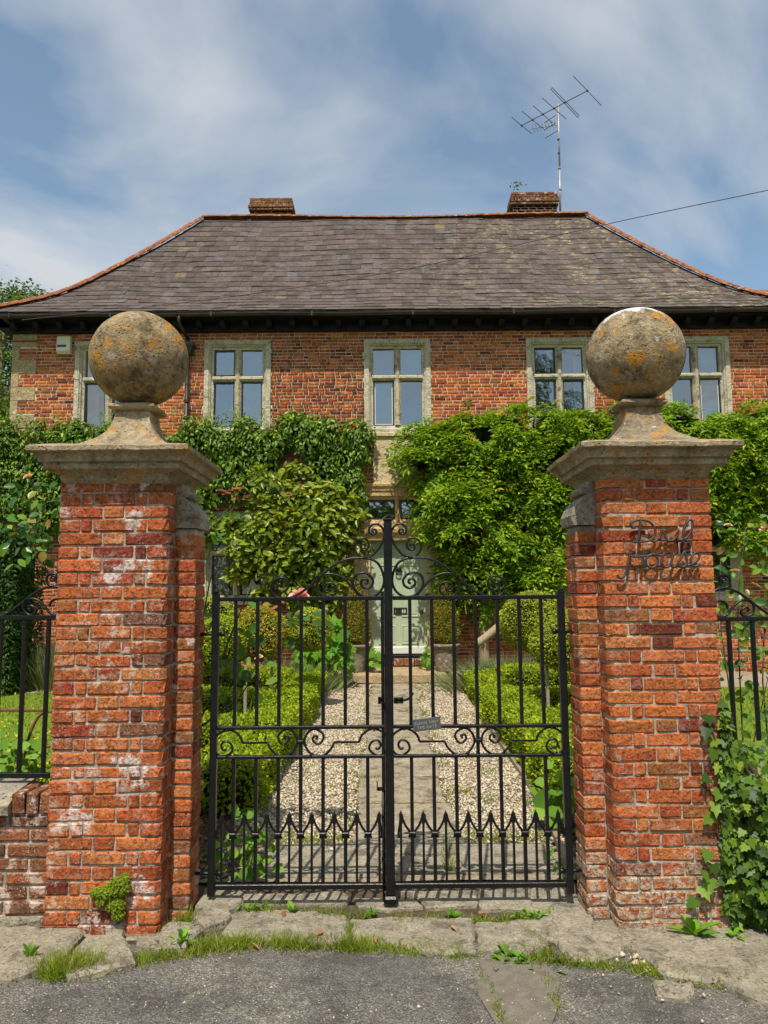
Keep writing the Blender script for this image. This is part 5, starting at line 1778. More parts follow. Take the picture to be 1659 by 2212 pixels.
# small hanging board on the right leaf
SG = thing('notice_board', 'small dark tilted board reading PLEASE SHUT THE GATE hung on the gate', 'sign', (.214, GY - .03, .91))
ang = R(6.5)
rot = Matrix.Rotation(-ang, 4, 'Y')
m = MB().box(-.073, .073, -.005, .005, -.031, .031, .002).mesh('board')
bd = link('board', m, SG, 'sign_board', world=False)
bd.matrix_basis = rot
for i, (txt, zz, sx) in enumerate((('PLEASE SHUT', .003, .0195), ('THE GATE', -.0195, .0205))):
    cu = bpy.data.curves.new('txt', 'FONT')
    cu.body = txt
    cu.size = sx
    cu.align_x = 'CENTER'
    cu.extrude = .0004
    cu.space_character = 1.12
    to = bpy.data.objects.new('txt', cu)
    tm = bpy.data.meshes.new_from_object(to)
    tm.name = 'lettering'
    bpy.data.objects.remove(to)
    L_ = link('lettering', tm, SG, 'sign_paint', world=False)
    if len(tm.materials) and tm.materials[0] is None:
        tm.materials[0] = MATS['sign_paint']
    L_.matrix_basis = rot @ Matrix.Translation((0, -.0056, zz)) @ Matrix.Rotation(R(90), 4, 'X')
for dx in (-.055, .06):
    q = rot @ Vector((dx, 0, .031))
    MB().tube([(q.x, -.004, q.z - .004), (q.x + .004, .012, q.z + .012), (q.x - .004, .034, q.z + .010)], .0014, 5).build('hanging_wire', 'iron', SG, world=False)

# wrought house name on the right pier
NM = thing('house_name', 'wrought iron script reading Dial House fixed to the front of the right pier', 'sign', (1.40, 3.68, 1.75))
for word in (WORD1, WORD2):
    for stroke in word:
        MB().tube([(float(p[0]), 3.668, float(p[1])) for p in crom(stroke, 5)], .0064, 7, True, 1.0).build('letter_stroke', 'sign_iron', NM, True)
for (x, z) in ((1.275, 1.86), (1.47, 1.835), (1.245, 1.70), (1.49, 1.69)):
    MB().tube([(x, 3.668, z), (x, 3.71, z)], .004, 6).build('fixing_pin', 'sign_iron', NM)
dl = link('dry_leaf', leaf_mesh('dry_leaf', np.array([[1.372, 3.672, 1.868]]), np.array([[.93, -.2, .32]]), np.array([[.3, .3, -.88]]), np.array([[.15, -.93, -.3]]), .095, .05, 'oval'), None, 'dry_leaf')
tag(dl, 'curled dry brown leaf caught behind the iron house name', 'leaf')


# ------------------------------------------------------------------ railings on the low walls
def railing(s, label):
    T = thing('iron_railing', label, 'railing', (XC - s * 2.4, 3.93, .64), 'iron railings on the low walls')
    X = (lambda x: x) if s > 0 else (lambda x: 2 * XC - x)
    RY = 3.93
    zt = 1.477 if s > 0 else 1.44

    def bx(name, xa, xb, z0, z1, dep=.02, bev=.002):
        lo, hi = sorted((X(xa), X(xb)))
        MB().box(lo, hi, RY - dep / 2, RY + dep / 2, z0, z1, bev).build(name, 'iron', T)

    dz = zt - 1.477
    bx('top_rail', -3.4, -1.63, zt - .011, zt + .011, .026)
    bx('bottom_rail', -3.4, -1.63, .662, .686, .026)
    for k in range(13):
        x = -1.765 - .1245 * k
        bx('bar', x - .010, x + .010, .686, zt - .011)
        if k in (4, 11):
            bx('foot', x - .012, x + .012, .60, .662)
    for nm, pts in (('crest_scroll', RAIL_MAIN), ('crest_scroll', RAIL_LOW), ('crest_scroll', RAIL_TOP)):
        MB().tube([(X(float(p[0])), RY, float(p[1]) + dz) for p in crom(pts, 5)], .0072, 6, True, 1.3).build(nm, 'iron', T, True)
    bx('scroll_collar', -1.735, -1.705, 1.655 + dz, 1.672 + dz, .03)
    bx('end_standard', -1.668, -1.648, .64, 1.76 + dz, .02)
    return T


railing(1, 'black iron railing with scrolls on the low wall left of the gate')
railing(-1, 'black iron railing with scrolls above the ivy right of the gate')

# ------------------------------------------------------------------ climbers on the house
def climber_leaves(T, blobs, count, mat, L, W, kind, seed, tilt=.55, droop=.9, part='foliage', depth=.35, rough=.2, scale=1.4, out=.6, single=0, ymax=.35):
    r = np.random.default_rng(seed)
    P, N = blob_points(blobs, count, r, depth, True, rough, scale, seed, ymax)
    A = np.stack([r.normal(0, .6, len(P)), r.normal(-.35, .4, len(P)), r.normal(-droop, .45, len(P))], 1)
    Nn = N * out + np.array([-.05, -.45, .55]) * (1 - out) * 2
    a, b_, n = leaf_frames(Nn, A, r, tilt)
    l = L * r.uniform(.65, 1.2, len(P))
    w_ = W * l / L * r.uniform(.85, 1.1, len(P))
    if single:
        near = np.argsort(P[:, 1] - .25 * P[:, 2] + r.normal(0, .05, len(P)))[:single]
        mk = np.zeros(len(P), bool)
        mk[near] = True
        leaf_objects(T, P[mk], a[mk], b_[mk], n[mk], l[mk], w_[mk], kind, mat)
        k = ~mk
        o = link(part, leaf_mesh(part, P[k], a[k], b_[k], n[k], l[k], w_[k], kind), T, mat)
        o['kind'] = 'stuff'
    else:
        o = link(part, leaf_mesh(part, P, a, b_, n, l, w_, kind), T, mat)
    return o


def compound(T, P, A, N, r, mat, Lr=.22, nl=9, ll=.06, lw=.022, part='foliage', kind='diamond', stuff=False):
    """pinnate leaves: pairs of leaflets along a drooping midrib"""
    a, b_, n = leaf_frames(N, A, r, .35)
    K = len(P)
    ts, sd = [], []
    for j in range(nl):
        if j == nl - 1:
            ts.append(1.0); sd.append(0)
        else:
            ts.append(.22 + .72 * (j // 2) / max(1, (nl - 2) // 2)); sd.append(1 if j % 2 else -1)
    ts, sd = np.array(ts), np.array(sd)
    Lv = Lr * r.uniform(.7, 1.2, (K, 1, 1))
    Q = P[:, None, :] + a[:, None, :] * ts[None, :, None] * Lv - np.array([0, 0, 1.0]) * (ts ** 2)[None, :, None] * Lv * .35
    ax = a[:, None, :] * np.where(sd == 0, 1, .55)[None, :, None] + b_[:, None, :] * sd[None, :, None] * .85 + np.array([0, 0, -.25])
    ax = ax + r.normal(0, .12, ax.shape)
    nn = np.broadcast_to(n[:, None, :], ax.shape) + r.normal(0, .25, ax.shape)
    Q, ax, nn = Q.reshape(-1, 3), ax.reshape(-1, 3), unit(nn.reshape(-1, 3))
    ax = unit(ax - nn * np.sum(ax * nn, 1, keepdims=True))
    bb = np.cross(nn, ax)
    sz = np.repeat((Lv[:, 0, 0] / Lr), nl) * r.uniform(.8, 1.15, len(Q))
    o = link(part, leaf_mesh(part, Q, ax, bb, nn, ll * sz, lw * sz, kind), T, mat)
    if stuff:
        o['kind'] = 'stuff'
    return o


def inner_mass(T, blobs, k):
    """solid dark blobs, leaf-gap shade put in their colour, for the twigs inside a climber"""
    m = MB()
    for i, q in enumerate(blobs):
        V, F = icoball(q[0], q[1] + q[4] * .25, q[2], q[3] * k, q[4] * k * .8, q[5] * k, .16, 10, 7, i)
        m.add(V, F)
    return m.build('twig_shade_core', 'shaded_twigs', T, True)


CL = thing('wall_climber', 'dark glossy leafed climber trained along the wall left of the door', 'climber', (-3.5, 13.3, 0))
cr_ = np.random.default_rng(801)
blobs = []
for x in np.arange(-7.25, -.55, .33):
    blobs.append((x + cr_.normal(0, .06), 13.36, 4.34 + cr_.normal(0, .11), .34, .30, .34 + cr_.normal(0, .06)))
    if x < -5.4 or -3.9 < x < -2.0 or x > -1.25:
        blobs.append((x + cr_.normal(0, .08), 13.36, 3.88 + cr_.normal(0, .09), .34, .28, .34))
    if x < -5.7 or -4.0 < x < -2.5:
        blobs.append((x + cr_.normal(0, .08), 13.36, 3.40 + cr_.normal(0, .1), .32, .25, .32))
for x in (-7.3, -6.9, -6.5, -6.1):
    blobs.append((x, 13.36, 3.05 + cr_.normal(0, .1), .3, .22, .28))
blobs += [(-.62, 13.3, 3.55, .28, .25, .36), (-.50, 13.3, 3.25, .22, .2, .26), (-.45, 13.32, 4.15, .25, .22, .34), (-3.6, 13.3, 3.0, .3, .25, .3), (-3.2, 13.3, 2.8, .25, .25, .3)]
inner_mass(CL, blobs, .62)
climber_leaves(CL, blobs, 17000, 'leaf_climber', .105, .05, 'diamond', 802, .5, 1.0)
# upright young shoots along the top
sh = MB()
PP, AA = [], []
for i in range(34):
    x = cr_.uniform(-7.1, -.9)
    z0, h = 4.55, cr_.uniform(.18, .5)
    lean = cr_.normal(0, .08)
    sh.tube([(x, 13.32, z0), (x + lean * .5, 13.30, z0 + h * .5), (x + lean, 13.30, z0 + h)], .004, 4)
    for t in np.linspace(.35, 1, 9):
        PP.append((x + lean * t, 13.30, z0 + h * t))
        AA.append((cr_.normal(0, 1), cr_.normal(-.3, .5), .35))
sh.build('shoot', 'vine_stem', CL)
PP, AA = np.array(PP), np.array(AA)
a, b_, n = leaf_frames(np.tile([0, -.6, .6], (len(PP), 1)), AA, cr_, .4)
link('shoot_foliage', leaf_mesh('shoot_foliage', PP, a, b_, n, .075, .032, 'diamond'), CL, 'leaf_mantle')
bch = MB()
for i in range(8):
    x = -6.8 + i * .8
    bch.tube(crom([(x, 13.44, .1 if i % 3 == 0 else 3.6), (x + cr_.normal(0, .1), 13.42, 3.4), (x + cr_.normal(0, .3), 13.4, 4.1), (x + .6, 13.38, 4.4)], 4), .018, 5)
bch.build('branch', 'bark', CL)

WI = thing('wisteria', 'bright green wisteria covering the wall right of the front door', 'climber', (2.0, 13.2, 0))
wr = np.random.default_rng(811)
blobs = []
for x in np.arange(.86, 7.6, .36):
    blobs.append((x + wr.normal(0, .07), 13.22, 4.40 + wr.normal(0, .13), .40, .42, .38 + wr.normal(0, .05)))
    if x > .75:
        blobs.append((x + wr.normal(0, .08), 13.18, 3.92 + wr.normal(0, .09), .40, .42, .38))
    if x > 1.0:
        blobs.append((x + wr.normal(0, .08), 13.18, 3.42 + wr.normal(0, .1), .38, .40, .36))
    if 1.2 < x < 2.95 or x > 5.9:
        blobs.append((x + wr.normal(0, .1), 13.15, 2.92 + wr.normal(0, .1), .36, .40, .36))
for x in np.arange(1.35, 2.95, .33):
    blobs.append((x + wr.normal(0, .1), 13.12, 2.42 + wr.normal(0, .1), .34, .38, .34))
    blobs.append((x + wr.normal(0, .1), 13.10, 1.95 + wr.normal(0, .1), .32, .36, .30))
    blobs.append((x + wr.normal(0, .1), 13.05, 1.55 + wr.normal(0, .1), .32, .34, .26))
blobs += [(1.12, 12.85, 3.02, .46, .50, .48), (1.45, 12.75, 2.62, .46, .50, .46), (1.04, 12.9, 2.92, .30, .36, .32), (1.3, 12.85, 3.3, .40, .42, .3), (1.6, 12.85, 2.2, .38, .42, .4), (.80, 13.1, 4.15, .30, .28, .38), (.68, 13.2, 4.05, .16, .2, .26), (.66, 13.2, 4.40, .16, .18, .2), (.9, 13.15, 3.7, .2, .22, .22)]
inner_mass(WI, blobs, .66)
C_, CN = blob_points(blobs, 560, wr, .12, True, .34, 1.6, 812, .30)
kk = 13
P = np.repeat(C_, kk, 0) + wr.normal(0, .035, (len(C_) * kk, 3))
N = np.repeat(CN, kk, 0)
A = N * .55 + unit(wr.normal(0, 1, P.shape)) * np.array([1.0, .7, .7]) + np.array([0, -.25, -.05])
Nn = N * .35 + np.array([-.05, -.30, .9])
compound(WI, P, A, Nn, wr, 'leaf_wisteria', .28, 9, .112, .042)
# yellow trailing shoots
tr = MB()
PP, AA = [], []
for i in range(30):
    x, z = (wr.uniform(.6, 7.3), wr.uniform(3.0, 4.7)) if i > 14 else (wr.uniform(1.2, 3.0), wr.uniform(1.6, 3.0))
    if x > 3.0 and z < 3.4:
        z = 3.8
    L_ = wr.uniform(.25, .6)
    y = 12.62 if (x < 1.7 and z < 3.4) else 12.78
    pts = crom([(x, y + .15, z), (x + wr.normal(0, .05), y, z - L_ * .35), (x + wr.normal(0, .08), y - .03, z - L_ * .7), (x + wr.normal(0, .12), y - .05, z - L_)], 4)
    tr.tube(pts, .006, 4)
    for q in pts[2::2]:
        PP.append(q)
        AA.append((wr.normal(0, 1), -.5, -.3))
tr.build('trailing_stem', 'vine_stem', WI)
PP, AA = np.array(PP), np.array(AA)
sel_ = wr.random(len(PP)) < .55
compound(WI, PP[sel_], AA[sel_], np.tile([0, -.6, .6], (sel_.sum(), 1)), wr, 'leaf_shoot', .17, 9, .065, .024, 'young_foliage')
tk = MB()
tk.tube(crom([(1.72, 12.95, .1), (1.70, 12.92, .7), (1.76, 12.98, 1.2), (1.65, 13.1, 1.9), (1.9, 13.2, 2.8)], 5), .095, 8, True, None, .05)
tk.tube(crom([(1.50, 12.35, .72), (1.72, 12.5, .86), (1.95, 12.65, 1.02), (2.3, 12.9, 1.25), (2.7, 13.2, 1.5)], 5), .065, 8)
tk.tube(crom([(1.95, 12.95, .8), (1.88, 12.9, 1.1), (1.82, 12.95, 1.5)], 4), .035, 7)
tk.build('trunk', 'pale_bark', WI, True)

MG = thing('magnolia_shrub', 'glossy yellow green magnolia shrub against the wall between window and door', 'shrub', (-1.6, 12.8, 0))
mr = np.random.default_rng(821)
blobs = [(-1.45, 12.85, 3.1, .55, .40, .45), (-.95, 12.85, 2.85, .42, .38, .42), (-1.95, 12.8, 2.7, .50, .40, .45), (-1.35, 12.7, 2.55, .55, .42, .45), (-2.35, 12.85, 2.35, .42, .34, .34), (-.75, 12.85, 2.5, .36, .34, .36),
         (-1.75, 12.75, 2.1, .52, .40, .42), (-1.15, 12.75, 2.05, .46, .38, .42), (-1.5, 12.8, 1.65, .48, .36, .36), (-.95, 12.85, 1.6, .32, .3, .32), (-1.95, 12.85, 3.35, .36, .3, .3), (-1.0, 12.9, 3.3, .3, .28, .25), (-.55, 12.9, 2.85, .26, .24, .2), (-.45, 12.9, 2.35, .24, .2, .16), (-1.2, 12.9, 1.2, .35, .3, .3), (-2.65, 12.9, 2.75, .28, .25, .22), (-2.5, 12.9, 1.95, .26, .25, .2), (-1.55, 13.0, 3.7, .3, .25, .22), (-2.25, 13.0, 3.6, .25, .22, .18), (-2.1, 12.85, 1.55, .24, .22, .2), (-.6, 12.95, 3.15, .2, .18, .18), (-.7, 12.9, 1.95, .24, .22, .22)]
inner_mass(MG, blobs, .5)
climber_leaves(MG, blobs, 4300, 'leaf_magnolia', .155, .07, 'oval', 822, .55, .1, 'foliage', .6, .2, 1.0, .5, 300)
bch = MB()
for i in range(9):
    x = -1.4 + mr.normal(0, .2)
    bch.tube(crom([(-1.4, 13.0, .1), (x, 12.95, .9), (x + mr.normal(0, .35), 12.9, 1.9), (x + mr.normal(0, .6), 12.85, 2.9)], 4), .02, 5, True, None, .008)
bch.build('stem', 'bark', MG)


# ------------------------------------------------------------------ box hedges of the parterre
def hedge(label, boxes, count, mat, seed, group):
    r = np.random.default_rng(seed)
    c0 = boxes[0]
    T = thing('box_hedge', label, 'hedge', ((c0[0] + c0[1]) / 2, (c0[2] + c0[3]) / 2, 0), group)
    core = MB()
    Ps, Ns = [], []
    areas = []
    for (x0, x1, y0, y1, h) in boxes:
        zb = zg((y0 + y1) / 2)
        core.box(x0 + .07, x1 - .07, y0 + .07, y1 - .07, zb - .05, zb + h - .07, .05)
        areas.append((x1 - x0) * (y1 - y0) + 1.2 * h * ((x1 - x0) + (y1 - y0)))
    areas = np.array(areas) / sum(areas)
    for (x0, x1, y0, y1, h), ar in zip(boxes, areas):
        n = int(count * ar)
        zb = zg((y0 + y1) / 2)
        w_ = np.array([(x1 - x0) * (y1 - y0) * 1.3, h * (y1 - y0), h * (y1 - y0), h * (x1 - x0) * 1.2])
        f = r.choice(4, n, p=w_ / w_.sum())
        u, v = r.random(n), r.random(n)
        P = np.zeros((n, 3)); N = np.zeros((n, 3))
        for k in range(4):
            m_ = f == k
            if k == 0:
                P[m_] = np.stack([x0 + (x1 - x0) * u[m_], y0 + (y1 - y0) * v[m_], np.full(m_.sum(), zb + h)], 1); N[m_] = (0, 0, 1)
            elif k in (1, 2):
                P[m_] = np.stack([np.full(m_.sum(), x0 if k == 1 else x1), y0 + (y1 - y0) * u[m_], zb + h * v[m_]], 1); N[m_] = (-1 if k == 1 else 1, 0, .2)
            else:
                P[m_] = np.stack([x0 + (x1 - x0) * u[m_], np.full(m_.sum(), y0), zb + h * v[m_]], 1); N[m_] = (0, -1, .2)
        cx_, cy_ = (x0 + x1) / 2, (y0 + y1) / 2
        # round the long edges
        ex = np.minimum(P[:, 0] - x0, x1 - P[:, 0]) / .14
        ey = np.minimum(P[:, 1] - y0, y1 - P[:, 1]) / .14
        ed = np.clip(np.minimum(ex, ey), 0, 1)
        P[:, 2] -= (f == 0) * (1 - ed) ** 2 * .09
        N += ((f == 0) * (1 - ed))[:, None] * np.stack([np.sign(P[:, 0] - cx_) * (ex < 1), np.sign(P[:, 1] - cy_) * (ey < 1), np.zeros(n)], 1) * .7
        P += N * (.05 * sine_noise(P, .8, seed) + .022 * sine_noise(P, 3.0, seed + 1) - .05 * np.abs(r.normal(0, .6, n)))[:, None]
        P[:, 2] = np.maximum(P[:, 2], zb + .01)
        Ps.append(P); Ns.append(N)
    P, N = np.concatenate(Ps), np.concatenate(Ns)
    core.build('twig_shade_core', 'shaded_twigs', T)
    A = N + r.normal(0, .6, P.shape) + np.array([0, -.1, .5])
    a, b_, n = leaf_frames(unit(N) * .5 + np.array([0, -.3, .6]), A, r, .7)
    link('foliage', leaf_mesh('foliage', P, a, b_, n, r.uniform(.022, .042, len(P)), r.uniform(.014, .024, len(P)), 'diamond'), T, mat)
    return T


hedge('clipped box hedge left of the gravel path with cross rows', [(-1.40, -.89, 5.45, 11.3, .37), (-2.9, -1.40, 5.45, 5.9, .37), (-2.9, -1.36, 6.9, 7.4, .42), (-2.9, -1.36, 8.5, 9.0, .42), (-2.9, -1.36, 10.4, 11.2, .44)], 52000, 'leaf_box', 841, 'parterre hedges')
hedge('clipped box hedge right of the gravel path with cross rows', [(1.17, 1.64, 5.5, 11.2, .38), (1.62, 3.0, 5.6, 6.1, .40), (1.62, 3.0, 7.1, 7.55, .42), (1.62, 3.0, 8.7, 9.15, .42), (1.62, 3.0, 10.4, 11.1, .44)], 50000, 'leaf_box', 842, 'parterre hedges')


def ball_bush(label, name, cx, cy, cz, rad, count, mat, seed, stem=None, lumps=1, L=.03):
    r = np.random.default_rng(seed)
    T = thing(name, label, 'topiary', (cx, cy, zg(cy)))
    bl = [(cx, cy, cz, rad, rad, rad * .92)]
    for k in range(lumps):
        d = unit(r.normal(size=3)) * rad * .45
        bl.append((cx + d[0], cy + d[1], cz + d[2] * .7, rad * .7, rad * .7, rad * .66))
    P, N = blob_points(bl, count, r, .18, True, .10, 2.5, seed, .7)
    A = N + r.normal(0, .6, P.shape) + np.array([0, 0, .4])
    a, b_, n = leaf_frames(N * .6 + np.array([0, -.2, .5]), A, r, .6)
    link('foliage', leaf_mesh('foliage', P, a, b_, n, L * r.uniform(.7, 1.2, len(P)), L * .6 * r.uniform(.8, 1.2, len(P)), 'diamond'), T, mat)
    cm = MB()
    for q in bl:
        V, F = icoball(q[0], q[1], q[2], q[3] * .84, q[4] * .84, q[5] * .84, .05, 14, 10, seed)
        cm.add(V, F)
    cm.build('twig_shade_core', 'shaded_twigs', T, True)
    if stem:
        MB().tube(crom([(stem[0], cy, zg(cy) - .05), (stem[0] + r.normal(0, .01), cy, zg(cy) + .4), (stem[0], cy, cz - rad * .5)], 5), .02, 8).build('stem', 'pale_bark', T, True)
    return T


ball_bush('golden orange box ball on a thin stem behind the left gate leaf', 'box_standard', -1.52, 9.0, 1.10, .36, 8200, 'leaf_box_gold', 851, (-1.35,), 2)
ball_bush('green box ball on a thin stem beside the golden one', 'box_standard', -1.62, 8.0, 1.05, .27, 100, 'leaf_box', 852, (-1.52,), 0) if False else None
ball_bush('green clipped box mound behind the golden ball below the window', 'box_ball', -2.35, 9.8, 1.05, .55, 9000, 'leaf_box_ball', 853, None, 3)
ball_bush('small box standard close to the left gate leaf with pale stem', 'box_standard', -1.85, 8.2, 1.05, .34, 6000, 'leaf_box', 858, (-1.52,), 1)
ball_bush('low green box mound right of the golden ball', 'box_ball', -1.0, 9.9, 1.10, .30, 5000, 'leaf_box_ball', 854, None, 1)
ball_bush('large yellow green box cloud behind the right gate leaf', 'box_ball', 1.85, 9.4, 1.20, .42, 11000, 'leaf_box_ball', 855, (1.95,), 3)
ball_bush('box ball on a pale stem beside the right pier', 'box_standard', 1.98, 8.3, 1.00, .33, 7500, 'leaf_box_ball', 856, (1.78,), 2)


# ------------------------------------------------------------------ topiary cones in stone pots by the door
def pot(cx, label, plabel, seed):
    cy, z0 = 12.62, .262
    p = MB().lathe([(.150, z0), (.158, z0 + .02), (.180, z0 + .18), (.200, z0 + .34), (.208, z0 + .37), (.222, z0 + .375), (.225, z0 + .40), (.25, z0 + .405), (.258, z0 + .44), (.25, z0 + .455), (.215, z0 + .455), (.20, z0 + .41), (.02, z0 + .40)], cx, cy, 28).build('plant_pot', 'pot_stone', None, True)
    tag(p, label, 'plant pot', 'stone pots by the door')
    T = thing('cone_topiary', plabel, 'topiary', (cx, cy, z0 + .41), 'cone topiaries by the door')
    r = np.random.default_rng(seed)
    n_ = 10500
    t = 1 - np.sqrt(r.random(n_)) * .98
    ph = r.uniform(0, 2 * math.pi, n_)
    prof = np.interp(t, [0, .12, .35, .7, .92, 1], [.16, .235, .23, .145, .07, .02])
    H = 1.12
    P = np.stack([cx + prof * np.cos(ph), cy + prof * np.sin(ph), z0 + .42 + H * t], 1)
    N = unit(np.stack([np.cos(ph), np.sin(ph), np.full(n_, .35)], 1))
    P += N * (.02 * sine_noise(P, 2.5, seed) - .02 * np.abs(r.normal(0, .7, n_)))[:, None]
    a, b_, n = leaf_frames(N + np.array([0, -.2, .3]), N + r.normal(0, .5, N.shape) + np.array([0, 0, .7]), r, .6)
    link('foliage', leaf_mesh('foliage', P, a, b_, n, r.uniform(.028, .05, n_), r.uniform(.012, .02, n_), 'diamond'), T, 'leaf_conifer')
    MB().lathe([(.12, z0 + .41), (.19, z0 + .55), (.185, z0 + .80), (.11, z0 + 1.2), (.03, z0 + 1.5)], cx, cy, 14).build('twig_shade_core', 'shaded_twigs', T, True)


pot(-.49, 'weathered grey stone pot on the landing left of the door', 'bronze green cone topiary growing in the pot left of the door', 861)
pot(1.01, 'weathered grey stone pot on the landing right of the door', 'bronze green cone topiary growing in the pot right of the door', 862)

# ------------------------------------------------------------------ yew, grasses and the left garden
YW = thing('yew_hedge', 'tall dark clipped yew block behind the left railing', 'hedge', (-6.6, 11.6, 0))
r = np.random.default_rng(871)
n_ = 16000
f = r.choice(3, n_, p=[.16, .6, .24])
u, v = r.random(n_), r.random(n_)
x0, x1, y0, y1, h = -7.9, -5.62, 11.2, 12.3, 2.52
P = np.where((f == 0)[:, None], np.stack([x0 + (x1 - x0) * u, y0 + (y1 - y0) * v, np.full(n_, .08 + h)], 1), np.where((f == 1)[:, None], np.stack([x0 + (x1 - x0) * u, np.full(n_, y0), .08 + h * v], 1), np.stack([np.full(n_, x1), y0 + (y1 - y0) * u, .08 + h * v], 1)))
N = np.where((f == 0)[:, None], np.array([0, 0, 1.0]), np.where((f == 1)[:, None], np.array([0, -1.0, .1]), np.array([1.0, 0, .1])))
P += N * (.07 * sine_noise(P, .5, 872) + .03 * sine_noise(P, 2, 873) - .04 * np.abs(r.normal(0, .6, n_)))[:, None]
a, b_, n = leaf_frames(N * .6 + np.array([0, -.2, .5]), N + r.normal(0, .6, N.shape) + np.array([0, 0, -.4]), r, .6)
link('foliage', leaf_mesh('foliage', P, a, b_, n, r.uniform(.05, .085, n_), r.uniform(.022, .035, n_), 'diamond'), YW, 'leaf_yew')
MB().box(x0 + .1, x1 - .1, y0 + .1, y1 - .1, 0, h, .05).build('twig_shade_core', 'shaded_twigs', YW)


def blades(name, X, Y, Z, H, Wd, mat, seed, parent=None, lean=.35, arch=0.0):
    r = np.random.default_rng(seed)
    n = len(X)
    P = np.stack([X, Y, Z], 1)
    A = np.stack([r.normal(0, lean, n), r.normal(-.05, lean, n), np.ones(n)], 1)
    A = unit(A)
    side = np.stack([r.normal(0, 1, n), r.normal(0, .5, n), np.zeros(n)], 1)
    nn = unit(np.cross(A, side))
    bb = np.cross(nn, A)
    nn = np.where((nn[:, 2:3] > 0), -nn, nn) if False else nn
    return link(name, leaf_mesh(name, P, A, bb, nn, H, Wd, 'blade'), parent, mat)


def tuft(name, label, cat, cx, cy, z, rad, H, n, mat, seed, w=.006, lean=.5, group=None):
    r = np.random.default_rng(seed)
    X, Y = r.normal(cx, rad, n), r.normal(cy, rad * .7, n)
    o = blades(name, X, Y, np.full(n, z), r.uniform(.5, 1.1, n) * H, np.full(n, w), mat, seed, None, lean)
    return tag(o, label, cat, group)


tuft('ornamental_grass', 'clump of feathery ornamental grass beside the yew behind the left railing', 'grass', -5.35, 12.2, .08, .28, .85, 1500, 'grass_grey', 881, .016, .35)
tuft('lavender_clump', 'grey green grassy clump behind the right hedge below the wisteria', 'plant', 1.95, 11.55, .08, .42, .55, 2600, 'grass_grey', 882, .013, .5)
tuft('grass_clump', 'tangle of thin dry stems behind the left hedge', 'plant', -1.45, 11.4, .08, .3, .6, 900, 'grass_grey', 883, .012, .5)

# short lawn grass
r = np.random.default_rng(885)
for (xa, xb, nm) in ((-6.6, -2.3, 'lawn_grass'), (2.6, 6.4, 'lawn_grass')):
    n_ = 14000
    X, Y = r.uniform(xa, xb, n_), 5.0 + 6.5 * r.random(n_) ** 1.2
    o = blades(nm, X, Y, np.array([zg(y) for y in Y]) + .004, r.uniform(.03, .06, n_), np.full(n_, .012), 'lawn_grass', 886 + int(xa))
    struct(o, 'stuff')


def leafy_plant(name, label, cat, pts, n, kind, L, W, mat, seed, stems=None, single=300, stem_mat='vine_stem', up=.6, flower=None, group=None, base=None, tilt=.5, face=-.5):
    """herb or bush: leaves scattered round given centres (x,y,z,r)"""
    r = np.random.default_rng(seed)
    q = np.array(pts, float)
    T = thing(name, label, cat, base or (float(q[:, 0].mean()), float(q[:, 1].mean()), max(0, float(q[:, 2].min() - q[:, 3].max()))), group)
    k = r.choice(len(q), n, p=(q[:, 3] ** 2) / (q[:, 3] ** 2).sum())
    d = unit(r.normal(size=(n, 3)))
    P = q[k, :3] + d * (q[k, 3] * (1 - .5 * r.random(n) ** 2))[:, None]
    P[:, 2] = np.maximum(P[:, 2], .02)
    a, b_, nn = leaf_frames(d * .4 + np.array([0, face, up]), d + r.normal(0, .4, d.shape) + np.array([0, -.2, -.15]), r, tilt)
    l = L * r.uniform(.6, 1.15, n)
    w_ = W * l / L
    near = np.argsort(P[:, 1])[:single]
    mk = np.zeros(n, bool)
    mk[near] = True
    leaf_objects(T, P[mk], a[mk], b_[mk], nn[mk], l[mk], w_[mk], kind, mat)
    if (~mk).any():
        o = link('foliage', leaf_mesh('foliage', P[~mk], a[~mk], b_[~mk], nn[~mk], l[~mk], w_[~mk], kind), T, mat)
        o['kind'] = 'stuff'
    if stems:
        for s_ in stems:
            MB().tube(crom(s_, 4), .0065 if len(s_[0]) == 3 else s_[0][3], 6, True, None, .003).build('stem', stem_mat, T, True)
    return T


def rose_bloom(T, c, rad, mat, seed, name='flower'):
    r = np.random.default_rng(seed)
    n = 22
    t = np.linspace(0, 1, n)
    ph = t * 15.0
    el = .15 + 1.15 * (1 - t)
    out = np.stack([np.cos(ph) * np.cos(el), np.sin(ph) * np.cos(el) * .8 - .45, np.sin(el) * np.ones(n)], 1)
    A = unit(out + r.normal(0, .15, out.shape))
    N = unit(np.cross(np.cross(A, np.tile([0, -.5, .85], (n, 1))), A) + r.normal(0, .15, A.shape))
    a, b_, nn = leaf_frames(N, A, r, .1)
    P = np.tile(np.array(c, float), (n, 1)) + r.normal(0, rad * .06, (n, 3))
    return link(name, leaf_mesh(name, P, a, b_, nn, rad * (.55 + .45 * t), rad * (.7 + .4 * t), 'petal', True), T, mat)


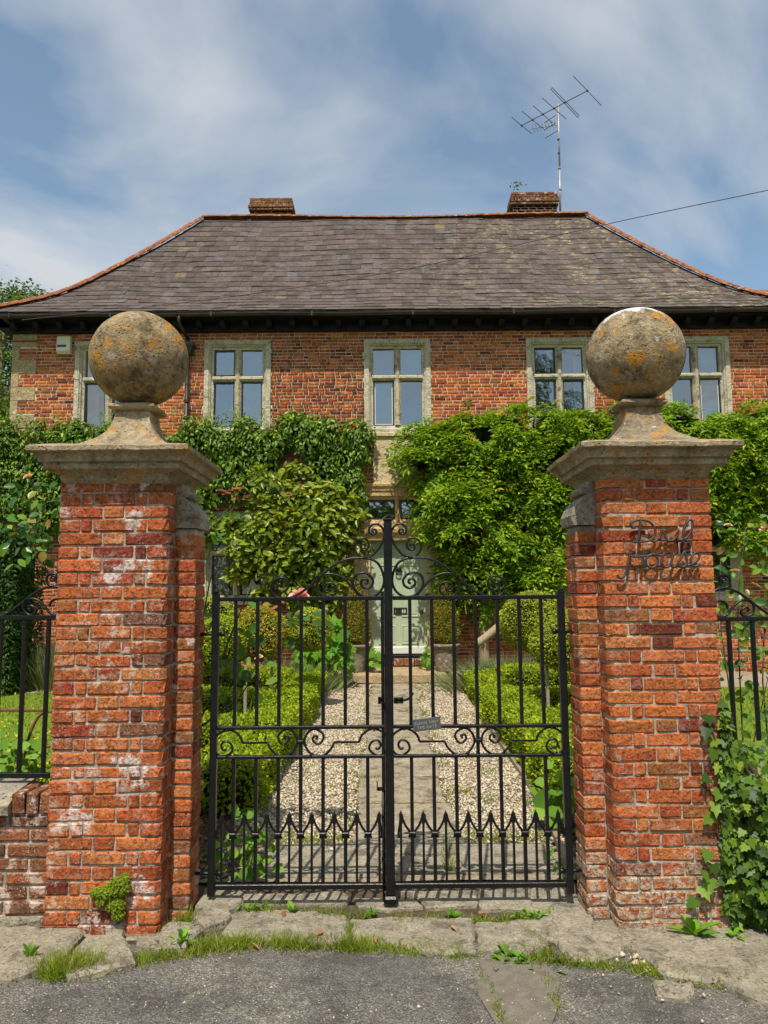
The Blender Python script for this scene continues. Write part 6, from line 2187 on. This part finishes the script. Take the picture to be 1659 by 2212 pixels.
# roses
RL = leafy_plant('rose_bush', 'rose bush with dark stems beyond the railing left of the left pier', 'rose', [(-2.25, 4.9, 2.02, .20), (-2.42, 4.9, 1.95, .16), (-2.15, 4.9, 2.2, .17), (-2.32, 4.85, 2.25, .12), (-2.05, 4.9, 1.9, .15), (-2.45, 4.95, 2.1, .12), (-2.0, 4.9, 2.1, .12), (-2.62, 4.95, 2.0, .14)], 170, 'oval', .075, .052, 'leaf_rose', 901,
    [[(-1.98, 4.92, .3), (-1.99, 4.92, 1.0), (-2.02, 4.9, 1.58), (-2.06, 4.9, 1.85), (-2.12, 4.9, 2.1)], [(-2.02, 4.9, 1.58), (-2.16, 4.9, 1.68), (-2.28, 4.9, 1.82), (-2.38, 4.9, 2.0)], [(-2.06, 4.9, 1.6), (-2.05, 4.9, 1.72), (-2.09, 4.9, 1.9)], [(-2.12, 4.9, 2.1), (-2.13, 4.9, 2.3), (-2.12, 4.9, 2.42)], [(-2.3, 4.9, 2.0), (-2.33, 4.9, 2.25), (-2.36, 4.9, 2.36)]], 300, 'rose_stem', .5)
leaf_objects(RL, *[np.array(q) for q in zip(*[((-2.12, 4.88, 2.36 + .02 * k), tuple(unit(np.array([math.cos(k * 1.3), -.4, .25])[None])[0]), tuple(unit(np.cross([0.1, -.5, .8], [math.cos(k * 1.3), -.4, .25])[None])[0]), tuple(unit(np.array([.1, -.5, .8])[None])[0])) for k in range(7)])], .075, .03, 'oval', 'leaf_rose_red', 'young_leaf')
rose_bloom(RL, (-2.36, 4.86, 2.37), .035, 'petal_pale', 902)

RC = leafy_plant('rose_bush', 'rose bush behind the left gate leaf with one large pink bloom', 'rose', [(-1.02, 4.72, 1.38, .14), (-.86, 4.7, 1.22, .14), (-.75, 4.7, 1.38, .14), (-.60, 4.7, 1.36, .12), (-.98, 4.7, 1.05, .12), (-.83, 4.65, 1.0, .10), (-1.1, 4.8, 1.25, .14), (-.48, 4.7, 1.42, .09), (-1.10, 4.75, 1.6, .10)], 78, 'oval', .085, .06, 'leaf_rose', 903,
    [[(-1.25, 4.75, .2), (-1.2, 4.75, .7), (-1.0, 4.72, 1.08), (-.8, 4.7, 1.25), (-.6, 4.7, 1.42), (-.53, 4.7, 1.55)], [(-1.1, 4.74, .9), (-1.0, 4.72, 1.25), (-.92, 4.7, 1.45), (-.86, 4.7, 1.6)], [(-1.18, 4.75, .75), (-1.0, 4.7, .88), (-.88, 4.66, .98), (-.78, 4.64, 1.19)], [(-1.3, 4.8, .6), (-1.2, 4.8, 1.2), (-1.12, 4.75, 1.65), (-1.08, 4.75, 1.75)]], 300, 'rose_stem', .5)
rose_bloom(RC, (-.530, 4.66, 1.562), .072, 'petal', 904)
rose_bloom(RC, (-.775, 4.62, 1.20), .028, 'petal_pale', 905, 'faded_bloom')
leaf_objects(RC, *[np.array(q) for q in zip(*[((-.72 + .05 * (k % 2), 4.68, 1.50 + .015 * k), tuple(unit(np.array([math.cos(k * 1.9), -.3, -.2])[None])[0]), tuple(unit(np.cross([0.1, -.7, .7], [math.cos(k * 1.9), -.3, -.2])[None])[0]), tuple(unit(np.array([.1, -.7, .7])[None])[0])) for k in range(4)])], .05, .025, 'oval', 'leaf_rose_red', 'young_leaf')

RH = leafy_plant('climbing_rose', 'tall rose spray with red young leaves in front of the left ground floor window', 'rose', [(-1.30, 5.6, 2.14, .15), (-1.12, 5.6, 2.16, .10), (-1.42, 5.6, 2.3, .14), (-1.35, 5.6, 2.02, .12), (-1.5, 5.65, 2.12, .14), (-1.5, 5.7, 2.5, .16)], 95, 'oval', .075, .05, 'leaf_rose', 906,
    [[(-1.6, 5.7, .2), (-1.62, 5.7, 1.2), (-1.5, 5.65, 1.85), (-1.3, 5.6, 2.1), (-1.16, 5.6, 2.22), (-1.05, 5.6, 2.36)], [(-1.5, 5.65, 1.85), (-1.52, 5.68, 2.3), (-1.5, 5.7, 2.62)]], 300, 'rose_stem', .4)
leaf_objects(RH, *[np.array(q) for q in zip(*[((-1.08 + .035 * math.sin(k * 2.3) - .012 * k, 5.58, 2.30 + .02 * (k % 5)), tuple(unit(np.array([math.cos(k * 1.3), -.3, .3])[None])[0]), tuple(unit(np.cross([0.1, -.6, .7], [math.cos(k * 1.3), -.3, .3])[None])[0]), tuple(unit(np.array([.1, -.6, .7])[None])[0])) for k in range(10)])], .075, .032, 'oval', 'leaf_rose_red', 'young_leaf')
rose_bloom(RH, (-1.46, 5.45, 2.55), .05, 'petal_pale', 907)

RR = leafy_plant('rose_bush', 'leafy rose bush with small pink blooms behind the right railing', 'rose', [(2.28, 4.9, 1.78, .22), (2.45, 4.9, 1.6, .24), (2.25, 4.85, 1.5, .20), (2.5, 5.0, 1.95, .20), (2.15, 4.8, 1.3, .2), (2.45, 4.8, 1.3, .24), (2.7, 5, 1.6, .24), (2.75, 5.1, 1.9, .2), (2.3, 4.7, 1.0, .24), (2.6, 4.8, .9, .3), (2.1, 4.6, .8, .22), (2.35, 4.6, .55, .25), (2.2, 5.0, 1.95, .1)], 400, 'oval', .075, .046, 'leaf_rose', 908,
    [[(2.3, 4.9, .1), (2.3, 4.9, .8), (2.32, 4.9, 1.5), (2.4, 4.9, 2.0)], [(2.5, 4.9, .1), (2.45, 4.9, 1.0), (2.6, 5, 1.7), (2.72, 5.1, 2.05)], [(2.15, 4.8, .1), (2.2, 4.8, .7), (2.15, 4.8, 1.4), (2.2, 4.85, 1.8)], [(2.1, 4.7, .3), (2.25, 4.7, .6), (2.4, 4.7, 1.1)]], 300, 'rose_stem', .5)
rose_bloom(RR, (2.82, 5.45, 2.03), .05, 'petal', 909)
rose_bloom(RR, (2.62, 5.15, 1.76), .035, 'petal_red', 910)
rose_bloom(RR, (2.33, 5.0, 2.02), .03, 'petal_pale', 911)

# low plants
leafy_plant('garden_shrub', 'lush green shrub with maple shaped leaves left of the landing', 'shrub', [(-1.02, 11.75, .75, .26), (-.78, 11.8, .62, .24), (-1.3, 11.8, .85, .24), (-.72, 11.8, .92, .18), (-1.1, 11.6, .48, .24), (-.70, 11.7, .38, .18), (-.22, 12.55, .62, .10), (-.20, 12.55, .45, .10)], 190, 'palm', .19, .17, 'leaf_lush', 921, None, 190, up=.5)
leafy_plant('garden_plant', 'small pale leafed plant at the foot of the right door jamb', 'plant', [(.74, 12.75, .46, .10), (.70, 12.75, .36, .08), (.60, 12.9, .32, .05)], 26, 'palm', .12, .10, 'leaf_lush', 922, None, 26)
leafy_plant('hollyhock', 'broad leaved green plant at the foot of the right hedge by the gate', 'plant', [(1.13, 5.25, .20, .14), (1.22, 5.2, .34, .14), (1.32, 5.2, .26, .16), (1.2, 5.1, .12, .14)], 46, 'round', .13, .125, 'leaf_mantle', 923, None, 46)
leafy_plant('lady_mantle', 'low clump of round leaves with lime flowers behind the left railing', 'plant', [(-2.2 - .16 * k, 4.5 + .25 * (k % 3), .50 + .05 * (k % 2), .22) for k in range(8)], 420, 'round', .075, .072, 'leaf_mantle', 924, None, 300)
r = np.random.default_rng(925)
for nm, cx, cy, cz, sx, sy, sz, n_, lab in (('lime_flowers', -2.75, 4.95, .66, .45, .3, .09, 700, None),):
    P = np.stack([r.normal(cx, sx, n_), r.normal(cy, sy, n_), np.abs(r.normal(cz, sz, n_))], 1)
    d = unit(r.normal(size=(n_, 3)))
    a, b_, n = leaf_frames(d, np.roll(d, 1, 1), r, .3)
    link('flower_haze', leaf_mesh('flower_haze', P, a, b_, n, .022, .018, 'diamond'), [o for o in bpy.data.objects if o.name.startswith('lady_mantle')][0], 'mantle_flower')['kind'] = 'stuff'
leafy_plant('lady_mantle', 'small clump of round leaves with lime flowers at the foot of the left hinge', 'plant', [(-.80, 4.28, .12, .10), (-.72, 4.3, .16, .09), (-.84, 4.45, .24, .10), (-.66, 4.4, .08, .06), (-.93, 4.3, .14, .08)], 60, 'round', .062, .06, 'leaf_mantle', 926, None, 60)
leafy_plant('garden_weeds', 'mixed green weeds growing under the right gate hinge', 'weed', [(1.0, 4.3, .06, .06), (.94, 4.45, .05, .05), (1.02, 4.6, .07, .06)], 24, 'oval', .07, .03, 'leaf_lush', 927, None, 24)

# rusty hoops in the left border
hp_ = thing('hoop_frame', 'rusty iron plant hoops on the lawn edge behind the left railing', 'plant support', (-2.5, 5.0, .1))
for zz, xa, xb in ((.835, -3.4, -2.24), (.60, -3.4, -2.14), (.52, -3.4, -2.30)):
    MB().tube([(xa, 5.0, zz + .015), (xb, 5.0, zz)], .010, 6).build('rail', 'rust', hp_)
MB().tube(crom([(-2.38, 5.0, .3), (-2.36, 5.0, .6), (-2.30, 5.0, .78), (-2.22, 5.0, .83), (-2.15, 5.0, .76), (-2.12, 5.0, .58), (-2.12, 5.0, .25)], 5), .010, 6).build('hoop', 'rust', hp_, True)

# ------------------------------------------------------------------ ivy over the right hand wall
IV = thing('ivy', 'bright green ivy smothering the low wall at the foot of the right pier', 'ivy', (2.0, 3.75, 0))
r = np.random.default_rng(931)
n_ = 4600
X = 1.60 + 1.5 * r.random(n_) ** 1.15
Zt = np.interp(X, [1.6, 1.68, 1.75, 1.85, 2.2, 3.1], [1.0, 1.15, .86, .82, .84, .8])
Z = r.random(n_) * Zt
Xl = np.interp(Z, [0, .15, .35, .6, .85, 1.15], [1.62, 1.545, 1.50, 1.585, 1.60, 1.64])
X = np.maximum(X, Xl + .02 + np.abs(r.normal(0, .03, n_)))
bulge = .10 + .07 * np.sin(X * 7 + Z * 5) + .05 * np.sin(Z * 13 + X * 3)
bulge = np.where(X < 1.66, .012 + .03 * r.random(n_), bulge) * np.interp(Z, [0, .7, 1.0, 1.3], [1, 1, .4, .05])
Yf = np.where(X < 1.66, 3.69, 3.745)
Yf = np.where((Z > .62) & (X > 1.66), 3.745 + (Z - .62) * .9, Yf)
P = np.stack([X, Yf - bulge * r.uniform(.1, 1.0, n_), Z + .0], 1)
d = np.stack([r.normal(-.15, .35, n_), np.full(n_, -1.0), r.normal(.55, .3, n_)], 1)
A = np.stack([r.normal(-.1, .6, n_), r.normal(-.2, .2, n_), np.full(n_, -.9)], 1)
a, b_, n = leaf_frames(d, A, r, .32)
l = r.uniform(.030, .058, n_)
vis = (X < 2.05)
near = np.where(vis)[0][np.argsort(P[vis, 1] - .2 * l[vis])][:300]
mk = np.zeros(n_, bool)
mk[near] = True
leaf_objects(IV, P[mk], a[mk], b_[mk], n[mk], l[mk], l[mk] * .95, 'ivy', 'leaf_ivy')
o = link('foliage', leaf_mesh('foliage', P[~mk], a[~mk], b_[~mk], n[~mk], l[~mk], l[~mk] * .95, 'ivy'), IV, 'leaf_ivy')
o['kind'] = 'stuff'
st = MB()
for i in range(22):
    x = r.uniform(1.62, 2.6)
    st.tube(crom([(x, 3.72, .0), (x + r.normal(0, .05), 3.70, .25), (x + r.normal(0, .1), 3.69, .5), (x + r.normal(0, .12), 3.72, .75)], 4), .005, 5)
st.tube(crom([(1.66, 3.68, .30), (1.60, 3.675, .22), (1.53, 3.68, .19), (1.47, 3.685, .14)], 4), .004, 5)
st.tube(crom([(1.66, 3.68, .75), (1.6, 3.68, .85), (1.58, 3.69, .97)], 4), .004, 5)
st.build('stem', 'rose_stem', IV)
# sprays creeping on to the pier
P = np.array([(1.57, 3.68, .99), (1.555, 3.68, .93), (1.60, 3.68, .88), (1.585, 3.675, .83), (1.61, 3.675, .76), (1.55, 3.675, .70), (1.60, 3.675, .64), (1.575, 3.675, .58), (1.56, 3.675, .52), (1.50, 3.675, .27), (1.53, 3.675, .23), (1.49, 3.675, .20), (1.55, 3.675, .30), (1.46, 3.68, .14), (1.53, 3.675, .36)])
k = len(P)
a, b_, n = leaf_frames(np.tile([-.1, -1, .5], (k, 1)), np.stack([r.normal(-.3, .5, k), np.full(k, -.1), r.normal(-.6, .3, k)], 1), r, .25)
leaf_objects(IV, P, a, b_, n, r.uniform(.05, .075, k), .062, 'ivy', 'leaf_ivy')

# ------------------------------------------------------------------ weeds and grass at the foot of the gate
def grass_band(name, segs, n, H, mat, seed, w=.0045):
    r = np.random.default_rng(seed)
    xs, ys, hs = [], [], []
    for (p, q, wd, wt_, hh) in segs:
        k = int(n * wt_)
        t = r.random(k)
        cl = np.clip(.5 + .6 * np.sin(t * 23 + seed) * np.sin(t * 9.1), .05, 1)
        keep = r.random(k) < cl
        t = t[keep]
        xs.append(p[0] + (q[0] - p[0]) * t + r.normal(0, wd, len(t)))
        ys.append(p[1] + (q[1] - p[1]) * t + r.normal(0, wd, len(t)))
        hs.append(r.uniform(.25, 1.1, len(t)) ** 1.3 * hh)
    X, Y, Hh = np.concatenate(xs), np.concatenate(ys), np.concatenate(hs)
    o = blades(name, X, Y, np.full(len(X), -.015), Hh, np.full(len(X), w), mat, seed, None, .75)
    return struct(o, 'stuff')


grass_band('verge_grass', [((-1.62, 3.36), (-1.15, 3.40), .025, .12, .09), ((-1.45, 3.34), (-1.28, 3.36), .03, .16, .12), ((-1.18, 3.42), (-.92, 3.50), .03, .10, .06), ((-.95, 3.52), (-.62, 3.60), .035, .2, .075), ((-.62, 3.60), (.02, 3.54), .03, .34, .07), ((.02, 3.54), (.38, 3.48), .03, .2, .05), ((-.20, 3.6), (-.17, 3.78), .015, .05, .05),
                           ((.62, 3.42), (.72, 3.52), .03, .08, .05), ((.66, 3.72), (.70, 3.55), .012, .06, .045), ((.70, 3.42), (1.02, 3.36), .02, .07, .05), ((1.05, 3.36), (1.30, 3.24), .025, .14, .05), ((1.32, 3.27), (1.52, 3.20), .03, .12, .05), ((1.5, 3.2), (1.75, 3.12), .02, .06, .04), ((-1.02, 3.74), (-.95, 3.84), .03, .07, .10)], 15000, .1, 'grass', 951, .0032)
grass_band('threshold_grass', [((-.72, 3.92), (-.10, 3.86), .02, .26, .07), ((.0, 3.82), (.30, 3.80), .02, .16, .06), ((.35, 3.80), (.74, 3.82), .018, .26, .05), ((.38, 3.4), (.44, 3.1), .012, .05, .03), ((.42, 3.1), (.43, 2.95), .012, .05, .03), ((.66, 3.35), (.66, 3.0), .012, .06, .03), ((-.04, 4.4), (-.02, 4.9), .012, .08, .05), ((.36, 4.35), (.38, 4.95), .02, .16, .09)], 5200, .1, 'grass', 952, .0032)
# grass between the path flags and thinly in the gravel
r = np.random.default_rng(953)
n_ = 2600
X = np.where(r.random(n_) < .5, r.normal(-.24, .05, n_), r.normal(.49, .05, n_))
Y = r.uniform(5.0, 12, n_)
k2 = 2600
cy_ = np.repeat(r.uniform(4.95, 12, 60), k2 // 60 + 1)[:k2]
cx_ = np.repeat(np.where(r.random(60) < .5, r.uniform(-1.0, -.25, 60), r.uniform(.5, 1.1, 60)), k2 // 60 + 1)[:k2]
X, Y = np.r_[X, cx_ + r.normal(0, .05, k2)], np.r_[Y, cy_ + r.normal(0, .05, k2)]
keep = np.sin(Y * 5.3 + X * 3) > -.2
X, Y = X[keep], Y[keep]
for fy_ in FLAG_Y:
    k_ = int(r.uniform(10, 75))
    c0_ = r.uniform(-.2, .4)
    X, Y = np.r_[X, np.clip(r.normal(c0_, .13, k_), -.22, .46)], np.r_[Y, r.normal(fy_ + .008, .012, k_)]
k3 = 900
X, Y = np.r_[X, np.where(r.random(k3) < .5, r.normal(-.62, .2, k3), r.normal(.75, .2, k3))], np.r_[Y, r.normal(4.98, .07, k3)]
struct(blades('path_grass', X, Y, np.array([zg(y) for y in Y]), r.uniform(.02, .06, len(X)), np.full(len(X), .006), 'grass', 954, None, .6), 'stuff')


def rosette(name, label, cx, cy, z, n, L, W, mat, seed, kind='oval', up=.55, el=.55, spread=.006):
    r = np.random.default_rng(seed)
    T = thing(name, label, 'weed', (cx, cy, z))
    ph = np.linspace(0, 2 * math.pi, n, endpoint=False) + r.normal(0, .25, n)
    e_ = r.normal(el, .25, n)
    A = np.stack([np.cos(ph) * np.cos(e_), np.sin(ph) * np.cos(e_), np.sin(e_)], 1)
    N = np.stack([-np.cos(ph) * np.sin(e_), -np.sin(ph) * np.sin(e_), np.cos(e_)], 1)
    a, b_, nn = leaf_frames(N, A, r, .12)
    leaf_objects(T, np.tile([cx, cy, z], (n, 1)) + r.normal(0, 1, (n, 3)) * np.array([spread, spread * .6, .006]), a, b_, nn, L * r.uniform(.6, 1.2, n), W * r.uniform(.7, 1.2, n), kind, mat)
    return T


rosette('dandelion', 'dandelion rosette rooted at the foot of the right pier', 1.435, 3.64, .0, 9, .115, .042, 'leaf_lush', 961)
rosette('weed', 'leafy weed growing at the left end under the closed gate', -.66, 3.93, .0, 26, .05, .022, 'leaf_mantle', 962, spread=.03)
rosette('weed', 'small round leafed weed in front of the left gate leaf', -.47, 3.9, .0, 8, .055, .04, 'leaf_mantle', 963)
rosette('weed', 'little weed sprouting just left of the meeting stile', -.08, 3.88, .0, 10, .05, .02, 'leaf_lush', 964)
rosette('weed', 'flat leafed weed under the right gate leaf near the middle', .33, 3.84, .0, 7, .055, .035, 'leaf_mantle', 965)
rosette('weed', 'leafy weed under the hinge end of the right gate leaf', .70, 3.84, .0, 30, .048, .02, 'leaf_mantle', 966, spread=.035)
rosette('weed', 'spreading dandelion mat at the corner of the tarmac before the right gate', .58, 3.46, -.02, 95, .055, .022, 'leaf_mantle', 967, el=.3, spread=.075)
rosette('weed', 'clover like weed at the left foot of the right wall', 1.60, 3.60, .0, 9, .05, .035, 'leaf_mantle', 968)
rosette('weed', 'thin upright weed at the far left edge of the pavement', -1.56, 3.42, .0, 8, .09, .022, 'leaf_mantle', 969, el=1.15)
rosette('weed', 'broad leafed seedling in the grass left of the left slab', -1.34, 3.30, -.02, 6, .05, .03, 'leaf_lush', 970)
rosette('weed', 'cranesbill weed between the broken slabs below the left pier', -.93, 3.56, .0, 16, .07, .03, 'leaf_lush', 971, el=.8)

# cushion plant rooted in the left pier
MS = thing('wall_fern', 'rounded green cushion plant growing out of the base of the left pier', 'plant', (-1.33, 3.69, .09))
r = np.random.default_rng(972)
P, N = blob_points([(-1.315, 3.675, .195, 0.066, 0.030, 0.035), (-1.270, 3.675, .215, 0.048, 0.030, 0.040), (-1.370, 3.68, .19, 0.035, 0.025, 0.022), (-1.285, 3.675, .145, 0.044, 0.025, 0.040), (-1.270, 3.68, .10, 0.026, 0.021, 0.031), (-1.245, 3.68, .255, 0.019, 0.015, 0.022), (-1.345, 3.68, .155, 0.026, 0.021, 0.018)], 3000, r, .3, True, .25, 7, 973, .6)
a, b_, n = leaf_frames(N + np.array([0, -.2, .4]), N + r.normal(0, .6, N.shape), r, .5)
link('foliage', leaf_mesh('foliage', P, a, b_, n, .013, .010, 'diamond'), MS, 'moss')

# fallen leaves
r = np.random.default_rng(975)
LV = [(-.62, 3.55, 'curled brown leaf in the left end of the grass strip'), (-.30, 3.66, 'brown leaf on the stone left of the grass tuft before the gate'), (-.05, 3.60, 'brown leaf in the middle of the grass strip below the drop bolt'), (.30, 3.70, 'brown leaf on the wide slab right of the meeting stile'), (.45, 3.83, 'orange brown leaf under the right gate leaf'), (-.52, 3.88, 'brown leaf in the weeds under the left gate leaf'), (1.18, 3.30, 'brown leaf near the rubble before the right pier'), (-1.36, 3.36, 'brown leaf in the grass tuft before the left slab'), (-.86, 5.62, 'red brown leaf on the gravel at the foot of the left hedge')]
for i, (x, y, lab) in enumerate(LV):
    a, b_, n = leaf_frames(np.array([[r.normal(0, .3), r.normal(0, .3), 1]]), r.normal(0, 1, (1, 3)), r, .2)
    o = link('fallen_leaf', leaf_mesh('fallen_leaf', np.array([[x, y, .02]]), a, b_, n, .05, .026, 'oval'), None, 'dry_leaf')
    tag(o, lab, 'leaf', 'fallen leaves by the gate')
sk = MB().tube([(.28, 2.98, -.03), (.34, 2.965, -.02), (.41, 2.97, -.028)], .006, 5).build('twig', 'pale_bark')
tag(sk, 'short pale twig lying on the cement strip', 'twig')

# ------------------------------------------------------------------ trees behind the house on the left
def tree(name, label, bx, by, H, blobs, count, seed, leaf=.2, limb=8, mat='leaf_tree', group=None):
    r = np.random.default_rng(seed)
    T = thing(name, label, 'tree', (bx, by, -.1), group)
    tr_ = MB()
    top = np.array(blobs, float)
    tr_.tube(crom([(bx, by, -.1), (bx + .1, by, H * .3), (bx - .1, by, H * .6), (bx, by, H * .85)], 5), .32, 8, True, None, .08)
    for i in range(limb):
        q = top[i % len(top)]
        tr_.tube(crom([(bx, by, H * r.uniform(.25, .55)), ((bx + q[0]) / 2, (by + q[1]) / 2, (H * .5 + q[2]) / 2), (q[0], q[1], q[2])], 4), .11, 6, True, None, .03)
    tr_.build('trunk', 'bark', T, True)
    # clumps of leaves scattered in each blob
    nc = count // 22
    P, N = blob_points(blobs, nc, r, .55, False, .2, .4, seed)
    nc = len(P)
    Q = np.repeat(P, 22, 0) + r.normal(0, leaf * 1.1, (nc * 22, 3))
    NN = np.repeat(N, 22, 0)
    a, b_, n = leaf_frames(NN * .4 + np.array([0, -.3, .6]), r.normal(0, 1, Q.shape) + np.array([0, 0, -.4]), r, .7)
    link('crown', leaf_mesh('crown', Q, a, b_, n, leaf * r.uniform(.6, 1.2, len(Q)), leaf * .6 * r.uniform(.7, 1.2, len(Q)), 'diamond'), T, mat)
    return T


tree('tree', 'broad tree rising behind the left end of the house roof', -14.5, 27.5, 14, [(-15.6, 28, 12.8, 1.5, 1.5, 1.5), (-16.8, 28, 13.6, 1.6, 1.6, 1.7), (-14.2, 28, 12.2, 1.0, 1.2, 1.1), (-13.0, 27.5, 12.35, .75, .8, .75), (-13.9, 28, 12.9, .6, .7, .55), (-15.0, 28, 10.2, 2.2, 2.0, 1.8), (-17, 28, 10.5, 2.5, 2, 2.4), (-14.6, 28, 8, 2.0, 2, 1.8), (-16.5, 28, 7.6, 2.4, 2, 2.2)], 26000, 991, .17)
tree('tree', 'smaller tree filling the gap left of the house wall', -9.6, 15.8, 6.5, [(-9.1, 15.8, 5.4, 1.0, 1.0, 1.2), (-9.4, 16, 3.9, 1.2, 1.1, 1.3), (-10.2, 16, 5.0, 1.2, 1.1, 1.4), (-9.2, 16, 2.6, 1.2, 1.1, 1.2), (-8.6, 15.6, 1.5, 1.2, 1.0, 1.2), (-10.3, 16, 2.6, 1.4, 1.2, 1.5)], 22000, 992, .12)

# trees across the lane behind the camera, mirrored in the window glass
for i, x in enumerate((-13, -4.5, 3.5, 22)):
    tree('lane_tree', ['low tree mirrored in the ground floor panes at the far left', 'low tree mirrored in the ground floor window left of the door', 'low tree mirrored dark in the fanlight over the door', 'low tree mirrored in the ground floor panes at the far right'][i], x, -20, 7, [(x + dx, -20 + dy_, z, 2.6, 1.6, 2.0) for dx, dy_, z in ((-2.6, 0, 3.2), (0, .5, 2.2), (2.4, 0, 3.0), (-1.2, 0, 5.4), (1.6, 0, 5.6), (3.9, .3, 4.6), (-3.9, 0, 5.0), (0, 0, 4.2))], 5200, 1001 + i, .42, 5, group='trees across the lane')
tree('lane_tree', 'tall dark tree mirrored in the upper window left of the right ball', 10.6, -20, 16, [(10.4, -20, 10.5, 2.6, 2.0, 2.4), (12.2, -20, 12.5, 2.2, 1.8, 2.2), (9.4, -20, 13.2, 1.6, 1.5, 1.8), (10.8, -20, 15.0, 1.6, 1.4, 1.6), (11, -20, 7.0, 3.4, 2, 2.6), (10.5, -20, 3.6, 3.4, 2, 2.4), (8.8, -20, 9.4, 1.6, 1.4, 1.6)], 9000, 1010, .36, 8, group='trees across the lane')
